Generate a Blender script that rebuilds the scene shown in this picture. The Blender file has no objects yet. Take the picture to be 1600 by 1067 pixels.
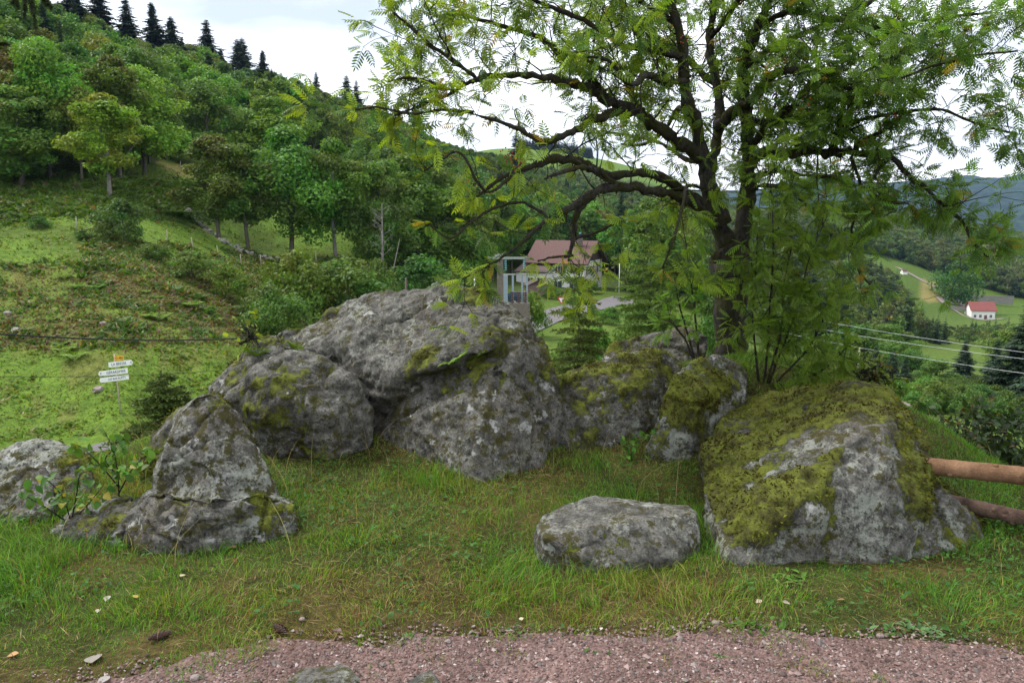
import bpy, bmesh, math, random
import numpy as np
from mathutils import Vector, Matrix, Euler
from mathutils.bvhtree import BVHTree

# ------------------------------------------------------------------ camera, light
S = bpy.context.scene
C = S.collection
R = math.radians
FPX, PITCH, EYE = 1244.0, R(9.3), 1.65

cam_d = bpy.data.cameras.new('camera')
cam_d.sensor_width = 36.0
cam_d.lens = 36.0 * FPX / 1600.0
cam_d.clip_start = 0.05
cam_d.clip_end = 20000
cam = bpy.data.objects.new('camera', cam_d)
cam.location = (0, 0, EYE)
cam.rotation_euler = (math.pi / 2 - PITCH, 0, 0)
C.objects.link(cam)
S.camera = cam

SUN_EL, SUN_AZ = R(52), R(-62)      # azimuth measured from the view direction, to the left
world = bpy.data.worlds.new('World')
S.world = world
world.use_nodes = True


def build_world():
    nt = world.node_tree
    nt.nodes.clear()
    N, L = nt.nodes.new, nt.links.new
    out = N('ShaderNodeOutputWorld')
    bg = N('ShaderNodeBackground')
    bg.inputs['Strength'].default_value = 0.1
    sky = N('ShaderNodeTexSky')
    sky.sky_type = 'NISHITA'
    sky.sun_disc = False
    sky.sun_elevation = SUN_EL
    sky.sun_rotation = SUN_AZ
    tc = N('ShaderNodeTexCoord')
    sep = N('ShaderNodeSeparateXYZ')
    L(tc.outputs['Generated'], sep.inputs[0])
    add = N('ShaderNodeMath'); add.operation = 'ADD'; add.inputs[1].default_value = 0.22
    ab = N('ShaderNodeMath'); ab.operation = 'ABSOLUTE'
    L(sep.outputs['Z'], ab.inputs[0]); L(ab.outputs[0], add.inputs[0])
    dx = N('ShaderNodeMath'); dx.operation = 'DIVIDE'
    dy = N('ShaderNodeMath'); dy.operation = 'DIVIDE'
    L(sep.outputs['X'], dx.inputs[0]); L(add.outputs[0], dx.inputs[1])
    L(sep.outputs['Y'], dy.inputs[0]); L(add.outputs[0], dy.inputs[1])
    cmb = N('ShaderNodeCombineXYZ')
    L(dx.outputs[0], cmb.inputs[0]); L(dy.outputs[0], cmb.inputs[1])
    no = N('ShaderNodeTexNoise')
    no.inputs['Scale'].default_value = 0.95
    no.inputs['Detail'].default_value = 7
    no.inputs['Roughness'].default_value = 0.52
    mp = N('ShaderNodeMapping')
    mp.inputs['Location'].default_value = (3.1, 0.6, 0)
    mp.inputs['Scale'].default_value = (1, 1.5, 1)
    L(cmb.outputs[0], mp.inputs[0]); L(mp.outputs[0], no.inputs['Vector'])
    ramp = N('ShaderNodeValToRGB')
    cr = ramp.color_ramp
    cr.elements[0].position = 0.31; cr.elements[0].color = (2.7, 2.95, 3.3, 1)
    cr.elements[1].position = 0.54; cr.elements[1].color = (6.2, 6.3, 6.4, 1)
    L(no.outputs['Fac'], ramp.inputs[0])
    mix = N('ShaderNodeMix'); mix.data_type = 'RGBA'
    mix.inputs['Factor'].default_value = 0.9
    L(sky.outputs[0], mix.inputs['A']); L(ramp.outputs[0], mix.inputs['B'])
    L(mix.outputs['Result'], bg.inputs['Color'])
    L(bg.outputs[0], out.inputs['Surface'])


build_world()
sun_d = bpy.data.lights.new('sun', 'SUN')
sun_d.energy = 1.5
sun_d.angle = R(16)
sun_d.color = (1.0, 0.96, 0.90)
sun = bpy.data.objects.new('sun', sun_d)
sun_dir = Vector((math.sin(SUN_AZ) * math.cos(SUN_EL), math.cos(SUN_AZ) * math.cos(SUN_EL), math.sin(SUN_EL)))
sun.rotation_euler = sun_dir.to_track_quat('Z', 'Y').to_euler()
sun.location = (-10, -10, 30)
C.objects.link(sun)
S.view_settings.view_transform = 'Standard'
S.view_settings.look = 'None'
S.view_settings.gamma = 1
S.view_settings.exposure = 1.62
try:
    S.view_settings.use_curve_mapping = False
except Exception:
    pass
S.cycles.max_bounces = 6
S.cycles.diffuse_bounces = 3
S.cycles.transmission_bounces = 4
S.cycles.volume_bounces = 0

rng = np.random.default_rng(7)
random.seed(7)
CP, SP = math.cos(PITCH), math.sin(PITCH)


# ------------------------------------------------------------------ measuring helpers
def P(u, v, Y):
    """world point seen at photo pixel (u, v) standing Y metres ahead"""
    a = (u - 800.0) / FPX
    b = -(v - 533.5) / FPX
    t = Y / (CP + b * SP)
    return np.array([t * a, Y, EYE + t * (b * CP - SP)])


def proj(p):
    p = np.asarray(p, float)
    x, y, z = p[..., 0], p[..., 1], p[..., 2] - EYE
    d = np.maximum(y * CP - z * SP, 1e-3)
    w = y * SP + z * CP
    return 800 + FPX * x / d, 533.5 - FPX * w / d


def _hash(ix, iy, iz, seed):
    h = (ix.astype(np.int64) * 374761393 + iy.astype(np.int64) * 668265263 + iz.astype(np.int64) * 2147483647 + seed * 974711) & 0xFFFFFFFF
    h = ((h ^ (h >> 13)) * 1274126177) & 0xFFFFFFFF
    h = (h ^ (h >> 16)) * 2246822519 & 0xFFFFFFFF
    return ((h ^ (h >> 15)) & 0xFFFF) / 32767.5 - 1.0


def vnoise(p, seed=0):
    p = np.asarray(p, float)
    i = np.floor(p).astype(np.int64)
    f = p - i
    f = f * f * f * (f * (f * 6 - 15) + 10)
    r = 0
    for dx in (0, 1):
        wx = f[:, 0] if dx else 1 - f[:, 0]
        for dy in (0, 1):
            wy = f[:, 1] if dy else 1 - f[:, 1]
            for dz in (0, 1):
                wz = f[:, 2] if dz else 1 - f[:, 2]
                r = r + wx * wy * wz * _hash(i[:, 0] + dx, i[:, 1] + dy, i[:, 2] + dz, seed)
    return r


def fbm(p, seed=0, oct=4, gain=0.5):
    p = np.asarray(p, float)
    r, a = 0, 1.0
    for k in range(oct):
        r = r + a * vnoise(p * (2.03 ** k) + 17.3 * k, seed + k)
        a *= gain
    return r


def fb2(x, y, sc, seed=0, oct=4):
    return fbm(np.stack([np.ravel(x) * sc, np.ravel(y) * sc, np.zeros(np.size(x)) + 0.5], 1), seed, oct)


def sst(a, b, x):
    t = np.clip((x - a) / (b - a), 0, 1)
    return t * t * (3 - 2 * t)


def unit(a):
    a = np.asarray(a, float)
    return a / np.maximum(np.linalg.norm(a, axis=-1, keepdims=True), 1e-9)


def in_poly(u, v, poly):
    u = np.asarray(u, float); v = np.asarray(v, float)
    r = np.zeros(u.shape, bool)
    n = len(poly)
    for i in range(n):
        x1, y1 = poly[i]; x2, y2 = poly[(i + 1) % n]
        if y1 == y2:
            continue
        c = ((y1 > v) != (y2 > v)) & (u < (x2 - x1) * (v - y1) / (y2 - y1) + x1)
        r ^= c
    return r


# ------------------------------------------------------------------ object helpers
def mk(name, V, F, mats=None, parent=None, col=None, smooth=False, attrs=None, fmat=None, link=True):
    """one mesh object from arrays; F an (n,3|4) array or a list of such arrays"""
    me = bpy.data.meshes.new(name)
    V = np.asarray(V, np.float32).reshape(-1, 3)
    Fs = F if isinstance(F, list) else [F]
    Fs = [np.asarray(f, np.int32) for f in Fs if len(f)]
    me.vertices.add(len(V))
    me.vertices.foreach_set('co', V.ravel())
    loops = np.concatenate([f.ravel() for f in Fs])
    sizes = np.concatenate([np.full(len(f), f.shape[1], np.int32) for f in Fs])
    me.loops.add(len(loops))
    me.loops.foreach_set('vertex_index', loops)
    me.polygons.add(len(sizes))
    starts = np.concatenate([[0], np.cumsum(sizes)[:-1]]).astype(np.int32)
    me.polygons.foreach_set('loop_start', starts)
    if fmat is not None:
        me.polygons.foreach_set('material_index', np.asarray(fmat, np.int32))
    me.update(calc_edges=True)
    me.polygons.foreach_set('use_smooth', np.full(len(sizes), bool(smooth)))
    if col is not None:
        a = me.color_attributes.new('Col', 'FLOAT_COLOR', 'POINT')
        c = np.ones((len(V), 4), np.float32)
        c[:, :3] = col
        a.data.foreach_set('color', c.ravel())
    for k, val in (attrs or {}).items():
        a = me.attributes.new(k, 'FLOAT', 'POINT')
        a.data.foreach_set('value', np.asarray(val, np.float32))
    for m in (mats if isinstance(mats, (list, tuple)) else [mats]):
        if m:
            me.materials.append(m)
    o = bpy.data.objects.new(name, me)
    if link:
        C.objects.link(o)
    if parent is not None:
        o.parent = parent
    return o


def tag(o, label=None, cat=None, group=None, kind=None):
    if label: o['label'] = label
    if cat: o['category'] = cat
    if group: o['group'] = group
    if kind: o['kind'] = kind
    return o


def thing(name, label, cat, loc=(0, 0, 0), rotz=0, group=None):
    o = bpy.data.objects.new(name, None)
    o.empty_display_size = 0.2
    C.objects.link(o)
    o.location = [float(c) for c in loc]
    o.rotation_euler = (0, 0, rotz)
    return tag(o, label, cat, group)


def copy_tree(o, parent=None):
    c = o.copy()
    C.objects.link(c)
    c.parent = parent
    for ch in list(o.children):
        copy_tree(ch, c)
    return c


class MB:
    """collects boxes, tubes, discs"""
    def __init__(self):
        self.V, self.Q, self.T, self.n = [], [], [], 0

    def add(self, V, Q=None, T=None):
        V = np.asarray(V, float).reshape(-1, 3)
        self.V.append(V)
        if Q is not None and len(Q): self.Q.append(np.asarray(Q, int) + self.n)
        if T is not None and len(T): self.T.append(np.asarray(T, int) + self.n)
        self.n += len(V)

    def box(self, c, s, rz=0, top=1.0):
        x, y, z = [k / 2 for k in s]
        V = np.array([[-x, -y, -z], [x, -y, -z], [x, y, -z], [-x, y, -z], [-x * top, -y * top, z], [x * top, -y * top, z], [x * top, y * top, z], [-x * top, y * top, z]])
        if rz:
            ca, sa = math.cos(rz), math.sin(rz)
            V = np.stack([V[:, 0] * ca - V[:, 1] * sa, V[:, 0] * sa + V[:, 1] * ca, V[:, 2]], 1)
        self.add(V + np.asarray(c, float), [[3, 2, 1, 0], [4, 5, 6, 7], [0, 1, 5, 4], [1, 2, 6, 5], [2, 3, 7, 6], [3, 0, 4, 7]])
        return self

    def prism(self, poly, y0, y1):
        """polygon in x,z extruded along y"""
        n = len(poly)
        V = [(x, y0, z) for x, z in poly] + [(x, y1, z) for x, z in poly]
        Q = [[i, (i + 1) % n, (i + 1) % n + n, i + n] for i in range(n)]
        T = [[0, i + 1, i] for i in range(1, n - 1)] + [[n, n + i, n + i + 1] for i in range(1, n - 1)]
        self.add(V, Q, T)
        return self

    def tube(self, pts, rad, sides=6, cap=True):
        V, Q, T = tube(pts, rad, sides, cap)
        self.add(V, Q, T)
        return self

    def build(self, name, mat, parent=None, smooth=False, col=None, attrs=None):
        F = []
        if self.Q: F.append(np.concatenate(self.Q))
        if self.T: F.append(np.concatenate(self.T))
        return mk(name, np.concatenate(self.V), F, mat, parent, smooth=smooth, col=col, attrs=attrs)


def tube(pts, rad, sides=6, cap=True):
    pts = np.asarray(pts, float)
    n = len(pts)
    rad = np.broadcast_to(np.asarray(rad, float), (n,)) if np.ndim(rad) == 0 or len(np.atleast_1d(rad)) == n else np.full(n, rad)
    tg = np.gradient(pts, axis=0) if n > 1 else np.array([[0, 0, 1.]])
    tg = unit(tg)
    ref = np.where(np.abs(tg[:, 2:3]) < 0.92, np.array([[0, 0, 1.]]), np.array([[1., 0, 0]]))
    if n > 1:
        ref = np.repeat(ref[n // 2:n // 2 + 1], n, 0)
    b1 = unit(np.cross(tg, ref))
    b2 = np.cross(tg, b1)
    an = np.linspace(0, 2 * math.pi, sides, endpoint=False)
    V = pts[:, None] + rad[:, None, None] * (np.cos(an)[None, :, None] * b1[:, None] + np.sin(an)[None, :, None] * b2[:, None])
    V = V.reshape(-1, 3)
    i = np.arange(n - 1)[:, None] * sides
    j = np.arange(sides)[None]
    Q = np.stack([i + j, i + (j + 1) % sides, i + sides + (j + 1) % sides, i + sides + j], -1).reshape(-1, 4)
    T = []
    if cap:
        V = np.concatenate([V, pts[:1], pts[-1:]])
        a, b = n * sides, n * sides + 1
        T = [[a, (k + 1) % sides, k] for k in range(sides)] + [[b, (n - 1) * sides + k, (n - 1) * sides + (k + 1) % sides] for k in range(sides)]
    return V, Q, np.array(T, int).reshape(-1, 3)


def catmull(pts, per=5):
    pts = np.asarray(pts, float)
    q = np.concatenate([2 * pts[:1] - pts[1:2], pts, 2 * pts[-1:] - pts[-2:-1]])
    out = []
    for i in range(1, len(q) - 2):
        for t in np.linspace(0, 1, per, endpoint=False):
            p0, p1, p2, p3 = q[i - 1], q[i], q[i + 1], q[i + 2]
            out.append(0.5 * ((2 * p1) + (-p0 + p2) * t + (2 * p0 - 5 * p1 + 4 * p2 - p3) * t * t + (-p0 + 3 * p1 - 3 * p2 + p3) * t ** 3))
    out.append(pts[-1])
    return np.array(out)


def quads(cen, ax, ay, l, w, droop=0.0):
    """N leaf shaped quads: base, side, tip, side"""
    N = len(cen)
    l = np.broadcast_to(l, (N,))[:, None]; w = np.broadcast_to(w, (N,))[:, None]
    nz = np.cross(ax, ay)
    V = np.stack([cen, cen + ax * l * .5 + ay * w * .5, cen + ax * l - nz * l * droop, cen + ax * l * .5 - ay * w * .5], 1)
    F = np.arange(4 * N).reshape(N, 4)
    return V.reshape(-1, 3), F


def blades(base, h, w, lean, az, seg=2):
    """N grass blades bending over; returns verts and faces"""
    N = len(base)
    d = np.stack([np.cos(az), np.sin(az), np.zeros(N)], 1)
    s = np.stack([-np.sin(az), np.cos(az), np.zeros(N)], 1)
    # random twist of the blade's width direction
    tw = rng.uniform(0, math.pi, N)
    s = s * np.cos(tw)[:, None] + d * np.sin(tw)[:, None]
    V, rows = [], []
    for k in range(seg + 1):
        t = k / seg
        c = base + d * (lean * h * t * t)[:, None] + np.array([0, 0, 1.]) * (h * (t - .28 * lean * t * t))[:, None]
        ww = (w * (1 - t) ** .7)[:, None]
        if k < seg:
            V += [c - s * ww * .5, c + s * ww * .5]
        else:
            V += [c]
    n = 2 * seg + 1
    V = np.stack(V, 1).reshape(-1, 3)
    b = (np.arange(N) * n)[:, None]
    Q = np.concatenate([b + np.array([[2 * k, 2 * k + 1, 2 * k + 3, 2 * k + 2]]) for k in range(seg - 1)]) if seg > 1 else np.zeros((0, 4), int)
    T = b + np.array([[2 * seg - 2, 2 * seg - 1, 2 * seg]])
    return V, [Q, T], n


# ------------------------------------------------------------------ materials
def mat(name):
    m = bpy.data.materials.new(name)
    m.use_nodes = True
    m.node_tree.nodes.clear()
    return m, m.node_tree.nodes.new, m.node_tree.links.new


def plain(name, col, rough=.6, metal=0, nscale=12, var=.18, bump=.0, spec=.3):
    m, N, L = mat(name)
    out = N('ShaderNodeOutputMaterial'); b = N('ShaderNodeBsdfPrincipled')
    b.inputs['Roughness'].default_value = rough
    b.inputs['Metallic'].default_value = metal
    b.inputs['Specular IOR Level'].default_value = spec
    tc = N('ShaderNodeTexCoord'); no = N('ShaderNodeTexNoise')
    no.inputs['Scale'].default_value = nscale; no.inputs['Detail'].default_value = 5
    L(tc.outputs['Object'], no.inputs['Vector'])
    r = N('ShaderNodeValToRGB')
    c = np.array(col)
    r.color_ramp.elements[0].position = .3; r.color_ramp.elements[1].position = .7
    r.color_ramp.elements[0].color = (*(c * (1 - var)), 1)
    r.color_ramp.elements[1].color = (*np.minimum(c * (1 + var), 1), 1)
    L(no.outputs['Fac'], r.inputs[0]); L(r.outputs[0], b.inputs['Base Color'])
    if bump:
        bp = N('ShaderNodeBump'); bp.inputs['Strength'].default_value = bump; bp.inputs['Distance'].default_value = .02
        L(no.outputs['Fac'], bp.inputs['Height']); L(bp.outputs[0], b.inputs['Normal'])
    L(b.outputs[0], out.inputs[0])
    return m


def leafmat(name, trans=.35, rough=.55, spec=.25, vary=.22, tscale=(1.3, 1.25, .5)):
    """colour attribute x object colour x per object variation, partly translucent"""
    m, N, L = mat(name)
    out = N('ShaderNodeOutputMaterial'); b = N('ShaderNodeBsdfPrincipled'); t = N('ShaderNodeBsdfTranslucent')
    b.inputs['Roughness'].default_value = rough
    b.inputs['Specular IOR Level'].default_value = spec
    at = N('ShaderNodeAttribute'); at.attribute_name = 'Col'
    oi = N('ShaderNodeObjectInfo')
    mu = N('ShaderNodeMix'); mu.data_type = 'RGBA'; mu.blend_type = 'MULTIPLY'; mu.inputs['Factor'].default_value = 1
    L(at.outputs['Color'], mu.inputs['A']); L(oi.outputs['Color'], mu.inputs['B'])
    hs = N('ShaderNodeHueSaturation')
    mr = N('ShaderNodeMapRange'); mr.inputs['To Min'].default_value = 1 - vary; mr.inputs['To Max'].default_value = 1 + vary
    L(oi.outputs['Random'], mr.inputs['Value']); L(mr.outputs[0], hs.inputs['Value'])
    m2 = N('ShaderNodeMath'); m2.operation = 'MULTIPLY'; m2.inputs[1].default_value = 7.31
    fr = N('ShaderNodeMath'); fr.operation = 'FRACT'
    L(oi.outputs['Random'], m2.inputs[0]); L(m2.outputs[0], fr.inputs[0])
    mh = N('ShaderNodeMapRange'); mh.inputs['To Min'].default_value = .5 - .09 * vary; mh.inputs['To Max'].default_value = .5 + .09 * vary
    L(fr.outputs[0], mh.inputs['Value']); L(mh.outputs[0], hs.inputs['Hue'])
    L(mu.outputs['Result'], hs.inputs['Color'])
    L(hs.outputs[0], b.inputs['Base Color'])
    tm = N('ShaderNodeMix'); tm.data_type = 'RGBA'; tm.blend_type = 'MULTIPLY'; tm.inputs['Factor'].default_value = 1
    tm.inputs['B'].default_value = (*tscale, 1)
    L(hs.outputs[0], tm.inputs['A']); L(tm.outputs['Result'], t.inputs['Color'])
    ms = N('ShaderNodeMixShader'); ms.inputs[0].default_value = trans
    L(b.outputs[0], ms.inputs[1]); L(t.outputs[0], ms.inputs[2]); L(ms.outputs[0], out.inputs[0])
    return m


def noise_node(N, L, vec, scale, detail=5, rough=.55):
    n = N('ShaderNodeTexNoise')
    n.inputs['Scale'].default_value = scale; n.inputs['Detail'].default_value = detail; n.inputs['Roughness'].default_value = rough
    L(vec, n.inputs['Vector'])
    return n.outputs['Fac']


def ramp_node(N, L, fac, p0, c0, p1, c1):
    r = N('ShaderNodeValToRGB')
    e = r.color_ramp.elements
    e[0].position = p0; e[1].position = p1
    e[0].color = (*c0, 1) if np.ndim(c0) else (c0, c0, c0, 1)
    e[1].color = (*c1, 1) if np.ndim(c1) else (c1, c1, c1, 1)
    L(fac, r.inputs[0])
    return r.outputs[0]


def mix_node(N, L, fac, a, b, mode='MIX'):
    m = N('ShaderNodeMix'); m.data_type = 'RGBA'; m.blend_type = mode
    for k, v in (('Factor', fac), ('A', a), ('B', b)):
        if isinstance(v, (int, float)):
            m.inputs[k].default_value = v
        elif isinstance(v, tuple):
            m.inputs[k].default_value = (*v, 1)
        else:
            L(v, m.inputs[k])
    return m.outputs['Result']


def math_node(N, L, op, a, b=0.0, clamp=False):
    m = N('ShaderNodeMath'); m.operation = op; m.use_clamp = clamp
    for i, v in enumerate((a, b)):
        if isinstance(v, (int, float)):
            m.inputs[i].default_value = v
        else:
            L(v, m.inputs[i])
    return m.outputs[0]


def rock_material():
    m, N, L = mat('lichen_granite')
    out = N('ShaderNodeOutputMaterial'); b = N('ShaderNodeBsdfPrincipled')
    tc = N('ShaderNodeTexCoord'); v = tc.outputs['Object']
    n_big = noise_node(N, L, v, 2.3, 4)
    n_mid = noise_node(N, L, v, 11, 8, .68)
    n_sp = noise_node(N, L, v, 80, 5, .75)
    n_dk = noise_node(N, L, v, 27, 7, .72)
    n_li = noise_node(N, L, v, 9, 9, .72)
    n_ls = noise_node(N, L, v, 48, 6, .75)
    base = mix_node(N, L, ramp_node(N, L, n_mid, .36, 0, .64, 1), (.042, .041, .036), (.185, .180, .162))
    base = mix_node(N, L, ramp_node(N, L, n_big, .5, 0, .72, .6), base, (.125, .108, .092))
    base = mix_node(N, L, 1.0, base, ramp_node(N, L, n_sp, .34, (.46, .46, .46), .66, (1.45, 1.43, 1.4)), 'MULTIPLY')
    # pale grey green lichen sheets broken up by a finer noise
    lic = math_node(N, L, 'ADD', n_li, math_node(N, L, 'MULTIPLY', math_node(N, L, 'SUBTRACT', n_ls, .5), .55))
    la = N('ShaderNodeAttribute'); la.attribute_name = 'lichen'
    lic = math_node(N, L, 'ADD', lic, math_node(N, L, 'MULTIPLY', la.outputs['Fac'], .24))
    base = mix_node(N, L, ramp_node(N, L, lic, .565, 0, .65, .8), base, mix_node(N, L, n_sp, (.15, .165, .135), (.38, .395, .34)))
    # white crustose discs
    vo = N('ShaderNodeTexVoronoi'); vo.inputs['Scale'].default_value = 6.5; vo.inputs['Randomness'].default_value = 1
    L(mix_node(N, L, .22, v, noise_vec(N, L, v, 11)), vo.inputs['Vector'])
    disc = ramp_node(N, L, vo.outputs['Distance'], .17, 1, .24, 0)
    keep = ramp_node(N, L, n_big, .47, 0, .53, .85)
    base = mix_node(N, L, math_node(N, L, 'MULTIPLY', disc, keep), base, mix_node(N, L, n_dk, (.27, .275, .26), (.47, .47, .45)))
    # black lichen and dead moss freckles
    base = mix_node(N, L, ramp_node(N, L, n_dk, .555, 0, .63, .9), base, (.022, .020, .016))
    # dark olive crumbs of moss all over the rock
    n_cr = noise_node(N, L, v, 16, 9, .74)
    crumbs = ramp_node(N, L, math_node(N, L, 'ADD', n_cr, math_node(N, L, 'MULTIPLY', math_node(N, L, 'SUBTRACT', n_big, .5), .35)), .535, 0, .575, .95)
    base = mix_node(N, L, crumbs, base, mix_node(N, L, n_ls, (.020, .018, .006), (.085, .078, .018)))
    # moss
    ma = N('ShaderNodeAttribute'); ma.attribute_name = 'moss'
    mo = math_node(N, L, 'ADD', ma.outputs['Fac'], math_node(N, L, 'MULTIPLY', math_node(N, L, 'SUBTRACT', n_ls, .5), 1.5))
    mo = math_node(N, L, 'ADD', mo, math_node(N, L, 'MULTIPLY', math_node(N, L, 'SUBTRACT', n_mid, .5), 1.3))
    mo = math_node(N, L, 'ADD', mo, math_node(N, L, 'MULTIPLY', math_node(N, L, 'SUBTRACT', n_sp, .5), .35))
    mfac = ramp_node(N, L, mo, .44, 0, .58, 1)
    mcol = mix_node(N, L, ramp_node(N, L, n_mid, .4, 0, .62, 1), (.036, .034, .009), (.105, .118, .017))
    mcol = mix_node(N, L, ramp_node(N, L, noise_node(N, L, v, 150, 3), .35, 0, .7, 1), mcol, mix_node(N, L, 1.0, mcol, (1.55, 1.6, 1.3), 'MULTIPLY'))
    col = mix_node(N, L, mfac, base, mcol)
    L(col, b.inputs['Base Color'])
    b.inputs['Roughness'].default_value = .88
    b.inputs['Specular IOR Level'].default_value = .22
    h = math_node(N, L, 'ADD', math_node(N, L, 'MULTIPLY', n_sp, .35), n_dk)
    h = math_node(N, L, 'ADD', h, math_node(N, L, 'MULTIPLY', mfac, .5))
    bp = N('ShaderNodeBump'); bp.inputs['Strength'].default_value = .9; bp.inputs['Distance'].default_value = .022
    L(h, bp.inputs['Height']); L(bp.outputs[0], b.inputs['Normal'])
    L(b.outputs[0], out.inputs[0])
    return m


def noise_vec(N, L, v, scale):
    n = N('ShaderNodeTexNoise'); n.inputs['Scale'].default_value = scale; n.inputs['Detail'].default_value = 3
    L(v, n.inputs['Vector'])
    return n.outputs['Color']


def ground_material():
    m, N, L = mat('meadow_and_soil')
    out = N('ShaderNodeOutputMaterial'); b = N('ShaderNodeBsdfPrincipled')
    tc = N('ShaderNodeTexCoord'); v = tc.outputs['Object']
    at = N('ShaderNodeAttribute'); at.attribute_name = 'Col'
    n1 = noise_node(N, L, v, .9, 8, .7); n2 = noise_node(N, L, v, 5, 7, .75); n3 = noise_node(N, L, v, 40, 4, .7)
    c = mix_node(N, L, 1.0, at.outputs['Color'], ramp_node(N, L, n1, .3, (.55, .6, .5), .7, (1.4, 1.35, 1.2)), 'MULTIPLY')
    c = mix_node(N, L, 1.0, c, ramp_node(N, L, n2, .3, (.5, .52, .45), .7, (1.4, 1.4, 1.25)), 'MULTIPLY')
    c = mix_node(N, L, .8, c, ramp_node(N, L, n3, .3, (.5, .5, .5), .7, (1.45, 1.4, 1.35)), 'MULTIPLY')
    L(c, b.inputs['Base Color'])
    b.inputs['Roughness'].default_value = .95; b.inputs['Specular IOR Level'].default_value = .1
    bp = N('ShaderNodeBump'); bp.inputs['Strength'].default_value = .6; bp.inputs['Distance'].default_value = .12
    L(n2, bp.inputs['Height']); L(bp.outputs[0], b.inputs['Normal'])
    L(b.outputs[0], out.inputs[0])
    return m


def gravel_material(name, c0, c1, sc=60):
    m, N, L = mat(name)
    out = N('ShaderNodeOutputMaterial'); b = N('ShaderNodeBsdfPrincipled')
    tc = N('ShaderNodeTexCoord'); v = tc.outputs['Object']
    vo = N('ShaderNodeTexVoronoi'); vo.inputs['Scale'].default_value = sc; L(v, vo.inputs['Vector'])
    n1 = noise_node(N, L, v, 3, 6, .65)
    sep = N('ShaderNodeSeparateColor'); L(vo.outputs['Color'], sep.inputs[0])
    c = mix_node(N, L, sep.outputs[0], c0, c1)
    c = mix_node(N, L, 1.0, c, ramp_node(N, L, n1, .3, (.6, .58, .56), .7, (1.2, 1.2, 1.2)), 'MULTIPLY')
    L(c, b.inputs['Base Color'])
    b.inputs['Roughness'].default_value = .9; b.inputs['Specular IOR Level'].default_value = .2
    bp = N('ShaderNodeBump'); bp.inputs['Strength'].default_value = .8; bp.inputs['Distance'].default_value = .01; bp.invert = True
    L(vo.outputs['Distance'], bp.inputs['Height']); L(bp.outputs[0], b.inputs['Normal'])
    L(b.outputs[0], out.inputs[0])
    return m


def bark_material(name, c0, c1, moss, amount, sc=18):
    m, N, L = mat(name)
    out = N('ShaderNodeOutputMaterial'); b = N('ShaderNodeBsdfPrincipled')
    tc = N('ShaderNodeTexCoord'); v = tc.outputs['Object']
    mp = N('ShaderNodeMapping'); mp.inputs['Scale'].default_value = (1, 1, .35); L(v, mp.inputs[0])
    n1 = noise_node(N, L, mp.outputs[0], sc, 7, .7); n2 = noise_node(N, L, v, 7, 6, .7); n3 = noise_node(N, L, v, 90, 4, .7)
    c = mix_node(N, L, ramp_node(N, L, n1, .35, 0, .65, 1), c0, c1)
    c = mix_node(N, L, ramp_node(N, L, n2, .60 - amount * .35, 0, .68 - amount * .35, 1), c, mix_node(N, L, n3, tuple(k * .5 for k in moss), tuple(k * 1.5 for k in moss)))
    L(c, b.inputs['Base Color'])
    b.inputs['Roughness'].default_value = .9; b.inputs['Specular IOR Level'].default_value = .15
    bp = N('ShaderNodeBump'); bp.inputs['Strength'].default_value = .8; bp.inputs['Distance'].default_value = .02
    L(math_node(N, L, 'ADD', n1, math_node(N, L, 'MULTIPLY', n3, .4)), bp.inputs['Height']); L(bp.outputs[0], b.inputs['Normal'])
    L(b.outputs[0], out.inputs[0])
    return m


M_rock = rock_material()
M_ground = ground_material()
M_gravel = gravel_material('pink_gravel', (.105, .062, .053), (.215, .142, .127), 90)
M_road = plain('road_asphalt', (.115, .105, .112), .85, nscale=2, var=.15)
M_yard = plain('pale_grit', (.22, .18, .165), .9, nscale=3, var=.2)
M_leaf = leafmat('tree_leaf')
M_rowan = leafmat('rowan_leaf', .5, .5, .3, .12)
M_grass = leafmat('grass_blade', .35, .6, .2, 0)
M_needle = leafmat('spruce_needle', .12, .6, .2, .2)
M_moss = leafmat('moss_tuft', .2, .9, .05, 0)
M_bark = bark_material('grey_bark', (.05, .042, .035), (.15, .135, .115), (.06, .06, .02), .25)
M_rbark = bark_material('rowan_bark', (.012, .010, .009), (.062, .056, .050), (.034, .034, .012), .36, 30)
M_pale = bark_material('pale_bark', (.12, .11, .095), (.29, .275, .25), (.07, .07, .04), .1, 8)
M_peel = bark_material('peeled_wood', (.13, .070, .038), (.30, .175, .10), (.12, .065, .04), .15, 7)
M_brownlog = bark_material('brown_bark', (.04, .026, .02), (.15, .095, .07), (.10, .07, .05), .25, 9)

# ------------------------------------------------------------------ terrain
ctrl = []          # (u, v, Y) of ground seen in the photograph


def cv(*rows):
    for u, v, Y in rows:
        p = P(u, v, Y)
        ctrl.append((math.atan2(p[0], p[1]), math.hypot(p[0], p[1]), p[2]))


def cz(*rows):
    for u, Y, z in rows:
        a = (u - 800) / FPX
        ctrl.append((math.atan(a), Y * math.hypot(1, a), z))


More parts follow.
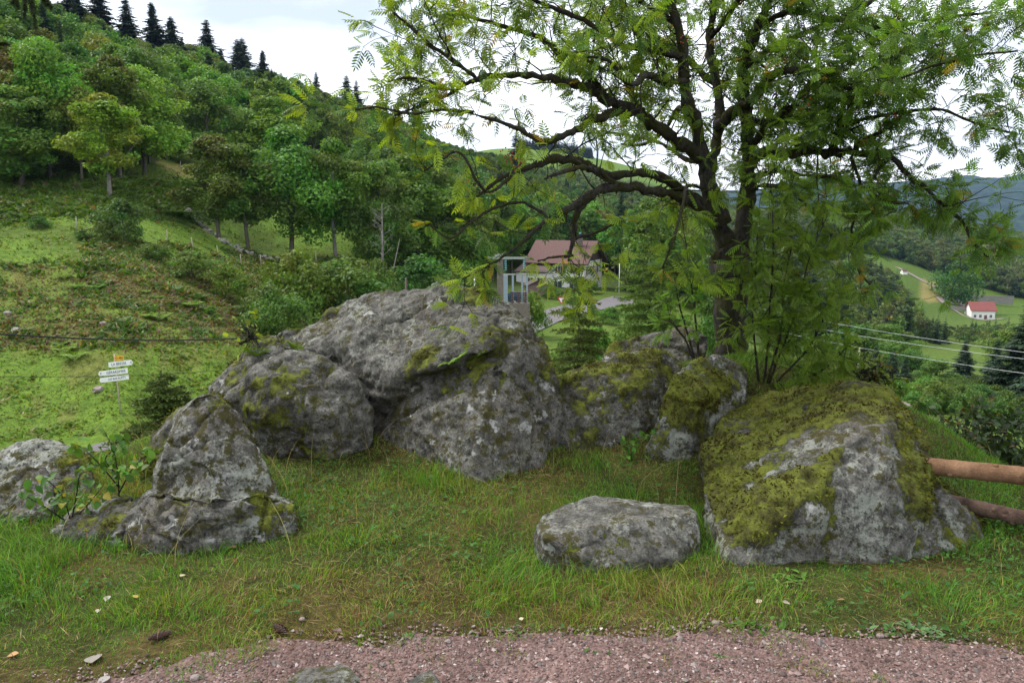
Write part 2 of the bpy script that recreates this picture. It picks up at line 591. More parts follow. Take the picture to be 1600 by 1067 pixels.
cz((-150, 9, -1.6), (0, 9, -1.6), (250, 10, -1.9), (500, 10.5, -1.5), (800, 11, -1.2), (1150, 11, -1.3), (1400, 9, -1.6), (1750, 8, -1.6),
   (-150, 18, -5.2), (200, 19, -5.6), (500, 21, -5.6), (800, 22, -4.6), (1150, 22, -3.9), (1450, 20, -4.6), (1750, 18, -5.0))
cv((-150, 708, 33), (0, 700, 34), (130, 690, 35.5), (250, 676, 38), (420, 632, 46), (583, 588, 56), (720, 535, 70), (860, 490, 90), (970, 469, 110))
cv((-100, 620, 39.5), (0, 615, 40.5), (188, 637, 38.5), (0, 520, 48), (0, 400, 62), (0, 345, 77), (100, 335, 80), (0, 262, 105), (-120, 380, 60), (-150, 230, 110),
   (200, 565, 44), (200, 480, 53), (200, 405, 66), (220, 350, 80), (172, 305, 90), (270, 262, 128), (100, 205, 140),
   (350, 565, 48), (380, 480, 62), (400, 425, 80), (400, 398, 92), (340, 388, 88), (450, 404, 95), (525, 403, 97), (480, 345, 130),
   (540, 340, 138), (560, 295, 170), (380, 335, 110), (330, 285, 132), (270, 240, 150),
   (600, 480, 78), (610, 450, 90), (650, 428, 120), (700, 440, 125), (560, 490, 68), (620, 330, 190),
   (-150, 40, 240), (0, 65, 235), (100, 80, 235), (250, 120, 245), (330, 147, 265), (400, 166, 285), (500, 186, 325), (560, 203, 355), (640, 232, 425), (700, 253, 490),
   (0, 110, 340), (250, 160, 360), (400, 205, 420), (560, 240, 520), (650, 270, 640),
   (885, 448, 132), (800, 440, 130), (800, 400, 190), (800, 340, 310), (800, 300, 450), (900, 405, 210), (900, 360, 350), (900, 310, 600), (1000, 315, 700),
   (1000, 440, 180), (1000, 390, 350), (815, 234, 900), (900, 246, 920), (960, 258, 960), (1030, 275, 1000), (1100, 305, 1100), (760, 236, 850), (815, 262, 1500), (1000, 285, 1600),
   (1100, 478, 130), (1100, 432, 250), (1150, 400, 350), (1300, 402, 430), (1440, 442, 420), (1530, 498, 373), (1600, 470, 470), (1600, 500, 330),
   (1250, 352, 800), (1350, 345, 900), (1480, 362, 900), (1600, 392, 800), (1750, 400, 800), (1300, 365, 1500), (1600, 400, 1500),
   (1300, 575, 150), (1450, 560, 190), (1600, 575, 170), (1750, 590, 160), (1600, 535, 260), (1400, 625, 85), (1600, 660, 65), (1300, 640, 60), (1750, 680, 60), (1200, 606, 40), (1320, 612, 42))
cz((-150, 3500, 60), (400, 3500, 60), (800, 3500, 20), (1200, 3500, -40), (1750, 3500, -60), (400, 900, 40), (0, 900, 50))

_c = np.array(ctrl)
_KX, _KB = 4.0, 1.0
_cx = np.stack([_c[:, 0] * _KX, np.log(_c[:, 1]) * _KB], 1)


def _tps_U(d2):
    return np.where(d2 > 1e-12, d2 * np.log(np.maximum(d2, 1e-12)), 0)


def _tps_fit():
    n = len(_cx)
    K = _tps_U(((_cx[:, None] - _cx[None]) ** 2).sum(-1)) + np.eye(n) * 1e-5
    Pm = np.concatenate([np.ones((n, 1)), _cx], 1)
    A = np.zeros((n + 3, n + 3))
    A[:n, :n] = K; A[:n, n:] = Pm; A[n:, :n] = Pm.T
    return np.linalg.solve(A, np.concatenate([_c[:, 2] / _c[:, 1], np.zeros(3)]))


_w = _tps_fit()


def near_h(x, y):
    z = .03 * np.sin(x * 1.3 + .4) * np.sin(y * 1.1) + .02 * np.sin(x * 3.1 + 1) * np.cos(y * 2.7)
    z = z * sst(1.5, 3.2, y)
    z = z + .50 * np.exp(-((x - 2.0) / 1.2) ** 2 - ((y - 6.2) / .95) ** 2)      # mound the rowan grows on
    z = z + .12 * np.exp(-((x - 1.0) / .8) ** 2 - ((y - 5.8) / .6) ** 2)
    z = z + .16 * np.exp(-((x + .5) / 1.3) ** 2 - ((y - 5.6) / .7) ** 2)
    return z


def height(x, y):
    x = np.asarray(x, float); y = np.asarray(y, float)
    sh = x.shape
    x = x.ravel(); y = y.ravel()
    th = np.arctan2(x, y); r = np.maximum(np.hypot(x, y), .01)
    tc = np.clip(th, -.72, .72)
    q = np.stack([tc * _KX, np.log(np.clip(r, 8.5, 3600)) * _KB], 1)
    z = np.empty(len(q))
    for s in range(0, len(q), 20000):
        qq = q[s:s + 20000]
        z[s:s + 20000] = _tps_U(((qq[:, None] - _cx[None]) ** 2).sum(-1)) @ _w[:len(_cx)] + _w[-3] + qq @ _w[-2:]
    z = z * np.clip(r, 8.5, 3600)
    z = z + .35 * fb2(x, y, .09, 3, 3) * sst(30, 60, r) + .06 * fb2(x, y, .7, 5, 2) * sst(20, 40, r)
    z = z * (1 - sst(1.0, 1.7, np.abs(th)))
    e = np.interp(th, [-.9, -.5, -.3, 0, .3, .5, .62, .9], [5.4, 5.6, 6.9, 7.3, 7.2, 6.1, 5.2, 4.9])
    t = sst(e, e * 1.55, r)
    zz = near_h(x, y) * (1 - t) + z * t
    return zz.reshape(sh)


def H(x, y):
    return float(height(np.array([float(x)]), np.array([float(y)]))[0])


def at(u, Y):
    """ground point on photo column u, Y metres ahead"""
    x = (u - 800) / FPX * Y
    for _ in range(3):                      # the pitched camera: column depends a little on height
        z = H(x, Y)
        d = Y * CP - (z - EYE) * SP
        x = (u - 800) / FPX * d
    return np.array([x, Y, H(x, Y)])


def near_gravel_edge(x):
    return np.interp(x, [-3, -1.75, -1.35, -1.05, -.7, .4, 1.0, 1.9, 3], [2.2, 2.48, 2.63, 2.76, 2.86, 2.93, 2.95, 2.78, 2.6])


GREEN = np.array([.100, .185, .022]); MEADOW = np.array([.098, .168, .026]); SCRUB = np.array([.075, .120, .022])
BROWN = np.array([.135, .095, .050]); DRY = np.array([.235, .205, .085]); FOREST = np.array([.040, .062, .016]); SOIL = np.array([.080, .060, .035])


def ground_colour(x, y, z):
    u, v = proj(np.stack([x, y, z], 1))
    r = np.hypot(x, y)
    n = len(x)
    jit = fb2(x, y, .06, 31, 4)
    jit2 = fb2(x, y, .25, 37, 4)
    uu, vv = u + 18 * jit, v + 14 * jit2
    c = np.tile(SCRUB, (n, 1))

    def put(mask, colr, k=1.0):
        w = np.clip(mask * k, 0, 1)[:, None]
        c[:] = c * (1 - w) + colr * w
    put(in_poly(uu, vv, [(-200, -100), (270, -100), (760, 260), (760, 470), (560, 470), (560, 330), (480, 240), (280, 235), (160, 300), (-200, 290)]).astype(float), FOREST)
    put(sst(760, 780, uu) * sst(470, 440, vv), FOREST)
    put(in_poly(uu, vv, [(-200, 395), (0, 372), (110, 398), (150, 430), (90, 440), (0, 420), (-200, 430)]).astype(float), MEADOW)
    put(in_poly(uu, vv, [(80, 335), (230, 345), (300, 350), (420, 395), (500, 400), (440, 440), (330, 415), (220, 380), (150, 360)]).astype(float), MEADOW)
    put(in_poly(uu, vv, [(300, 270), (470, 300), (590, 250), (620, 330), (580, 400), (480, 395), (400, 350), (320, 330)]).astype(float), MEADOW)
    put(in_poly(uu, vv, [(380, 400), (520, 405), (600, 440), (540, 460), (430, 450), (390, 430)]).astype(float), DRY, .8)
    put(in_poly(uu, vv, [(240, 245), (330, 280), (370, 310), (310, 300), (250, 270)]).astype(float), DRY, .8)
    put(in_poly(uu, vv, [(-200, 420), (60, 420), (320, 430), (430, 500), (380, 535), (200, 540), (-200, 545)]).astype(float), BROWN, .5)
    put((jit2 > .1) * (vv > 420) * (vv < 560) * (uu < 450), GREEN, .5)
    put(sst(520, 560, vv) * (r > 30) * (uu < 700), MEADOW, .85)
    put((jit2 > .45) * sst(540, 570, vv) * (r > 30) * (uu < 700), BROWN, .45)
    put(in_poly(u, v, [(740, 232), (830, 226), (1040, 262), (1060, 300), (900, 262), (760, 262)]) * (r > 600), MEADOW * .95)
    put(in_poly(u, v, [(1320, 388), (1400, 402), (1500, 432), (1600, 445), (1620, 500), (1500, 500), (1440, 490), (1420, 450), (1320, 412)]) * (r > 250), MEADOW * .66)
    put(in_poly(u, v, [(1440, 435), (1500, 448), (1470, 475), (1440, 470)]) * (r > 250), DRY * .9)
    put(sst(3.0, 2.8, r) * 1.0, SOIL)
    nr = sst(9, 6, r)
    put(nr, np.array([.046, .052, .018]))
    put(nr * (fb2(x, y, 1.6, 41, 3) > .05), np.array([.075, .054, .026]), .75)
    return c


def build_ground():
    front = np.radians(np.concatenate([np.arange(-50, 50.01, .36)]))
    back = np.radians(np.arange(54, 307, 4.0))
    th = np.concatenate([front, back])
    r = np.concatenate([[.25], np.geomspace(.5, 3600, 215)])
    T, Rr = np.meshgrid(th, r)
    x = Rr * np.sin(T); y = Rr * np.cos(T)
    z = height(x, y)
    V = np.stack([x.ravel(), y.ravel(), z.ravel()], 1)
    nc = len(th)
    i = np.arange(len(r) - 1)[:, None] * nc; j = np.arange(nc)[None]
    j2 = (j + 1) % nc
    Q = np.stack([i + j, i + nc + j, i + nc + j2, i + j2], -1).reshape(-1, 4)
    V = np.concatenate([V, [[0, 0, H(0, 0)]]])
    T3 = np.stack([np.full(nc, len(V) - 1), np.arange(nc), (np.arange(nc) + 1) % nc], 1)
    o = mk('ground', V, [Q, T3], M_ground, col=ground_colour(V[:, 0], V[:, 1], V[:, 2]), smooth=True)
    tag(o, 'grassy terrace and green valley slopes', kind='structure')


build_ground()


def ground_patch(name, rows, m, lift, label):
    """sheet draped on the ground; rows = list of (x array, y array)"""
    V, nc = [], len(rows[0][0])
    for x, y in rows:
        V.append(np.stack([x, y, height(x, y) + lift], 1))
    V = np.concatenate(V)
    i = np.arange(len(rows) - 1)[:, None] * nc; j = np.arange(nc - 1)[None]
    Q = np.stack([i + j, i + j + 1, i + nc + j + 1, i + nc + j], -1).reshape(-1, 4)
    o = mk(name, V, Q, m, smooth=True)
    return tag(o, label, kind='structure')


def build_paths():
    xs = np.linspace(-4, 4.5, 240)
    edge = near_gravel_edge(xs) + .07 * fb2(xs, xs * 0, 2.2, 51, 4) + .03 * fb2(xs, xs * 0, 11, 52, 3)
    rows = [(xs, edge * t + (1 - t) * -3.0) for t in np.linspace(0, 1, 60)]
    ground_patch('gravel_path', rows, M_gravel, .006, 'pinkish gravel path in front of the rocks')
    pts = np.array([at(u, Y)[:2] for u, Y in [(-250, 29.4), (-100, 30.2), (0, 31), (130, 32.2), (270, 34.4), (450, 41.5), (605, 52), (735, 67), (838, 84), (895, 95), (945, 104), (985, 114)]])
    pts = catmull(pts, 6)
    tg = unit(np.gradient(pts, axis=0)); nr = np.stack([tg[:, 1], -tg[:, 0]], 1)
    rows = []
    for s in np.linspace(-2.6, 2.6, 9):
        q = pts + nr * s
        rows.append((q[:, 0], q[:, 1]))
    ground_patch('road', rows[::-1], M_road, .10, 'grey asphalt road passing below the rocks')
    q = np.array([at(u, Y)[:2] for u, Y in [(1120, 34), (1200, 33), (1280, 33.5), (1350, 35)]]); q2 = np.array([at(u, Y)[:2] for u, Y in [(1120, 44), (1200, 45), (1280, 44), (1350, 42)]])
    rows = [((q * (1 - t) + q2 * t)[:, 0], (q * (1 - t) + q2 * t)[:, 1]) for t in np.linspace(0, 1, 8)]
    ground_patch('gravel_yard', rows, M_yard, .12, 'pale gravel yard below the rowan')
    p = catmull(np.array([at(u, Y)[:2] for u, Y in [(1400, 455), (1440, 432), (1475, 425), (1500, 415), (1490, 400), (1470, 388), (1500, 370), (1530, 362), (1575, 362)]]), 6)
    tg = unit(np.gradient(p, axis=0)); nr = np.stack([tg[:, 1], -tg[:, 0]], 1)
    rows = [((p + nr * s)[:, 0], (p + nr * s)[:, 1]) for s in (2.2, .7, -.7, -2.2)]
    ground_patch('lane', rows, M_yard, .35, 'pale lane winding down to the red roofed house')


build_paths()

# ------------------------------------------------------------------ rocks
ROCKS = []          # (verts, faces) of every rock, for keeping grass out
MOSSPTS = []


def hull_into(bm, pts, depth, shrink=.86):
    W = np.array([P(*p) for p in pts])
    uv = np.array([p[:2] for p in pts], float)
    if depth:
        c = uv.mean(0)
        B = []
        for (u, v, Y), q in zip(pts, uv):
            uu, vv = c + (q - c) * shrink
            B.append(P(uu, vv + 6, Y + depth))
        W = np.concatenate([W, B])
    g = height(W[:, 0], W[:, 1])
    low = W[:, 2] - g < .30
    D = W[low].copy(); D[:, 2] = g[low] - .14
    W = np.concatenate([W, D])
    vs = [bm.verts.new(p) for p in W]
    res = bmesh.ops.convex_hull(bm, input=vs)
    junk = [e for e in res['geom_interior'] + res['geom_unused'] if isinstance(e, bmesh.types.BMVert)]
    if junk:
        bmesh.ops.delete(bm, geom=list(set(junk)), context='VERTS')


def rock(name, label, hulls, voxel=.016, smooth=2, seed=0, rough=1.0, moss=0.0, mossup=.6, lichen=0.0, cracks=(), group=None, cat='rock', mfun=None):
    bm = bmesh.new()
    for h in hulls:
        hull_into(bm, *h)
    bmesh.ops.recalc_face_normals(bm, faces=bm.faces[:])
    me = bpy.data.meshes.new(name)
    bm.to_mesh(me); bm.free()
    o = bpy.data.objects.new(name, me)
    C.objects.link(o)
    md = o.modifiers.new('r', 'REMESH'); md.mode = 'VOXEL'; md.voxel_size = voxel
    ms = o.modifiers.new('s', 'SMOOTH'); ms.iterations = smooth; ms.factor = .5
    dg = bpy.context.evaluated_depsgraph_get()
    ev = bpy.data.meshes.new_from_object(o.evaluated_get(dg))
    n = len(ev.vertices)
    V = np.empty(n * 3, np.float32); ev.vertices.foreach_get('co', V); V = V.reshape(-1, 3).astype(float)
    Nn = np.empty(n * 3, np.float32); ev.vertices.foreach_get('normal', Nn); Nn = Nn.reshape(-1, 3).astype(float)
    F = np.empty(len(ev.loops), np.int32); ev.loops.foreach_get('vertex_index', F); F = F.reshape(-1, 4)
    bpy.data.objects.remove(o); bpy.data.meshes.remove(me); bpy.data.meshes.remove(ev)
    s = seed * 11.7
    f1 = fbm(V * np.array([1.9, 1.9, 2.6]) + s, 1, 3) * 2.6
    st = np.floor(f1) + sst(.72, 1.0, f1 - np.floor(f1))
    d = .006 + .016 * fbm(V * 1.7 + s, 7, 2) + .012 * st + .008 * fbm(V * 6 + s, 2, 3) + .006 * fbm(V * 20 + s, 3, 3)
    rid = 1 - np.abs(fbm(V * np.array([3.2, 3.2, 5.5]) + s + 5, 6, 3))
    d -= .018 * np.clip(rid - .86, 0, 1) / .14
    pit = np.clip(fbm(V * 17 + s, 9, 2) - .45, 0, 1)
    d -= .022 * pit
    # fracture into blocks: each block sits a little proud or back, with an open joint between
    rgf = np.random.default_rng(900 + seed)
    ext = V.max(0) - V.min(0)
    nb = int(np.clip(3 + 7 * ext[0] * ext[2], 3, 16))
    Sd = V[rgf.integers(0, n, nb)]
    Wp = V + .07 * np.stack([fbm(V * 2.2 + 3.1 * k + s, 31 + k, 3) for k in range(3)], 1)
    Q2 = ((Wp[:, None] - Sd[None]) * np.array([1.0, 1.0, 1.35])) ** 2
    dd = np.sqrt(Q2.sum(-1)); oi = np.argsort(dd, 1)
    d1 = dd[np.arange(n), oi[:, 0]]; d2 = dd[np.arange(n), oi[:, 1]]
    off = rgf.uniform(-.016, .016, nb)
    gap = d2 - d1
    bl = sst(0, .03, gap)
    d += off[oi[:, 0]] * bl + .5 * (off[oi[:, 0]] + off[oi[:, 1]]) * (1 - bl)
    pairgap = np.sin(oi[:, 0] * 7.3 + oi[:, 1] * 3.1 + oi[:, 0] * oi[:, 1]) > -.35
    joint = np.exp(-(gap / .012) ** 2) * pairgap
    d -= .026 * joint
    d *= rough
    crk = joint * .6
    for pl, depth, width in cracks:
        K = catmull(np.array([P(*p) for p in pl]), 8)
        dist = np.sqrt((((V[:, None] - K[None]) * np.array([1, .25, 1.])) ** 2).sum(-1)).min(1) + .4 * (Nn[:, 1] > .35)
        dist = dist + .012 * fbm(V * 14, 4, 2)
        g = np.exp(-(np.maximum(dist, 0) / width) ** 2)
        crk = np.maximum(crk, g)
        d -= depth * g
    V = V + Nn * d[:, None]
    mo = moss + mossup * (Nn[:, 2] - .35) + .62 * fbm(V * np.array([2.6, 2.6, 2.0]) + s, 12, 4) + .25 * fbm(V * 11 + s, 13, 2) + .5 * crk
    if mfun is not None:
        mo = mo + mfun(V)
    mo = np.clip(mo, 0, 1.1)
    mcl = sst(.45, .85, mo)
    V = V + Nn * (mcl * (.014 + .012 * fbm(V * 16, 5, 3)))[:, None]
    li = .6 * fbm(V * 1.7 + s + 9, 21, 3) + lichen
    o = mk(name, V, F, M_rock, smooth=True, attrs={'moss': mo, 'lichen': li})
    tag(o, label, cat, group)
    ROCKS.append((V, F))
    sel = np.where((mo > .72) & (V[:, 1] < 7))[0]
    MOSSPTS.append((o, V[sel], Nn[sel], mo[sel]))
    return o


def build_rocks():
    # the great dome
    rock('boulder', 'largest grey domed boulder with a dark overhang crack across its face', [
        ([(512, 497, 6.25), (560, 466, 6.25), (620, 456, 6.15), (690, 443, 5.95), (742, 451, 5.85), (790, 476, 5.7), (830, 500, 5.55), (860, 540, 5.4), (878, 588, 5.28), (880, 640, 5.2), (868, 704, 5.12),
          (772, 536, 5.08), (700, 558, 5.06), (640, 584, 5.15), (585, 614, 5.32), (700, 680, 5.6), (620, 690, 5.7), (500, 560, 5.75), (455, 535, 6.0), (820, 560, 5.2), (850, 640, 5.05), (790, 700, 5.2)], .9)],
        voxel=.016, seed=1, smooth=2, rough=1.25, moss=-.02, mossup=.22, lichen=-.15, mfun=lambda V: .40 * sst(.0, .35, V[:, 0] - .02) * sst(.3, .9, V[:, 2]) + .25 * sst(.1, .5, V[:, 0]) - .25 * sst(-.1, -.6, V[:, 0]),
        cracks=[([(586, 650, 5.45), (612, 628, 5.38), (650, 604, 5.30), (700, 582, 5.22), (745, 561, 5.16), (790, 545, 5.10)], .19, .060),
                ([(655, 520, 5.7), (600, 555, 5.58), (540, 590, 5.55)], .02, .03), ([(505, 530, 6.0), (560, 560, 5.7), (600, 600, 5.5)], .02, .025),
                ([(760, 520, 5.45), (830, 580, 5.15), (868, 650, 5.08)], .03, .03), ([(700, 480, 5.8), (640, 500, 5.8), (560, 520, 5.8)], .012, .03)])
    rock('boulder', 'grey wedge boulder under the overhang of the dome with one white lichen disc', [
        ([(592, 676, 5.22), (616, 656, 5.12), (660, 628, 5.04), (700, 608, 4.98), (740, 586, 4.98), (778, 560, 5.02), (806, 585, 4.98), (835, 640, 4.95), (858, 690, 4.98), (852, 728, 4.85),
          (800, 745, 4.72), (748, 758, 4.62), (735, 745, 4.66), (680, 730, 4.9), (610, 700, 5.2), (745, 665, 4.78)], .30)],
        seed=2, rough=.7, smooth=1, moss=-.10, mossup=.2, lichen=-.1, mfun=lambda V: .45 * sst(-.02, .25, V[:, 0] + .05) - .1, cracks=[([(790, 575, 5.0), (770, 650, 4.86), (752, 745, 4.64)], .012, .03), ([(640, 636, 5.06), (700, 604, 4.98), (745, 580, 4.98), (785, 557, 5.02)], .09, .045)])
    rock('boulder', 'rounded grey block with a large pale lichen rosette, left of the wedge boulder', [
        ([(383, 618, 5.2), (395, 582, 5.2), (428, 562, 5.25), (470, 556, 5.3), (508, 566, 5.25), (556, 604, 5.15), (580, 640, 5.12), (583, 680, 5.14), (548, 714, 5.16), (480, 722, 5.05), (425, 696, 5.0), (398, 655, 5.05), (440, 620, 4.95), (520, 650, 4.95)], .6)],
        seed=3, smooth=1, moss=-.05, mossup=.25, lichen=.05, mfun=lambda V: .3 * sst(-1.15, -1.55, V[:, 0]))
    rock('boulder', 'mossy sloping slab behind the rosette block, running down to the meadow side', [
        ([(322, 604, 5.9), (352, 575, 5.9), (395, 535, 6.0), (432, 520, 6.1), (452, 545, 5.9), (420, 575, 5.7), (395, 620, 5.6), (350, 625, 5.6)], .7)],
        seed=4, moss=.12, mossup=.45)
    rock('rock', 'small rounded stone lying on the shoulder of the dome beside the cable', [
        ([(428, 524, 5.95), (445, 510, 6.0), (470, 512, 6.0), (484, 528, 5.95), (505, 540, 5.9), (480, 552, 5.8), (440, 545, 5.85)], .3)], voxel=.012, seed=5, moss=-.15)
    rock('rock', 'low angular stone wedged above the rosette block', [
        ([(462, 548, 5.7), (480, 535, 5.75), (520, 545, 5.75), (530, 560, 5.65), (500, 572, 5.55), (468, 566, 5.55)], .3)], voxel=.012, seed=6, moss=-.2)
    # the pointed one in front
    rock('boulder', 'pointed triangular boulder with white lichen blotches standing in the grass beside the sapling', [
        ([(325, 603, 4.15), (300, 612, 4.1), (275, 632, 4.06), (270, 688, 3.98), (255, 728, 3.93), (238, 766, 3.88), (345, 612, 4.16), (375, 640, 4.14), (408, 692, 4.12), (437, 752, 4.06), (330, 770, 3.74), (430, 770, 3.96), (320, 690, 3.93)], .45),
        ([(236, 760, 3.80), (330, 763, 3.72), (430, 766, 3.9), (461, 783, 3.92), (466, 806, 3.86), (432, 836, 3.76), (365, 852, 3.67), (290, 872, 3.6), (215, 852, 3.66), (186, 816, 3.76), (198, 790, 3.85), (300, 800, 3.62)], .5)],
        voxel=.013, smooth=1, seed=7, moss=-.02, mossup=.35, lichen=.22, cracks=[([(236, 766, 3.82), (300, 768, 3.75), (360, 770, 3.76), (436, 772, 3.92)], .035, .018), ([(340, 830, 3.66), (400, 800, 3.74), (440, 790, 3.86)], .02, .02)])
    rock('boulder', 'mossy flank of rock leaning behind the pointed boulder', [
        ([(218, 715, 4.75), (240, 685, 4.75), (272, 655, 4.75), (300, 640, 4.8), (300, 700, 4.6), (262, 735, 4.55), (228, 745, 4.6)], .5)], seed=8, moss=.35, mossup=.5)
    rock('rock', 'low mossy ledge in the grass below the sapling', [
        ([(84, 828, 3.9), (120, 805, 4.0), (165, 782, 4.05), (205, 772, 4.05), (215, 800, 3.9), (190, 830, 3.75), (120, 838, 3.8)], .35)], voxel=.013, seed=9, moss=.25, mossup=.35)
    # far left pair
    rock('boulder', 'dark lichen covered boulder beside the road at the edge of the terrace', [
        ([(-60, 730, 4.7), (0, 703, 4.75), (28, 690, 4.8), (60, 688, 4.8), (110, 702, 4.75), (140, 715, 4.7), (150, 750, 4.55), (110, 795, 4.4), (20, 800, 4.4), (-60, 790, 4.4)], .5)], seed=10, moss=.1, mossup=.2, lichen=.12)
    rock('boulder', 'pale topped rock in front of the dark lichen covered boulder', [
        ([(-70, 760, 4.15), (0, 736, 4.2), (40, 722, 4.25), (72, 724, 4.25), (90, 752, 4.2), (80, 800, 4.05), (0, 815, 4.0), (-70, 810, 4.0)], .35)], seed=11, moss=-.08, mossup=.15)
    # mossy pair
    rock('boulder', 'broad mossy boulder right beside the dome, speckled with grey green lichen', [
        ([(869, 605, 5.35), (885, 578, 5.45), (925, 574, 5.5), (965, 562, 5.6), (1005, 548, 5.75), (1040, 546, 5.8), (1068, 562, 5.8), (1070, 590, 5.65), (1050, 640, 5.4), (1006, 704, 5.15), (960, 722, 5.06), (905, 722, 5.06), (878, 690, 5.15), (960, 620, 5.2), (1000, 600, 5.25)], .6)],
        seed=12, moss=.56, mossup=.1, lichen=.2)
    rock('boulder', 'egg shaped mossy boulder leaning below the rowan trunk', [
        ([(1014, 694, 5.0), (1026, 645, 5.05), (1048, 594, 5.15), (1078, 562, 5.3), (1110, 549, 5.4), (1148, 556, 5.45), (1172, 580, 5.45), (1172, 620, 5.35), (1130, 662, 5.2), (1075, 705, 5.0), (1030, 710, 4.95), (1090, 620, 5.02)], .5)],
        seed=13, moss=.52, mossup=.1, lichen=.25)
    rock('boulder', 'long moss topped rock behind the mossy pair, beside the young spruce', [
        ([(942, 562, 6.5), (958, 538, 6.5), (1000, 524, 6.6), (1045, 516, 6.6), (1075, 510, 6.6), (1105, 530, 6.5), (1110, 575, 6.2), (960, 575, 6.3)], .6)], seed=14, moss=.3, mossup=.4)
    # the big mossy one and its foot
    rock('boulder', 'big moss draped boulder in front of the rail fence, grey lichen down its face', [
        ([(1098, 704, 4.75), (1128, 662, 4.95), (1190, 634, 5.05), (1262, 612, 5.0), (1330, 603, 4.85), (1388, 614, 4.6), (1420, 645, 4.35), (1440, 700, 4.1), (1446, 752, 3.95), (1442, 800, 3.78), (1405, 866, 3.62),
          (1300, 875, 3.58), (1160, 884, 3.55), (1140, 866, 3.6), (1112, 800, 3.95), (1230, 752, 3.75), (1330, 690, 3.88), (1390, 660, 4.05), (1170, 830, 3.62), (1250, 800, 3.6), (1380, 750, 3.75)], .7)],
        voxel=.015, seed=15, moss=.10, mossup=1.1, lichen=.10, cracks=[([(1150, 830, 3.66), (1200, 770, 3.76), (1260, 745, 3.74), (1300, 800, 3.62), (1280, 870, 3.6)], .03, .04)],
        mfun=lambda V: .5 * sst(1.75, 2.0, V[:, 0]) * sst(.7, .2, V[:, 2]) + .60 * sst(1.42, 1.12, V[:, 0]) * sst(.02, .16, V[:, 2]) + .12 * sst(3.8, 4.2, V[:, 1]))
    rock('boulder', 'mossy sloping foot of rock tapering down under the fence rails', [
        ([(1430, 735, 3.98), (1452, 738, 3.98), (1480, 768, 3.95), (1512, 806, 3.9), (1534, 842, 3.85), (1500, 858, 3.72), (1430, 866, 3.66), (1420, 800, 3.8)], .4)], voxel=.013, seed=16, moss=.5, mossup=.4)
    # the flat one
    rock('boulder', 'flat topped grey stone lying alone in the grass like a bench', [
        ([(834, 822, 3.72), (848, 802, 3.86), (878, 788, 3.98), (930, 774, 4.08), (985, 786, 4.0), (1040, 789, 3.98), (1078, 788, 4.0), (1092, 798, 3.9), (1096, 838, 3.72), (1058, 868, 3.56), (1000, 876, 3.52), (935, 884, 3.5), (875, 868, 3.56), (842, 848, 3.64),
          (850, 838, 3.60), (930, 826, 3.64), (1010, 812, 3.68), (1086, 800, 3.80)], .12)],
        voxel=.011, smooth=1, seed=17, rough=.32, moss=-.32, mossup=.1, lichen=.15)
    for i, (pts, lab) in enumerate([
        ([(444, 1110, 2.40), (448, 1064, 2.46), (468, 1046, 2.55), (540, 1045, 2.57), (557, 1064, 2.48), (562, 1112, 2.40)], 'squared grey stone with yellow lichen half buried at the edge of the path'),
        ([(606, 1110, 2.42), (640, 1064, 2.52), (672, 1052, 2.57), (690, 1074, 2.48), (684, 1112, 2.42)], 'low sloping grey stone in the gravel next to the squared stone'),
        ([(382, 1105, 2.46), (386, 1066, 2.52), (400, 1054, 2.58), (414, 1068, 2.52), (412, 1105, 2.46)], 'fist sized dark stone in the gravel')]):
        rock('stone', lab, [(pts, .22)], voxel=.008, smooth=3, seed=20 + i, rough=.3, moss=-.3, mossup=.1, lichen=.45, cat='stone')


build_rocks()


def rock_tree():
    V, F, n = [], [], 0
    for v, f in ROCKS:
        V.append(v); F.append(f + n); n += len(v)
    return BVHTree.FromPolygons(np.concatenate(V).tolist(), np.concatenate(F).tolist())


BVH = rock_tree()
DOWN = Vector((0, 0, -1))


def clear_of_rocks(x, y, z, tol=.03):
    ok = np.ones(len(x), bool)
    for i in range(len(x)):
        h = BVH.ray_cast(Vector((x[i], y[i], 4.0)), DOWN)[0]
        if h is not None and h.z > z[i] + tol:
            ok[i] = False
    return ok


def build_moss():
    """short moss tufts on the mossy parts of each rock, one mass per rock"""
    for o, V, Nn, mo in MOSSPTS:
        if len(V) < 60 or o.name.startswith('stone'):
            continue
        k = int(min(len(V) * 1.6, 11000))
        idx = rng.integers(0, len(V), k)
        nrm = unit(Nn[idx] + rng.normal(0, .45, (k, 3)) + np.array([0, 0, -.25]))
        b = V[idx] + rng.normal(0, .008, (k, 3)) - Nn[idx] * .004
        h = rng.uniform(.010, .026, k)
        side = unit(np.cross(nrm, rng.normal(0, 1, (k, 3))))
        w = rng.uniform(.004, .009, k)
        T = np.stack([b - side * w[:, None], b + side * w[:, None], b + nrm * h[:, None] + np.array([0, 0, -.3]) * h[:, None]], 1).reshape(-1, 3)
        t = sst(-.35, .45, fbm(V[idx] * 6, 61, 3) + rng.normal(0, .2, k))[:, None]
        c = np.array([.046, .038, .009]) * (1 - t) + np.array([.120, .132, .018]) * t
        c = c * rng.uniform(.7, 1.3, (k, 1))
        m = mk('moss', T, np.arange(3 * k).reshape(k, 3), M_moss, parent=o, col=np.repeat(c, 3, 0))
        m['kind'] = 'stuff'


build_moss()


# ------------------------------------------------------------------ grass and gravel of the terrace
def terrace_points(n, ymin=2.5, ymax=7.2):
    y = np.sqrt(rng.uniform(ymin ** 2, ymax ** 2, n))
    x = rng.uniform(-.74, .74, n) * (y + .25)
    return x, y


def lush(x, y):
    """where the grass is green and where it is straw"""
    n = fb2(x, y, 1.3, 71, 4)
    return np.clip(.58 + .95 * n + .5 * sst(.7, 1.5, x) - .35 * np.exp(-((x - .1) / .8) ** 2 - ((y - 3.4) / .5) ** 2) * 1.0, 0, 1)


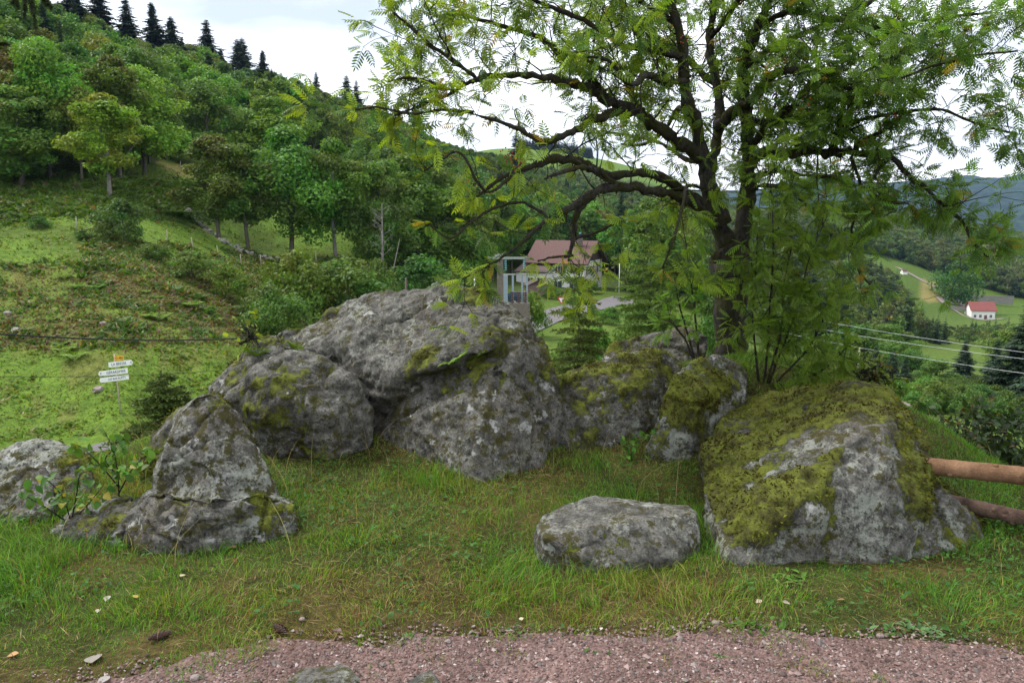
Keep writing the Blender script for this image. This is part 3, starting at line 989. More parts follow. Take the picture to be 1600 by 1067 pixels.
def blade_colour(g, k):
    green = np.array([.115, .260, .026]); deep = np.array([.060, .165, .024]); straw = np.array([.30, .235, .09]); rust = np.array([.19, .090, .036]); yel = np.array([.17, .26, .03])
    r = rng.uniform(0, 1, k)
    c = np.where((r < g * .55)[:, None], green, np.where((r < g * .85)[:, None], deep, np.where((r < .66 + .3 * g)[:, None], yel, np.where((r < .86 + .12 * g)[:, None], straw, rust))))
    return c * rng.uniform(.5, 1.5, (k, 1))


def build_grass():
    n = 400000
    x, y = terrace_points(n)
    nn = fb2(x, y, 4.0, 73, 3)
    edge = near_gravel_edge(x) + .07 * fb2(x, x * 0, 3, 51, 4) + .05 * nn
    d = y - edge
    keep = (d > -.10 * np.clip(.4 + 2 * nn, 0, 1)) | ((d > -.55) & (nn > .42) & (rng.uniform(0, 1, n) < .5))
    keep &= rng.uniform(0, 1, n) < np.clip(.62 + .75 * nn + .4 * sst(.05, .4, d), .22, 1)
    x, y, d, nn = x[keep], y[keep], d[keep], nn[keep]
    z = height(x, y)
    ok = clear_of_rocks(x, y, z)
    x, y, z, d, nn = x[ok], y[ok], z[ok], d[ok], nn[ok]
    k = len(x)
    g = lush(x, y)
    tuft = np.clip(fb2(x, y, 2.6, 77, 3) + .2, 0, 1)
    h = rng.gamma(5, .0098, k) * (.5 + 1.5 * tuft) * (.55 + .45 * sst(0, .5, d)) * (1 - .35 * sst(4.7, 5.2, y))
    h *= np.where(x > 1.2, .72, 1)
    w = rng.uniform(.0018, .0046, k)
    az = 2 * math.pi * fb2(x, y, 3.5, 79, 2) + rng.normal(0, 1.0, k)
    V, F, per = blades(np.stack([x, y, z - .004], 1), h, w, rng.uniform(.2, 1.25, k), az, 2)
    c = np.repeat(blade_colour(g, k), per, 0)
    o = mk('grass', V, F, M_grass, col=c)
    tag(o, 'green and straw coloured grass round the rocks', kind='stuff')
    # flattened straw thatch at the roots
    n = 36000
    x, y = terrace_points(n)
    ok = (y > near_gravel_edge(x) - .06) & (rng.uniform(0, 1, n) < 1.05 - lush(x, y))
    x, y = x[ok], y[ok]
    z = height(x, y)
    ok = clear_of_rocks(x, y, z)
    x, y, z = x[ok], y[ok], z[ok]
    k = len(x)
    a = rng.uniform(0, 6.28, k)
    ax = unit(np.stack([np.cos(a), np.sin(a), rng.uniform(-.05, .35, k)], 1)); ay = unit(np.cross(np.array([0, 0, 1.]), ax) + rng.normal(0, .4, (k, 3)))
    V, F = quads(np.stack([x, y, z + rng.uniform(.004, .03, k)], 1), ax, ay, rng.uniform(.03, .10, k), rng.uniform(.0016, .0034, k), .1)
    cs = np.where((rng.uniform(0, 1, k) < .65)[:, None], np.array([.27, .205, .095]), np.array([.15, .080, .038])) * rng.uniform(.5, 1.4, (k, 1))
    tag(mk('thatch', V, F, M_grass, col=np.repeat(cs, 4, 0)), 'dead straw lying flat between the grass tufts', kind='stuff')
    # long seeding stalks
    n = 420
    x, y = terrace_points(n, 3.2, 6.4)
    z = height(x, y)
    ok = clear_of_rocks(x, y, z) & (y > near_gravel_edge(x) + .25)
    x, y, z = x[ok], y[ok], z[ok]
    k = len(x)
    V, F, per = blades(np.stack([x, y, z], 1), rng.uniform(.16, .40, k), rng.uniform(.0022, .0034, k), rng.uniform(.3, 1.5, k), rng.uniform(0, 6.28, k), 5)
    c = np.array([.33, .27, .13]) * rng.uniform(.7, 1.25, (k, 1))
    o = mk('dry_grass_stalks', V, F, M_grass, col=np.repeat(c, per, 0))
    tag(o, 'thin straw stalks bending over the grass', kind='stuff')
    # clover and small broad leaves
    n = 9000
    x, y = terrace_points(n, 2.75, 5.0)
    m = fb2(x, y, 2.2, 83, 3)
    ok = (y > near_gravel_edge(x) - .02) & (m > .12 - .25 * (x > .9))
    x, y = x[ok], y[ok]
    z = height(x, y)
    ok = clear_of_rocks(x, y, z)
    x, y, z = x[ok], y[ok], z[ok]
    k = len(x)
    az = rng.uniform(0, 6.28, k)
    ax = unit(np.stack([np.cos(az), np.sin(az), rng.uniform(-.1, .6, k)], 1)); ay = unit(np.cross(np.array([0, 0, 1.]), ax) + rng.normal(0, .25, (k, 3)))
    l = rng.uniform(.012, .034, k)
    V, F = quads(np.stack([x, y, z + rng.uniform(.008, .05, k)], 1), ax, ay, l, l * rng.uniform(.5, .9, k), .1)
    c = np.array([.045, .120, .020]) * rng.uniform(.6, 1.5, (k, 1))
    o = mk('ground_herbs', V, F, M_grass, col=np.repeat(c, 4, 0))
    tag(o, 'clover and small broad leaved herbs in the grass', kind='stuff')


build_grass()


def build_gravel():
    n = 30000
    y = rng.uniform(2.35, 3.25, n)
    x = rng.uniform(-.72, .72, n) * (y + .3)
    nn = fb2(x, y, 5, 91, 3)
    d = y - near_gravel_edge(x)
    keep = rng.uniform(0, 1, n) < sst(.16, -.06, d + .05 * nn)
    x, y, nn = x[keep], y[keep], nn[keep]
    k = len(x)
    z = height(x, y) + .006
    s = .0024 + rng.gamma(2.0, .0015, k)
    oct_ = np.array([[1, 0, 0], [-1, 0, 0], [0, 1, 0], [0, -1, 0], [0, 0, 1], [0, 0, -1.]])
    V = oct_[None] * rng.uniform(.55, 1.25, (k, 6, 1)) * s[:, None, None] + rng.normal(0, .22, (k, 6, 3)) * s[:, None, None]
    V = V * np.array([1, 1, .75]) + np.stack([x, y, z + s * .2], 1)[:, None]
    T = np.array([[0, 2, 4], [2, 1, 4], [1, 3, 4], [3, 0, 4], [2, 0, 5], [1, 2, 5], [3, 1, 5], [0, 3, 5]])
    F = (np.arange(k) * 6)[:, None, None] + T[None]
    base = np.array([[.17, .105, .092], [.23, .160, .145], [.11, .068, .060], [.38, .31, .29], [.14, .122, .113], [.065, .044, .038]])
    c = base[rng.choice(6, k, p=[.34, .22, .2, .07, .1, .07])] * rng.uniform(.75, 1.25, (k, 1))
    m, N, L = mat('gravel_stone')
    out = N('ShaderNodeOutputMaterial'); b = N('ShaderNodeBsdfPrincipled'); at_ = N('ShaderNodeAttribute'); at_.attribute_name = 'Col'
    L(at_.outputs['Color'], b.inputs['Base Color']); b.inputs['Roughness'].default_value = .8; L(b.outputs[0], out.inputs[0])
    o = mk('gravel', V.reshape(-1, 3), F.reshape(-1, 3), m, col=np.repeat(c, 6, 0))
    tag(o, 'loose pinkish grey gravel on the path', kind='stuff')


build_gravel()

# ------------------------------------------------------------------ tree makers
HIDDEN = []


def skeleton(h, r, limbs, rg, lean=.03):
    """trunk and limbs for a broad tree; returns verts, quads, limb tips"""
    mb = MB()
    n = 7
    p = np.zeros((n, 3)); p[:, 2] = np.linspace(-.3, h * .93, n)
    p[1:, :2] = np.cumsum(rg.normal(0, lean * h / n * 2, (n - 1, 2)), 0)
    mb.tube(p, np.linspace(r, r * .18, n), 7, cap=False)
    for c in limbs:
        zz = rg.uniform(.22, .6) * c[2] + .06 * h
        k = np.interp(zz, p[:, 2], np.arange(n)); i = int(min(k, n - 2))
        a = p[i] + (p[i + 1] - p[i]) * (k - i)
        q = np.stack([a, a * .6 + np.asarray(c) * .4 + np.array([0, 0, -.05 * h]), np.asarray(c)])
        mb.tube(catmull(q, 3), np.linspace(r * .38, r * .07, 7), 5, cap=False)
    return np.concatenate(mb.V), np.concatenate(mb.Q)


def crown(rg, h, w, base, n, leaf, col, blobs=22, shape='round', spread=.25):
    """leaf sized faces gathered in clumps through an uneven crown"""
    B, Rr = [], []
    seed_a = rg.uniform(0, 6.28)
    blobs = int(blobs * 1.45)
    for i in range(blobs):
        t = rg.uniform(0, 1) ** .85
        if shape == 'round':
            prof = math.sin(math.pi * min(.12 + .88 * t, 1)) ** .55
        elif shape == 'tall':
            prof = math.sin(math.pi * (.10 + .86 * t)) ** .8
        else:
            prof = (1 - t) ** .7 + .15
        a = rg.uniform(0, 6.283)
        rad = w * .5 * prof * rg.uniform(.1, 1.0) ** .75 * (1 + .18 * math.sin(3 * a + seed_a))
        B.append((rad * math.cos(a), rad * math.sin(a), base + (h - base) * (.06 + .86 * t)))
        Rr.append(w * rg.uniform(.07, .20) * (.65 + .45 * prof))
    B.append((0, 0, base + (h - base) * .9)); Rr.append(w * .16)
    B = np.array(B); Rr = np.array(Rr)
    pr = Rr ** 2 / (Rr ** 2).sum()
    bi = rg.choice(len(B), n, p=pr)
    d = unit(rg.normal(0, 1, (n, 3)) + np.array([0, 0, .25]))
    rr = rg.uniform(.35, 1.08, n) ** .6
    c = B[bi] + d * (Rr[bi] * rr)[:, None] * np.array([1.1, 1.1, .82])
    nrm = unit(d * .7 + rg.normal(0, .55, (n, 3)) + np.array([0, 0, .35]))
    ax = unit(np.cross(nrm, rg.normal(0, 1, (n, 3))))
    ax[:, 2] -= .25; ax = unit(ax)
    ay = unit(np.cross(nrm, ax))
    l = leaf * rg.uniform(.65, 1.45, n)
    V, F = quads(c, ax, ay, l, l * rg.uniform(.45, .75, n), .15)
    cc = np.array(col) * rg.uniform(.72, 1.3, (n, 1)) * rg.uniform(.82, 1.2, (len(B), 1))[bi]
    cc = cc * (1 + rg.normal(0, .10, (len(B), 3))[bi])
    return V, F, np.repeat(cc, 4, 0), B


def broad_tree(seed, h, w, base, n, leaf, col=(.100, .178, .030), blobs=22, shape='round', r=None, M_b=None):
    rg = np.random.default_rng(seed)
    V, F, c, B = crown(rg, h, w, base, n, leaf, col, blobs, shape)
    tv, tq = skeleton(h, r or h * .017, B[rg.permutation(len(B))[:9]], rg)
    return dict(h=h, crown=(V, F, c), trunk=(tv, tq), bark=M_b or M_bark)


def conifer(seed, h, w, n_whorl, per, col=(.030, .055, .025), leaf=1.0, base=.06):
    rg = np.random.default_rng(seed)
    Vs, Cs = [], []
    for i in range(n_whorl):
        t = i / (n_whorl - 1)
        z = h * (base + (1 - base) * t ** .92)
        L0 = w * .5 * (1 - t) ** rg.uniform(.7, 1.0) * rg.uniform(.62, 1.15) + .012 * h
        for k in range(per):
            a = 6.283 * (k + rg.uniform(-.3, .3)) / per + i * 2.4
            L1 = L0 * rg.uniform(.5, 1.25)
            d = np.array([math.cos(a), math.sin(a), 0]); s = np.array([-d[1], d[0], 0])
            m = max(3, int(5 + 9 * L1 / (w * .5)))
            tt = np.linspace(.05, 1, m)
            c = d * (L1 * tt)[:, None] + np.array([0, 0, 1.]) * (z - L1 * (.10 * tt + .28 * tt ** 1.6) + L1 * .12 * tt ** 4)[:, None]
            for side in (-1, 1):
                ax = unit(d * .75 + s * side * rg.uniform(.5, 1.0, (m, 1)) + np.array([0, 0, -.42]) * rg.uniform(.4, 1.4, (m, 1)))
                ay = unit(np.cross(np.array([0, 0, 1.]) + rg.normal(0, .3, (m, 3)), ax))
                l = leaf * L1 * .40 * (1.15 - .75 * tt) * rg.uniform(.7, 1.3, m) + .01 * h
                v, f = quads(c, ax, ay, l, l * .42, .25)
                Vs.append(v); Cs.append(np.repeat(np.array(col) * rg.uniform(.6, 1.4, (m, 1)), 4, 0))
    V = np.concatenate(Vs); F = np.arange(len(V)).reshape(-1, 4)
    p = np.array([[0, 0, -.3], [0, 0, h * .5], [0, 0, h * .99]])
    tv, tq, _ = tube(p, np.array([h * .016, h * .009, h * .001]), 6, False)
    return dict(h=h, crown=(V, F, np.concatenate(Cs)), trunk=(tv, tq), bark=M_bark)


def parts_of(spec, lm):
    """mesh data shared by every copy of one tree"""
    c = mk('crown', *spec['crown'][:2], lm, col=spec['crown'][2], link=False)
    t = mk('trunk', *spec['trunk'], spec['bark'], smooth=True, link=False)
    return dict(h=spec['h'], crown=c.data, trunk=t.data)


def whole(spec, lm):
    """crown and trunk in one mesh for trees too far off to show parts"""
    cv_, cf, cc = spec['crown']; tv, tq = spec['trunk']
    V = np.concatenate([cv_, tv]); F = np.concatenate([cf, tq + len(cv_)])
    col = np.concatenate([cc, np.full((len(tv), 3), .06)])
    o = mk('tree', V, F, [lm, spec['bark']], col=col, fmat=np.concatenate([np.zeros(len(cf)), np.ones(len(tq))]), link=False)
    return dict(h=spec['h'], mesh=o.data)


def plant_tree(name, label, cat, kit, loc, hgt, rz=None, tint=(1, 1, 1), group=None, wide=1.0, bark=None):
    s = hgt / kit['h']
    rz = rng.uniform(0, 6.28) if rz is None else rz
    r = thing(name, label, cat, loc, rz, group)
    r.rotation_euler = (rng.normal(0, .022), rng.normal(0, .022), rz)
    r.scale = (s * wide, s * wide, s)
    for k in ('crown', 'trunk'):
        o = bpy.data.objects.new(k, kit[k])
        C.objects.link(o); o.parent = r
        o.color = (*tint, 1)
        if k == 'trunk' and bark:
            o.material_slots[0].link = 'OBJECT'; o.material_slots[0].material = bark
    return r


def plant_whole(name, label, cat, kit, loc, hgt, tint=(1, 1, 1), group=None, wide=1.0):
    s = hgt / kit['h']
    o = bpy.data.objects.new(name, kit['mesh'])
    C.objects.link(o)
    o.location = [float(c) for c in loc]; o.scale = (s * wide, s * wide, s); o.rotation_euler = (0, 0, rng.uniform(0, 6.28))
    o.color = (*tint, 1)
    return tag(o, label, cat, group)


SP_broad = [broad_tree(100 + i, 14, w, b, 13000, .34, blobs=bl, shape=sh) for i, (w, b, bl, sh) in enumerate([(8.8, 1.4, 40, 'tall'), (7.4, 2.6, 34, 'tall'), (9.8, 1.0, 46, 'round'), (6.8, 2.8, 30, 'tall'), (8.6, .8, 40, 'tall')])]
K_broad = [parts_of(s, M_leaf) for s in SP_broad]
SP_far = [broad_tree(140 + i, 14, w, b, 4600, .50, blobs=bl, shape=sh) for i, (w, b, bl, sh) in enumerate([(9.5, 1.5, 20, 'round'), (8.4, 1.8, 18, 'tall'), (10.8, 1.2, 22, 'round'), (8.0, 1.0, 16, 'tall')])]
K_far = [whole(s, M_leaf) for s in SP_far]
SP_con = [conifer(160 + i, 20, w, nw, 7) for i, (w, nw) in enumerate([(7.2, 46), (6.2, 50), (8.2, 44)])]
K_con = [parts_of(s, M_needle) for s in SP_con]
K_conw = [whole(s, M_needle) for s in SP_con]
SP_shrub = [broad_tree(180 + i, 3.0, w, .05, 4200, .17, (.085, .148, .028), 26, 'round', .04) for i, w in enumerate((3.4, 3.0, 4.0))]
K_shrub = [parts_of(s, M_leaf) for s in SP_shrub]

RIDGE = ([-150, 0, 60, 120, 200, 250, 320, 360, 420, 470, 540, 600, 660, 700, 760, 820, 900, 1000, 1060, 1100],
         [-90, -40, -20, 5, 55, 70, 72, 100, 108, 128, 158, 170, 205, 225, 238, 246, 262, 282, 300, 312])


def tall_as(u, v_top, Y, z0):
    """height of a tree whose top shows at row v_top"""
    return float(P(u, v_top, Y)[2] - z0)


# trees one can single out on the slope, across the road
TAKEN = []


def lone(name, label, cat, kit, u, Y, vtop, wpx, tint=(1, 1, 1), bark=None, kits=None):
    g = at(u, Y)
    h = tall_as(u, vtop, Y, g[2])
    dims = np.array([v.co[:] for v in kit['crown'].vertices[::7]]) if False else None
    w0 = KW[id(kit)]
    s = h / kit['h']
    wide = min((wpx / FPX * Y) / (w0 * s), 1.7)
    TAKEN.append((g[0], g[1], max(2.2, .33 * wpx / FPX * Y)))
    return plant_tree(name, label, cat, kit, g, h, tint=tint, wide=wide, bark=bark)


KW = {}
for K in (K_broad, K_con, K_shrub):
    for k in K:
        co = np.empty(len(k['crown'].vertices) * 3, np.float32); k['crown'].vertices.foreach_get('co', co)
        co = co.reshape(-1, 3); KW[id(k)] = float(np.percentile(co[:, 0], 97) - np.percentile(co[:, 0], 3))


def build_slope_trees():
    T = 'tree'
    lone('deciduous_tree', 'olive tinged tree with a bare pale trunk standing alone above the bracken', T, K_broad[1], 172, 90, 143, 88, (1.9, 1.35, .9), M_pale)
    lone('deciduous_tree', 'big light green round tree behind the olive tinged tree', T, K_broad[2], 226, 112, 102, 125, (1.35, 1.38, .95))
    lone('deciduous_tree', 'dark green tree at the photo edge above the bracken slope', T, K_broad[4], 32, 96, 130, 118, (.85, .95, 1.0))
    lone('deciduous_tree', 'dark brownish green tree at the near end of the dry stone wall', T, K_broad[1], 342, 92, 206, 88, (1.05, .82, .8))
    lone('deciduous_tree', 'dark green tree with a straight bare trunk beside the dry stone wall', T, K_broad[3], 388, 93.5, 222, 84, (.8, .78, .8))
    lone('ash_tree', 'tall bright green ash between the dry stone wall and the birch', T, K_broad[0], 455, 97, 192, 125, (1.0, 1.12, 1.0))
    lone('birch_tree', 'slender birch with a thin white trunk on the bright meadow', T, K_broad[3], 525, 98, 212, 82, (1.15, 1.12, .85), M_pale)
    lone('ash_tree', 'broad pale green ash at the foot of the slope behind the bare dead tree', T, K_broad[0], 640, 112, 236, 140, (1.05, 1.12, .95))
    lone('deciduous_tree', 'bushy green tree low on the slope next to the utility pole', T, K_broad[4], 718, 110, 300, 95, (.85, .95, .85))
    lone('deciduous_tree', 'small green tree beyond the far edge of the bright meadow', T, K_broad[2], 590, 165, 195, 80, (.8, .9, .95))
    lone('deciduous_tree', 'rounded mid green tree on the forest edge above the brown path', T, K_broad[2], 330, 145, 120, 105, (.72, .86, .9))
    lone('deciduous_tree', 'feathery light green tree on the forest edge above the tall ash', T, K_broad[0], 425, 150, 148, 100, (1.15, 1.25, .9))
    # spruces on the skyline
    for u, Y, vt, wpx, lab in [(120, 226, -40, 80, 'dark spruce on the skyline nearest the photo corner'), (160, 232, -30, 70, 'dark spruce rising out of frame beside the corner spruce'),
                               (207, 232, -2, 52, 'dark spruce on the skyline with its tip at the photo edge'), (250, 236, 4, 80, 'broadest dark spruce on the skyline'),
                               (272, 240, 26, 60, 'dark spruce leaning against the broadest skyline spruce'), (330, 250, 32, 46, 'slim spruce standing up alone above the forest skyline'), (349, 256, 76, 36, 'short spruce at the shoulder of the slim skyline spruce'),
                               (374, 262, 62, 46, 'dense dark spruce, near one of the skyline pair'), (386, 268, 60, 40, 'dense dark spruce, far one of the skyline pair'), (412, 280, 78, 26, 'small pointed spruce past the skyline pair'),
                               (545, 335, 118, 30, 'small dark spruce where the forest skyline drops'), (558, 340, 126, 26, 'small dark spruce just behind the one where the skyline drops'), (647, 400, 160, 26, 'lone pointed spruce on the distant skyline left of the rowan'),
                               (497, 305, 112, 20, 'tiny spruce tip in the middle of the forest skyline'), (288, 250, 58, 30, 'small spruce tip between the broadest and the slim skyline spruce'), (806, 400, 205, 34, 'dark spruce below the pale hilltop meadow, behind the rowan twigs')]:
        lone('spruce_tree', lab, 'tree', K_con[int(u) % 3], u, Y, vt, wpx, (.9, .85, .85))
    # shrubs on the bank
    for k, u, Y, vt, wpx, tint, lab in [
            (0, 195, 72, 312, 62, (.95, .95, 1.15), 'grey green round bush alone in the upper meadow'),
            (1, 467, 66, 390, 92, (1.35, 1.35, .9), 'big yellow green bush by the roadside verge'),
            (2, 425, 58, 448, 84, (1.15, 1.15, 1.1), 'pale willow bush in front of the big yellow green bush'),
            (0, 357, 64, 412, 48, (1.0, 1.0, .8), 'small dark bush on the tan grass'),
            (1, 545, 68, 402, 104, (1.15, 1.05, 1.0), 'wide greyish bush between the yellow green bush and the bare pole'),
            (2, 590, 72, 408, 60, (.9, .95, .95), 'bushy thicket under the bare dead tree'),
            (0, 660, 84, 400, 90, (.75, .9, .8), 'dark thicket behind the top of the dome'),
            (1, 720, 78, 410, 70, (.75, .85, .75), 'dark thicket beside the concrete pole'),
            (0, 60, 74, 338, 90, (.8, .95, .75), 'low broom bush at the photo edge above the bright grass'),
            (2, 130, 70, 360, 96, (.85, .95, .8), 'sprawling broom bush above the bright grass strip'),
            (1, 240, 68, 380, 110, (.85, .95, .8), 'sprawling broom bush below the grey green round bush'),
            (0, 300, 66, 392, 80, (.95, .95, .8), 'low broom bush on the tan grass slope'),
            (1, 20, 78, 330, 60, (.75, .95, .7), 'dark broom clump beneath the photo edge tree'),
            (2, 258, 92, 335, 70, (.75, .9, .7), 'flat dark bush in the meadow hollow'), (0, 292, 94, 350, 22, (.7, .75, .7), 'small dark bush at the end of the dry stone wall'),
            (1, 830, 72, 455, 46, (1.3, 1.35, 1.0), 'light green bush beside the blue grey transformer posts'), (0, 862, 108, 447, 46, (.85, .95, .8), 'dark hedge bush in front of the white house'), (1, 915, 118, 437, 60, (.8, .95, .7), 'green hedge bush below the gable of the white house'),
            (0, 930, 34, 512, 70, (1.1, 1.25, .8), 'light bush below the road, behind the thin young spruce'), (2, 985, 38, 505, 70, (.95, 1.1, .8), 'green bush below the road, behind the taller young spruce'), (1, 1060, 36, 500, 80, (1.2, 1.3, .85), 'yellow green bush directly behind the rowan shoots'), (1, 880, 30, 530, 60, (.9, 1.05, .8), 'low bush between the dome and the thin young spruce'), (0, 1010, 70, 478, 60, (.85, 1.0, .8), 'bush on the verge at the road bend'), (2, 1110, 60, 470, 80, (.9, 1.0, .8), 'bush beyond the rowan trunk'), (0, 955, 80, 480, 40, (.9, 1.05, .75), 'small bush on the verge under the road'),
            (2, 395, 60, 470, 60, (.95, 1.05, .85), 'leafy bush on the verge just above the cable'), (0, 330, 57, 478, 40, (1.25, 1.3, .8), 'bright little bush among the dead bracken')]:
        lone('bush', lab, 'bush', K_shrub[k], u, Y, vt, wpx, tint)


build_slope_trees()


def forest_mask(u, v):
    a = in_poly(u, v, [(-220, -160), (270, -60), (760, 220), (1060, 285), (1060, 470), (950, 470), (760, 440), (585, 425), (640, 300), (560, 262), (480, 236), (280, 236), (250, 258), (150, 290), (0, 268), (-220, 250)])
    return a


def build_forest():
    """the wood on the hillside, tree by tree"""
    n = 24000
    r = np.exp(rng.uniform(math.log(88), math.log(620), n)); th = rng.uniform(-.62, .24, n)
    x, y = r * np.sin(th), r * np.cos(th)
    z = height(x, y)
    u, v = proj(np.stack([x, y, z], 1))
    ok = forest_mask(u, v) & ~((u > 775) & (u < 1000) & (v > 432)) & ~((u > 800) & (u < 960) & (v > 418))
    x, y, z, u, v, r = x[ok], y[ok], z[ok], u[ok], v[ok], r[ok]
    G = np.zeros((0, 3)); cand = []
    cap = {0: 75, 1: 85, 2: 45, 3: 60}
    for i in range(len(x)):
        sp = 3.7 + .008 * r[i]
        if any((x[i] - a) ** 2 + (y[i] - b) ** 2 < (c + 1.2) ** 2 for a, b, c in TAKEN):
            continue
        if len(G) and (((G[:, 0] - x[i]) ** 2 + (G[:, 1] - y[i]) ** 2) < sp ** 2).any():
            continue
        hmax = tall_as(u[i], np.interp(u[i], *RIDGE), y[i], z[i])
        if hmax < 3.5:
            continue
        rr = rng.uniform()
        up = sst(180, 240, r[i])
        kind = 3 if rr < .03 + .26 * up * (u[i] < 560) else (2 if rr < .20 else (1 if rr < .55 else 0))
        hh = min(hmax * rng.uniform(.85, 1.06), rng.uniform(10, 17) + (5 if kind == 3 else 0))
        if hh < 3.5:
            continue
        G = np.concatenate([G, [[x[i], y[i], hh]]])
        shown = hh / r[i] * (1 if -40 < u[i] < 1000 else .3)
        cand.append((shown, i, kind, hh))
    cand.sort(reverse=True)
    marks = [(172, 220, 'the olive tinged tree'), (228, 170, 'the big light green round tree'), (32, 200, 'the dark photo edge tree'), (342, 290, 'the brownish wall tree'), (455, 290, 'the tall bright ash'),
             (525, 300, 'the birch'), (640, 330, 'the pale green ash'), (330, 180, 'the rounded forest edge tree'), (425, 210, 'the feathery forest edge tree'), (250, 50, 'the broadest skyline spruce'), (330, 70, 'the slim skyline spruce'),
             (380, 90, 'the skyline spruce pair'), (545, 145, 'the skyline drop'), (720, 370, 'the bushy pole side tree'), (806, 230, 'the hilltop spruce'), (890, 410, 'the white house'), (600, 230, 'the far meadow edge tree'), (130, 30, 'the corner spruces'), (1010, 380, 'the young spruces')]
    looks = {0: 'dark green', 1: 'fresh green', 2: 'olive brown', 3: 'dark'}
    same = {}
    cnt = [0, 0, 0, 0]; rest = {'b': [], 'c': []}
    for shown, i, kind, hh in cand:
        nm = 'spruce_tree' if kind == 3 else 'deciduous_tree'
        if cnt[kind] >= cap[kind] or not (-25 < u[i] < 1000) or v[i] < -10:
            rest['c' if kind == 3 else 'b'].append((x[i], y[i], z[i], hh))
            continue
        cnt[kind] += 1
        t = {0: (.66, .80, .90), 1: (1.0, 1.14, .92), 2: (1.15, .92, .9), 3: (.95, .9, .9)}[kind]
        t = tuple(a * rng.uniform(.85, 1.15) for a in t)
        cu, cv_ = u[i], v[i] - .5 * hh / r[i] * FPX
        j = int(np.argmin([(cu - m[0]) ** 2 + 1.3 * (cv_ - m[1]) ** 2 for m in marks]))
        du, dv = cu - marks[j][0], cv_ - marks[j][1]
        rel = ('close behind' if abs(du) < 22 and abs(dv) < 26 else ('above' if dv < -abs(du) * .7 else ('below' if dv > abs(du) * .7 else ('right of' if du > 0 else 'left of'))))
        size = 'tall' if hh > 13.5 else ('small' if hh < 9.5 else 'medium sized')
        lab = '%s %s forest %s %s %s' % (size, looks[kind], 'spruce' if kind == 3 else 'tree', rel, marks[j][2])
        grp = {0: 'dark green forest trees', 1: 'fresh green forest trees', 2: 'olive forest trees', 3: 'spruces in the hillside forest'}[kind]
        if len(same.get(lab, ())) >= 7:
            rest['c' if kind == 3 else 'b'].append((x[i], y[i], z[i], hh))
            continue
        if r[i] < 150:
            kit = K_con[i % 3] if kind == 3 else K_broad[i % 5]
            o = plant_tree(nm, lab, 'tree', kit, (x[i], y[i], z[i]), hh, tint=t, group=grp, wide=rng.uniform(.9, 1.2))
        else:
            kit = K_conw[i % 3] if kind == 3 else K_far[i % 4]
            o = plant_whole(nm, lab, 'tree', kit, (x[i], y[i], z[i]), hh, t, grp, rng.uniform(.95, 1.3))
        same.setdefault(lab, []).append((cv_, o))
    words = ['lowest', 'second lowest', 'third lowest', 'fourth lowest', 'fifth lowest', 'sixth lowest', 'seventh lowest', 'eighth lowest']
    for lab, os_ in same.items():
        if len(os_) > 1:
            os_.sort(key=lambda q: -q[0])
            for k, (_, o) in enumerate(os_):
                o['label'] = lab + ', ' + ('topmost' if k == len(os_) - 1 else words[min(k, 7)])
    print('forest', cnt, {k: len(q) for k, q in rest.items()})
    return rest


FOREST_REST = build_forest()


def geo_forest(name, label, pts, kits, scl, tints=None):
    """a far wood that reads as one mass: one object instancing low detail trees"""
    col = bpy.data.collections.new(name + '_kinds')
    for i, k in enumerate(kits):
        o = bpy.data.objects.new('%s_tree' % name + str(i), k['mesh'])
        col.objects.link(o)
    me = bpy.data.meshes.new(name)
    me.from_pydata([tuple(p) for p in pts], [], [])
    n = len(pts)
    a = me.attributes.new('scl', 'FLOAT', 'POINT'); a.data.foreach_set('value', np.asarray(scl, np.float32))
    a = me.attributes.new('rot', 'FLOAT', 'POINT'); a.data.foreach_set('value', rng.uniform(0, 6.28, n).astype(np.float32))
    a = me.attributes.new('pick', 'INT', 'POINT'); a.data.foreach_set('value', rng.integers(0, len(kits), n).astype(np.int32))
    o = bpy.data.objects.new(name, me)
    C.objects.link(o)
    tag(o, label, kind='stuff')
    ng = bpy.data.node_groups.new(name, 'GeometryNodeTree')
    ng.interface.new_socket('Geometry', in_out='INPUT', socket_type='NodeSocketGeometry')
    ng.interface.new_socket('Geometry', in_out='OUTPUT', socket_type='NodeSocketGeometry')
    N, L = ng.nodes.new, ng.links.new
    gi, go = N('NodeGroupInput'), N('NodeGroupOutput')
    ci = N('GeometryNodeCollectionInfo'); ci.inputs['Collection'].default_value = col
    ci.inputs['Separate Children'].default_value = True; ci.inputs['Reset Children'].default_value = True
    ip = N('GeometryNodeInstanceOnPoints'); ip.inputs['Pick Instance'].default_value = True

    def attr(nm, t):
        q = N('GeometryNodeInputNamedAttribute'); q.data_type = t; q.inputs['Name'].default_value = nm
        return [s for s in q.outputs if s.enabled and s.name == 'Attribute'][0]
    cx = N('ShaderNodeCombineXYZ'); L(attr('rot', 'FLOAT'), cx.inputs[2])
    L(gi.outputs[0], ip.inputs['Points']); L(ci.outputs[0], ip.inputs['Instance'])
    L(attr('pick', 'INT'), ip.inputs['Instance Index']); L(cx.outputs[0], ip.inputs['Rotation']); L(attr('scl', 'FLOAT'), ip.inputs['Scale'])
    L(ip.outputs[0], go.inputs[0])
    o.modifiers.new('plant', 'NODES').node_group = ng
    return o


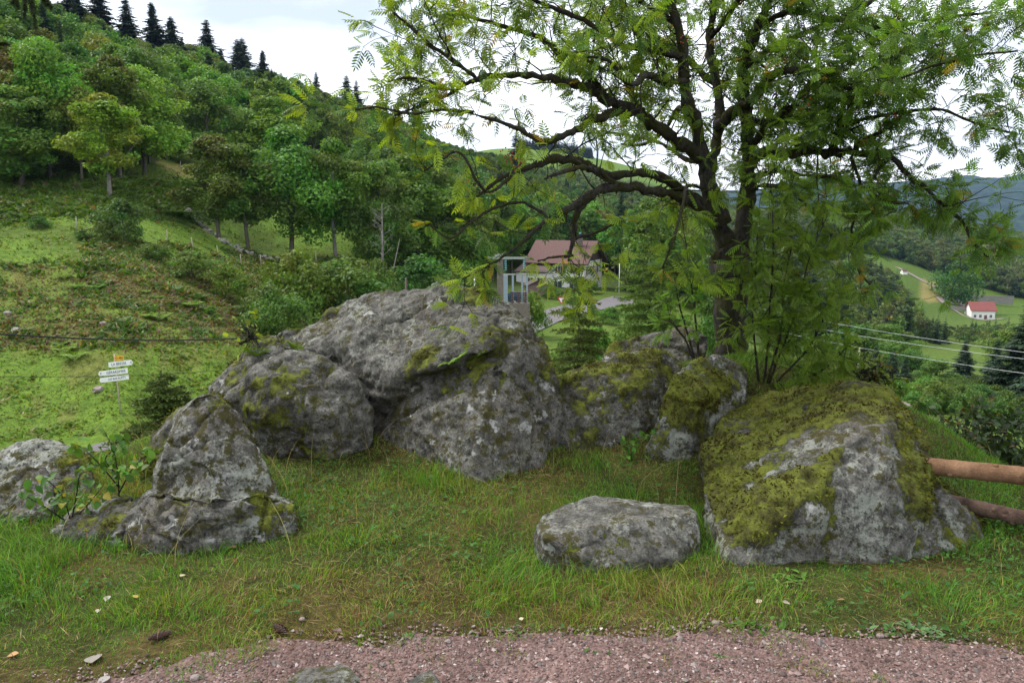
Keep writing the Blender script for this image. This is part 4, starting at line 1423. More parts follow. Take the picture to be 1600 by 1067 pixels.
def scatter_mask(n, th0, th1, r0, r1, polys, holes=(), sp=None):
    r = np.exp(rng.uniform(math.log(r0), math.log(r1), n)); th = rng.uniform(th0, th1, n)
    x, y = r * np.sin(th), r * np.cos(th)
    z = height(x, y)
    u, v = proj(np.stack([x, y, z], 1))
    ok = np.zeros(n, bool)
    for p in polys:
        ok |= in_poly(u, v, p)
    for p in holes:
        ok &= ~in_poly(u, v, p)
    x, y, z, r, u, v = [a[ok] for a in (x, y, z, r, u, v)]
    # thin by a grid so crowns do not pile up
    if sp:
        key = np.stack([np.round(x / sp), np.round(y / sp)], 1)
        _, first = np.unique(key, axis=0, return_index=True)
        x, y, z, r, u, v = [a[first] for a in (x, y, z, r, u, v)]
    return np.stack([x, y, z], 1), r, u, v


MEADOWS = [[(1395, 406), (1500, 436), (1575, 445), (1590, 472), (1590, 520), (1480, 512), (1440, 492), (1424, 455)]]
tinted = []
for i, t in enumerate([(.068, .108, .028), (.095, .150, .035), (.085, .112, .034), (.052, .092, .030)]):
    tinted.append(whole(broad_tree(200 + i, 12, 10, .6, 900, .95, tuple(1.25 * q for q in t), 14, 'round'), M_leaf))
tinted_far = [whole(broad_tree(240 + i, 14, w, b, 4600, .50, t, bl, sh), M_leaf) for i, (w, b, bl, sh, t) in enumerate([(9.5, 1.5, 20, 'round', (.056, .120, .024)), (8.4, 1.8, 18, 'tall', (.082, .168, .024)), (10.8, 1.2, 22, 'round', (.092, .138, .024)), (8.0, 1.0, 16, 'tall', (.060, .125, .026))])]
dark_con = [whole(conifer(220 + i, 18, 7.5, 16, 5, (.016, .036, .018), 1.3), M_needle) for i in range(2)]


def build_far_woods():
    for k, nm, kits, h0, lab in (('b', 'forest', tinted_far, 14.0, 'farther broad leaved trees of the hillside forest'), ('c', 'spruce_wood', K_conw, 20.0, 'farther spruces of the hillside forest')):
        q = np.array(FOREST_REST[k])
        if len(q):
            geo_forest(nm, lab, q[:, :3], kits, q[:, 3] / h0)
    p, r, u, v = scatter_mask(60000, .22, .66, 240, 1500, [[(1150, 320), (1620, 320), (1700, 470), (1600, 470), (1480, 432), (1400, 405), (1300, 388), (1150, 372)]], sp=7)
    vr = np.interp(u, [1150, 1250, 1320, 1400, 1480, 1560, 1620], [330, 322, 314, 318, 322, 345, 352])
    hm = P_rows(u, vr, p)
    s = np.minimum(rng.uniform(.8, 1.35, len(p)), hm / 12)
    k = s > .3
    geo_forest('hillside_wood', 'broad leaved wood covering the hill beyond the valley', p[k], tinted, s[k])
    p, r, u, v = scatter_mask(60000, .02, .66, 120, 450, [[(820, 470), (1160, 440), (1160, 360), (1320, 388), (1395, 408), (1424, 455), (1450, 500), (1600, 520), (1700, 520), (1700, 545), (1600, 545), (1400, 535), (1200, 520), (1000, 475)]],
                              holes=MEADOWS + [[(800, 500), (800, 425), (960, 425), (1010, 470), (960, 500)]], sp=6)
    vr = np.interp(u, [1000, 1200, 1300, 1390, 1425, 1450, 1480, 1590, 1700], [400, 372, 385, 418, 472, 497, 506, 503, 520])
    s = np.minimum(rng.uniform(.45, .95, len(p)), P_rows(u, vr, p) / 14)
    k = s > .12
    geo_forest('valley_wood', 'mixed wood filling the valley between the village and the meadow', p[k], tinted + dark_con[:1], s[k])
    p, r, u, v = scatter_mask(30000, -.1, .3, 300, 1000, [[(690, 260), (1060, 300), (1180, 330), (1180, 400), (1000, 400), (760, 380)]], sp=8)
    vr = np.interp(u, RIDGE[0], RIDGE[1]) + 8
    hm = P_rows(u, vr, p)
    s = np.minimum(rng.uniform(.7, 1.2, len(p)), hm / 12)
    k = s > .35
    geo_forest('slope_wood', 'wood on the slope below the pale hilltop meadow', p[k], tinted, s[k])
    p, r, u, v = scatter_mask(4000, -.02, .12, 960, 1250, [[(810, 215), (925, 236), (925, 262), (810, 250)]], sp=9)
    geo_forest('hilltop_wood', 'dark line of spruces along the hilltop meadow', p, dark_con, rng.uniform(.6, .85, len(p)))


def P_rows(u, v, p):
    """free height above each ground point up to photo row v"""
    return np.array([P(a, b, q[1])[2] - q[2] for a, b, q in zip(u, v, p)])


build_far_woods()


def build_mountain():
    u = np.linspace(1000, 2100, 420)
    prof = np.interp(u, [1000, 1180, 1250, 1300, 1340, 1390, 1440, 1510, 1560, 1620, 1750, 2100], [300, 300, 278, 273, 282, 290, 284, 277, 281, 272, 262, 270])
    rows = []
    Y0 = 4200
    teeth = 3.0 * fb2(u, u * 0, .35, 301, 3) + 3.5 * fb2(u, u * 0, .03, 302, 3)
    for t in np.linspace(0, 1, 26):
        Y = Y0 - 1500 * (1 - t)
        V = []
        for a, b, c in zip(u, prof, teeth):
            top = P(a, b + (c if t > .97 else 0), Y0)
            x = top[0] * Y / Y0
            V.append((x, Y, -120 + (top[2] + 120) * math.sin(t * math.pi / 2) ** .8))
        V = np.array(V)
        V[:, 2] += 16 * fbm(V * .006, 305, 4) * (t < .97) * min(1, 3 * (1 - t) + .3) - 14 * fbm(V * .02, 306, 2) * (t < .97) * .4
        rows.append(V)
    back = rows[-1].copy(); back[:, 1] += 900; back[:, 2] = -150
    rows.append(back)
    n = len(u)
    V = np.concatenate(rows)
    i = np.arange(len(rows) - 1)[:, None] * n; j = np.arange(n - 1)[None]
    Q = np.stack([i + j, i + j + 1, i + n + j + 1, i + n + j], -1).reshape(-1, 4)
    m = plain('far_forest', (.022, .040, .020), .95, nscale=.02, var=.55, bump=.0, spec=.05)
    tag(mk('far_mountain', V, Q, m, smooth=False), 'dark forested mountain ridge closing the valley', kind='structure')


build_mountain()


def build_valley_trees():
    """trees one can tell apart below the terrace on the valley side"""
    for u, Y, vt, wpx, k, tint, lab in [
            (1590, 78, 470, 130, 'c0', (.9, .95, 1.0), 'tall dark spruce at the photo edge above the dark leafy shrub'), (1548, 92, 530, 80, 'c1', (.9, 1.0, 1.05), 'dark spruce below the red roofed house'),
            (1640, 70, 480, 110, 'c2', (.85, .9, .95), 'dark spruce just beyond the photo edge spruce'), (1500, 110, 530, 70, 'c0', (1.0, 1.05, 1.2), 'bluish spruce left of the dark spruce below the red roofed house'),
            (1420, 120, 545, 80, 'b2', (.7, .85, .85), 'dark round tree under the power lines'), (1462, 100, 560, 70, 'b4', (.8, .95, .9), 'mid green tree in the valley bottom, below the bluish spruce'),
            (1365, 96, 540, 40, 'c1', (1.1, 1.2, 1.4), 'small blue green spruce close to the wooden pole'), (1390, 92, 548, 44, 'c2', (1.05, 1.2, 1.35), 'small blue green spruce in the clearing'), (1410, 84, 560, 40, 'c0', (.9, 1.0, 1.1), 'small dark spruce at the edge of the clearing'),
            (1345, 120, 505, 70, 'b3', (.8, .9, .9), 'slim green tree behind the wooden pole'), (1320, 140, 500, 60, 'b1', (.75, .85, .85), 'dark green tree behind the shoots, far side'),
            (1380, 150, 505, 90, 'b0', (.85, 1.0, .85), 'broad green tree in the valley below the power lines'), (1580, 160, 508, 90, 'b2', (.95, 1.0, .9), 'olive green tree at the photo edge below the retaining wall'),
            (1290, 110, 520, 60, 'b4', (.9, 1.05, .8), 'green tree glimpsed through the rowan shoots'), (1240, 120, 505, 70, 'b0', (.8, .95, .8), 'green tree hidden behind the rowan shoots'), (1040, 125, 440, 70, 'b1', (.8, .95, .85), 'green tree seen behind the young spruces'),
            (1090, 118, 430, 60, 'b3', (.95, 1.1, .8), 'green tree directly behind the rowan trunk'), (1530, 60, 600, 90, 'b2', (.65, .8, .8), 'dark leafy tree behind the shrub by the rails'), (1440, 62, 590, 80, 'b4', (.9, 1.1, .8), 'light green tree on the slope past the mossy boulder')]:
        kit = {'b': K_broad, 'c': K_con}[k[0]][int(k[1])]
        lone('spruce_tree' if k[0] == 'c' else 'deciduous_tree', lab, 'tree', kit, u, Y, vt, wpx, tint)
    for u, Y, vt, wpx, k, tint, lab in [
            (1395, 56, 590, 50, 0, (1.1, 1.2, .8), 'yellow green bush on the rough slope'), (1430, 52, 612, 50, 1, (.9, 1.1, .8), 'green bush on the rough slope near the pale stones'), (1350, 60, 580, 46, 2, (1.2, 1.3, .8), 'light bush at the foot of the wooden pole'),
            (1495, 400, 410, 58, 2, (.7, .85, .9), 'round dark tree beside the winding lane'), (1492, 405, 448, 26, 0, (.7, .85, .9), 'small round bush at the bend of the lane')]:
        lone('bush', lab, 'bush', K_shrub[k], u, Y, vt, wpx, tint)
    # small filler wood nearer the terrace
    p, r, u, v = scatter_mask(6000, .3, .66, 62, 130, [[(1270, 560), (1700, 560), (1700, 720), (1480, 700), (1400, 640), (1290, 600)]], sp=3.2)
    geo_forest('thicket', 'rough thicket on the slope below the rail fence', p, [whole(s, M_leaf) for s in SP_shrub], rng.uniform(.3, .95, len(p)))


build_valley_trees()


def build_undergrowth():
    """bracken and rough meadow grass of the opposite bank"""
    n = 150000
    r = np.exp(rng.uniform(math.log(32), math.log(135), n)); th = rng.uniform(-.66, -.05, n)
    x, y = r * np.sin(th), r * np.cos(th)
    z = height(x, y)
    u, v = proj(np.stack([x, y, z], 1))
    ok = (v > 255) & (u > -60) & (u < 640) & (v < 720)
    x, y, z, u, v, r = [a[ok] for a in (x, y, z, u, v, r)]
    # keep off the road
    du, dv = u, v
    road_v = np.interp(u, [-250, 0, 130, 250, 420, 583, 640], [716, 702, 692, 678, 634, 590, 565])
    ok = (v < road_v - 9)
    x, y, z, u, v, r = [a[ok] for a in (x, y, z, u, v, r)]
    k = len(x)
    n1 = fb2(x, y, .16, 401, 4); n2 = fb2(x, y, .5, 403, 3)
    brown = in_poly(u + 25 * n1, v + 12 * n2, [(-60, 420), (60, 415), (320, 430), (430, 500), (380, 535), (200, 545), (-60, 550)])
    brack = in_poly(u + 20 * n1, v + 10 * n2, [(-60, 250), (160, 285), (330, 290), (340, 350), (230, 345), (80, 340), (-60, 372)])
    rough = in_poly(u + 20 * n1, v + 10 * n2, [(120, 360), (330, 395), (620, 420), (640, 500), (380, 520), (130, 440)])
    keep = rng.uniform(0, 1, k) < np.where(brack | rough, 1, np.where(brown, .8, .55))
    x, y, z, u, v, r, n1, n2, brown, brack, rough = [a[keep] for a in (x, y, z, u, v, r, n1, n2, brown, brack, rough)]
    k = len(x)
    h = np.where(brack, rng.uniform(.3, .95, k), np.where(rough, rng.uniform(.2, .6, k), np.where(brown, rng.uniform(.12, .45, k), rng.uniform(.10, .32, k))))
    h = h * (.6 + .8 * np.clip(n2 + .3, 0, 1))
    w = h * rng.uniform(.28, .6, k) * (1 + r / 160)
    V, F, per = blades(np.stack([x, y, z - .03], 1), h, w, rng.uniform(.5, 1.7, k), rng.uniform(0, 6.28, k), 2)
    g1 = np.array([.090, .165, .022]); g2 = np.array([.055, .110, .020]); br = np.array([.125, .085, .045]); dr = np.array([.25, .215, .10]); yl = np.array([.15, .185, .032])
    q = rng.uniform(0, 1, k)[:, None]
    cc = np.where(q < .6, g1, np.where(q < .88, yl, dr))
    cb = np.where(q < .34 + .6 * np.clip(n2, -.3, .6)[:, None], g2, np.where(q < .74, br, np.where(q < .9, dr * .75, g1)))
    ck = np.where(q < .40, g2, np.where(q < .92, g1 * .75, br))
    cr = np.where(q < .40, g2, np.where(q < .66, g1 * .8, np.where(q < .90, dr * .85, br)))
    c = np.where(brack[:, None], ck, np.where(brown[:, None], cb, np.where(rough[:, None], cr, cc))) * rng.uniform(.7, 1.3, (k, 1))
    o = mk('undergrowth', V, F, M_grass, col=np.repeat(c, per, 0))
    tag(o, 'bracken, dead fern and rough meadow grass on the opposite bank', kind='stuff')


build_undergrowth()


def fern_mesh():
    rg = np.random.default_rng(5)
    Vs = []
    for k in range(13):
        a = 6.283 * k / 13 + rg.uniform(-.2, .2)
        d = np.array([math.cos(a), math.sin(a), 0]); s = np.array([-d[1], d[0], 0])
        L0 = rg.uniform(.75, 1.05); m = 16
        t = np.linspace(.12, 1, m)
        c = d * (L0 * .8 * t)[:, None] + np.array([0, 0, 1.]) * (L0 * (.95 * t - .62 * t ** 2))[:, None]
        for sd in (-1, 1):
            ax = unit(s * sd + d * .45 + np.array([0, 0, -.1]) + np.zeros((m, 1)))
            ay = unit(np.cross(np.array([0, 0, 1.]), ax))
            l = .24 * L0 * np.sin(math.pi * np.clip(.22 + .78 * t, 0, 1)) + .02
            Vs.append(quads(c, ax, ay, l, np.full(m, .055), .1)[0])
    V = np.concatenate(Vs)
    c = np.array([.125, .245, .020]) * np.repeat(rg.uniform(.75, 1.25, (len(V) // 4, 1)), 4, 0)
    return mk('fern', V, np.arange(len(V)).reshape(-1, 4), M_leaf, col=c, link=False).data


FERN = fern_mesh()


def build_ferns():
    for u, Y, s, lab in [(100, 59, 1.0, 'yellow green fern clump highest up on the brown bank'), (121, 57.2, .95, 'left one of two bright ferns side by side on the brown bank'), (149, 57.3, 1.0, 'right one of two bright ferns side by side on the brown bank'),
                         (234, 52.6, .9, 'smaller fern touching the bright fern just above the cable'), (249, 52.8, 1.15, 'bright fern just above the cable'), (300, 57, 1.1, 'yellowish fern beside the bright little bush'),
                         (100, 45.4, 1.1, 'fern behind the yellow green fern, left of the signpost'), (116, 44.4, 1.15, 'large yellow green fern close to the signpost'), (95, 46.5, .7, 'small fern at the top of the signpost ferns'), (246, 57.2, .6, 'small pale fern in the dead bracken'), (228, 58, .6, 'tiny green fern under the broom bush'), (82, 50.2, .6, 'tiny fern in the dead bracken above the signpost')]:
        o = bpy.data.objects.new('fern', FERN); C.objects.link(o)
        o.location = at(u, Y); o.scale = (s, s, s * 1.05); o.rotation_euler = (0, 0, u)
        tag(o, lab, 'fern', 'ferns on the opposite bank')
    for p, s, lab in [(P(716, 566, 5.12), .16, 'small green fern growing from the crack under the overhang'), (P(752, 556, 5.18), .09, 'tiny fern tuft at the upper end of the overhang crack'),
                      (P(458, 546, 5.72), .13, 'small fern in the gap above the rosette block'), (P(400, 556, 5.85), .14, 'little fern on the mossy sloping slab')]:
        o = bpy.data.objects.new('fern', FERN); C.objects.link(o)
        o.location = p; o.scale = (s,) * 3; o.rotation_euler = (R(-30), 0, s * 90)
        tag(o, lab, 'fern', 'ferns in the rock cracks')


build_ferns()

# ------------------------------------------------------------------ rowan and other near plants
def rowan_leaf_template(pairs=6):
    """compound leaf along +x of length 1: a stalk and toothed leaflets in pairs"""
    V, F = [], []

    def leaflet(p, d, l, w):
        d = unit(d); s = np.array([-d[1], d[0], 0])
        n = len(V)
        for q in (p, p + d * l * .38 + s * w * .5 + np.array([0, 0, .02]), p + d * l * .75 + s * w * .36 - np.array([0, 0, .02]), p + d * l - np.array([0, 0, .06]), p + d * l * .75 - s * w * .36 - np.array([0, 0, .02]), p + d * l * .38 - s * w * .5 + np.array([0, 0, .02])):
            V.append(q)
        F.append([n, n + 5, n + 4, n + 1]); F.append([n + 1, n + 4, n + 2, n + 2]); F.append([n + 2, n + 4, n + 3, n + 3])
    for i in range(pairs):
        t = .24 + .62 * i / (pairs - 1)
        l = .31 * math.sin(math.pi * (.30 + .45 * i / (pairs - 1)))
        for sd in (-1, 1):
            leaflet(np.array([t, 0, -.22 * t * t]), np.array([.62, sd, -.15]), l, l * .30)
    leaflet(np.array([.88, 0, -.17]), np.array([1., 0, 0]), .26, .075)
    V = np.array(V)
    Q = np.array([f for f in F if f[2] != f[3]]); T = np.array([f[:3] for f in F if f[2] == f[3]])
    n = len(V)
    tt = np.linspace(0, .9, 4)
    r = np.stack([tt, np.zeros(4), -.22 * tt * tt], 1)
    Rv = np.concatenate([r + [0, .010, 0], r - [0, .010, 0]])
    Rq = np.array([[n + i, n + i + 1, n + 4 + i + 1, n + 4 + i] for i in range(3)])
    return np.concatenate([V, Rv]), np.concatenate([Q, Rq]), T


LEAF_V, LEAF_Q, LEAF_T = rowan_leaf_template()


class Plant:
    def __init__(self, seed):
        self.rg = np.random.default_rng(seed)
        self.mb = MB()
        self.leaves = []          # pos, axis, up, length, colour
        self.fine = False

    def limb(self, pts, rad, sides=8, wob=.15, per=5):
        q = catmull(pts, per); n = len(q)
        r = np.interp(np.linspace(0, 1, n), np.linspace(0, 1, len(rad)), rad)
        q[1:-1] += self.rg.normal(0, 1, (n - 2, 3)) * (r[1:-1] * wob)[:, None]
        r = r * (1 + self.rg.normal(0, wob * .7, n))
        self.mb.tube(q, np.maximum(r, .002), sides)
        return q, r

    def twig(self, p, d, L, r, level, leafy, colf, up=.15, gnarl=.35, droop=0.0):
        rg = self.rg
        n = 5 if level else 6
        q = [np.array(p, float)]
        d = unit(np.array(d, float))
        for i in range(n):
            d = unit(d + rg.normal(0, gnarl * .55, 3) + np.array([0, 0, up * .22 - droop * .3 * (i / n)]))
            q.append(q[-1] + d * L / n)
        q = np.array(q)
        self.mb.tube(q, np.linspace(r, max(r * .35, .0016), n + 1), 5 if level else 6)
        if level < 2:
            m = rg.integers(1, 4) if level == 0 else rg.integers(0, 3)
            for _ in range(m):
                i = rg.integers(1, n)
                dd = unit(unit(q[i + 1] - q[i]) * .8 + rg.normal(0, .75, 3))
                self.twig(q[i], dd, L * rg.uniform(.35, .65), r * .55, level + 1, leafy, colf, up, gnarl, droop)
        if rg.uniform() < leafy:
            self.bunch(q[-1], unit(q[-1] - q[-2]), rg.integers(3, 7), colf)
        if level >= 1 and rg.uniform() < leafy * .45:
            self.bunch(q[n // 2], unit(q[n // 2] - q[n // 2 - 1] + rg.normal(0, .4, 3)), rg.integers(1, 4), colf)

    def bunch(self, p, d, k, colf, size=(.085, .155)):
        rg = self.rg
        for _ in range(int(k)):
            a = unit(d * .55 + rg.normal(0, .62, 3) + np.array([0, 0, -.12]))
            upv = unit(np.array([0, 0, 1.]) + rg.normal(0, .38, 3))
            self.leaves.append((p, a, upv, rg.uniform(*size) * (.8 if self.fine else 1), colf(p)))

    def build(self, root, wood_name, bark, single=0, mossy=False):
        loc = np.array(root.location)
        w = self.mb
        w.V = [v - loc for v in w.V]
        w.build(wood_name, bark, root, smooth=True)
        if not self.leaves:
            return
        Pz = np.array([l[0] for l in self.leaves]); A = np.array([l[1] for l in self.leaves]); U = np.array([l[2] for l in self.leaves])
        Ln = np.array([l[3] for l in self.leaves]); Cc = np.array([l[4] for l in self.leaves])
        Yv = unit(np.cross(U, A)); Zv = np.cross(A, Yv)
        u, v = proj(Pz)
        vis = (u > 0) & (u < 1600) & (v > 0) & (v < 1067)
        order = np.argsort(np.where(vis, Ln / Pz[:, 1], 0))[::-1]
        one = order[:single]; rest = order[single:]
        M = np.stack([A, Yv, Zv], 2)

        def frame(ids):
            return np.einsum('nij,kj->nki', M[ids], LEAF_V) * Ln[ids][:, None, None] + Pz[ids][:, None] - loc
        nv = len(LEAF_V)
        if len(rest):
            V = frame(rest).reshape(-1, 3)
            b = (np.arange(len(rest)) * nv)[:, None, None]
            c = np.repeat(Cc[rest] * 1.0, nv, 0)
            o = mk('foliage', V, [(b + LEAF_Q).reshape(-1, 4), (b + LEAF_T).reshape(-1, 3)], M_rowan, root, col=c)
            o['kind'] = 'stuff'
        if single:
            base = mk('leaf', LEAF_V, [LEAF_Q, LEAF_T], M_rowan, col=np.ones((nv, 3)), link=False).data
            for i in one:
                o = bpy.data.objects.new('leaf', base)
                C.objects.link(o); o.parent = root
                m = np.eye(4); m[:3, :3] = M[i] * Ln[i]; m[:3, 3] = Pz[i] - loc
                o.matrix_local = Matrix(m.tolist())
                o.color = (*Cc[i], 1)


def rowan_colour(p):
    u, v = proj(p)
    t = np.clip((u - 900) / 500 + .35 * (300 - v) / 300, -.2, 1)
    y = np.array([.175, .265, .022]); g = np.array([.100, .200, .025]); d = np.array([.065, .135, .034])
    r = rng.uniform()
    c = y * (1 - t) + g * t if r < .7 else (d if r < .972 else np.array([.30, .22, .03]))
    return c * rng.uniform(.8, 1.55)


def px(r, Y):
    return r / FPX * Y


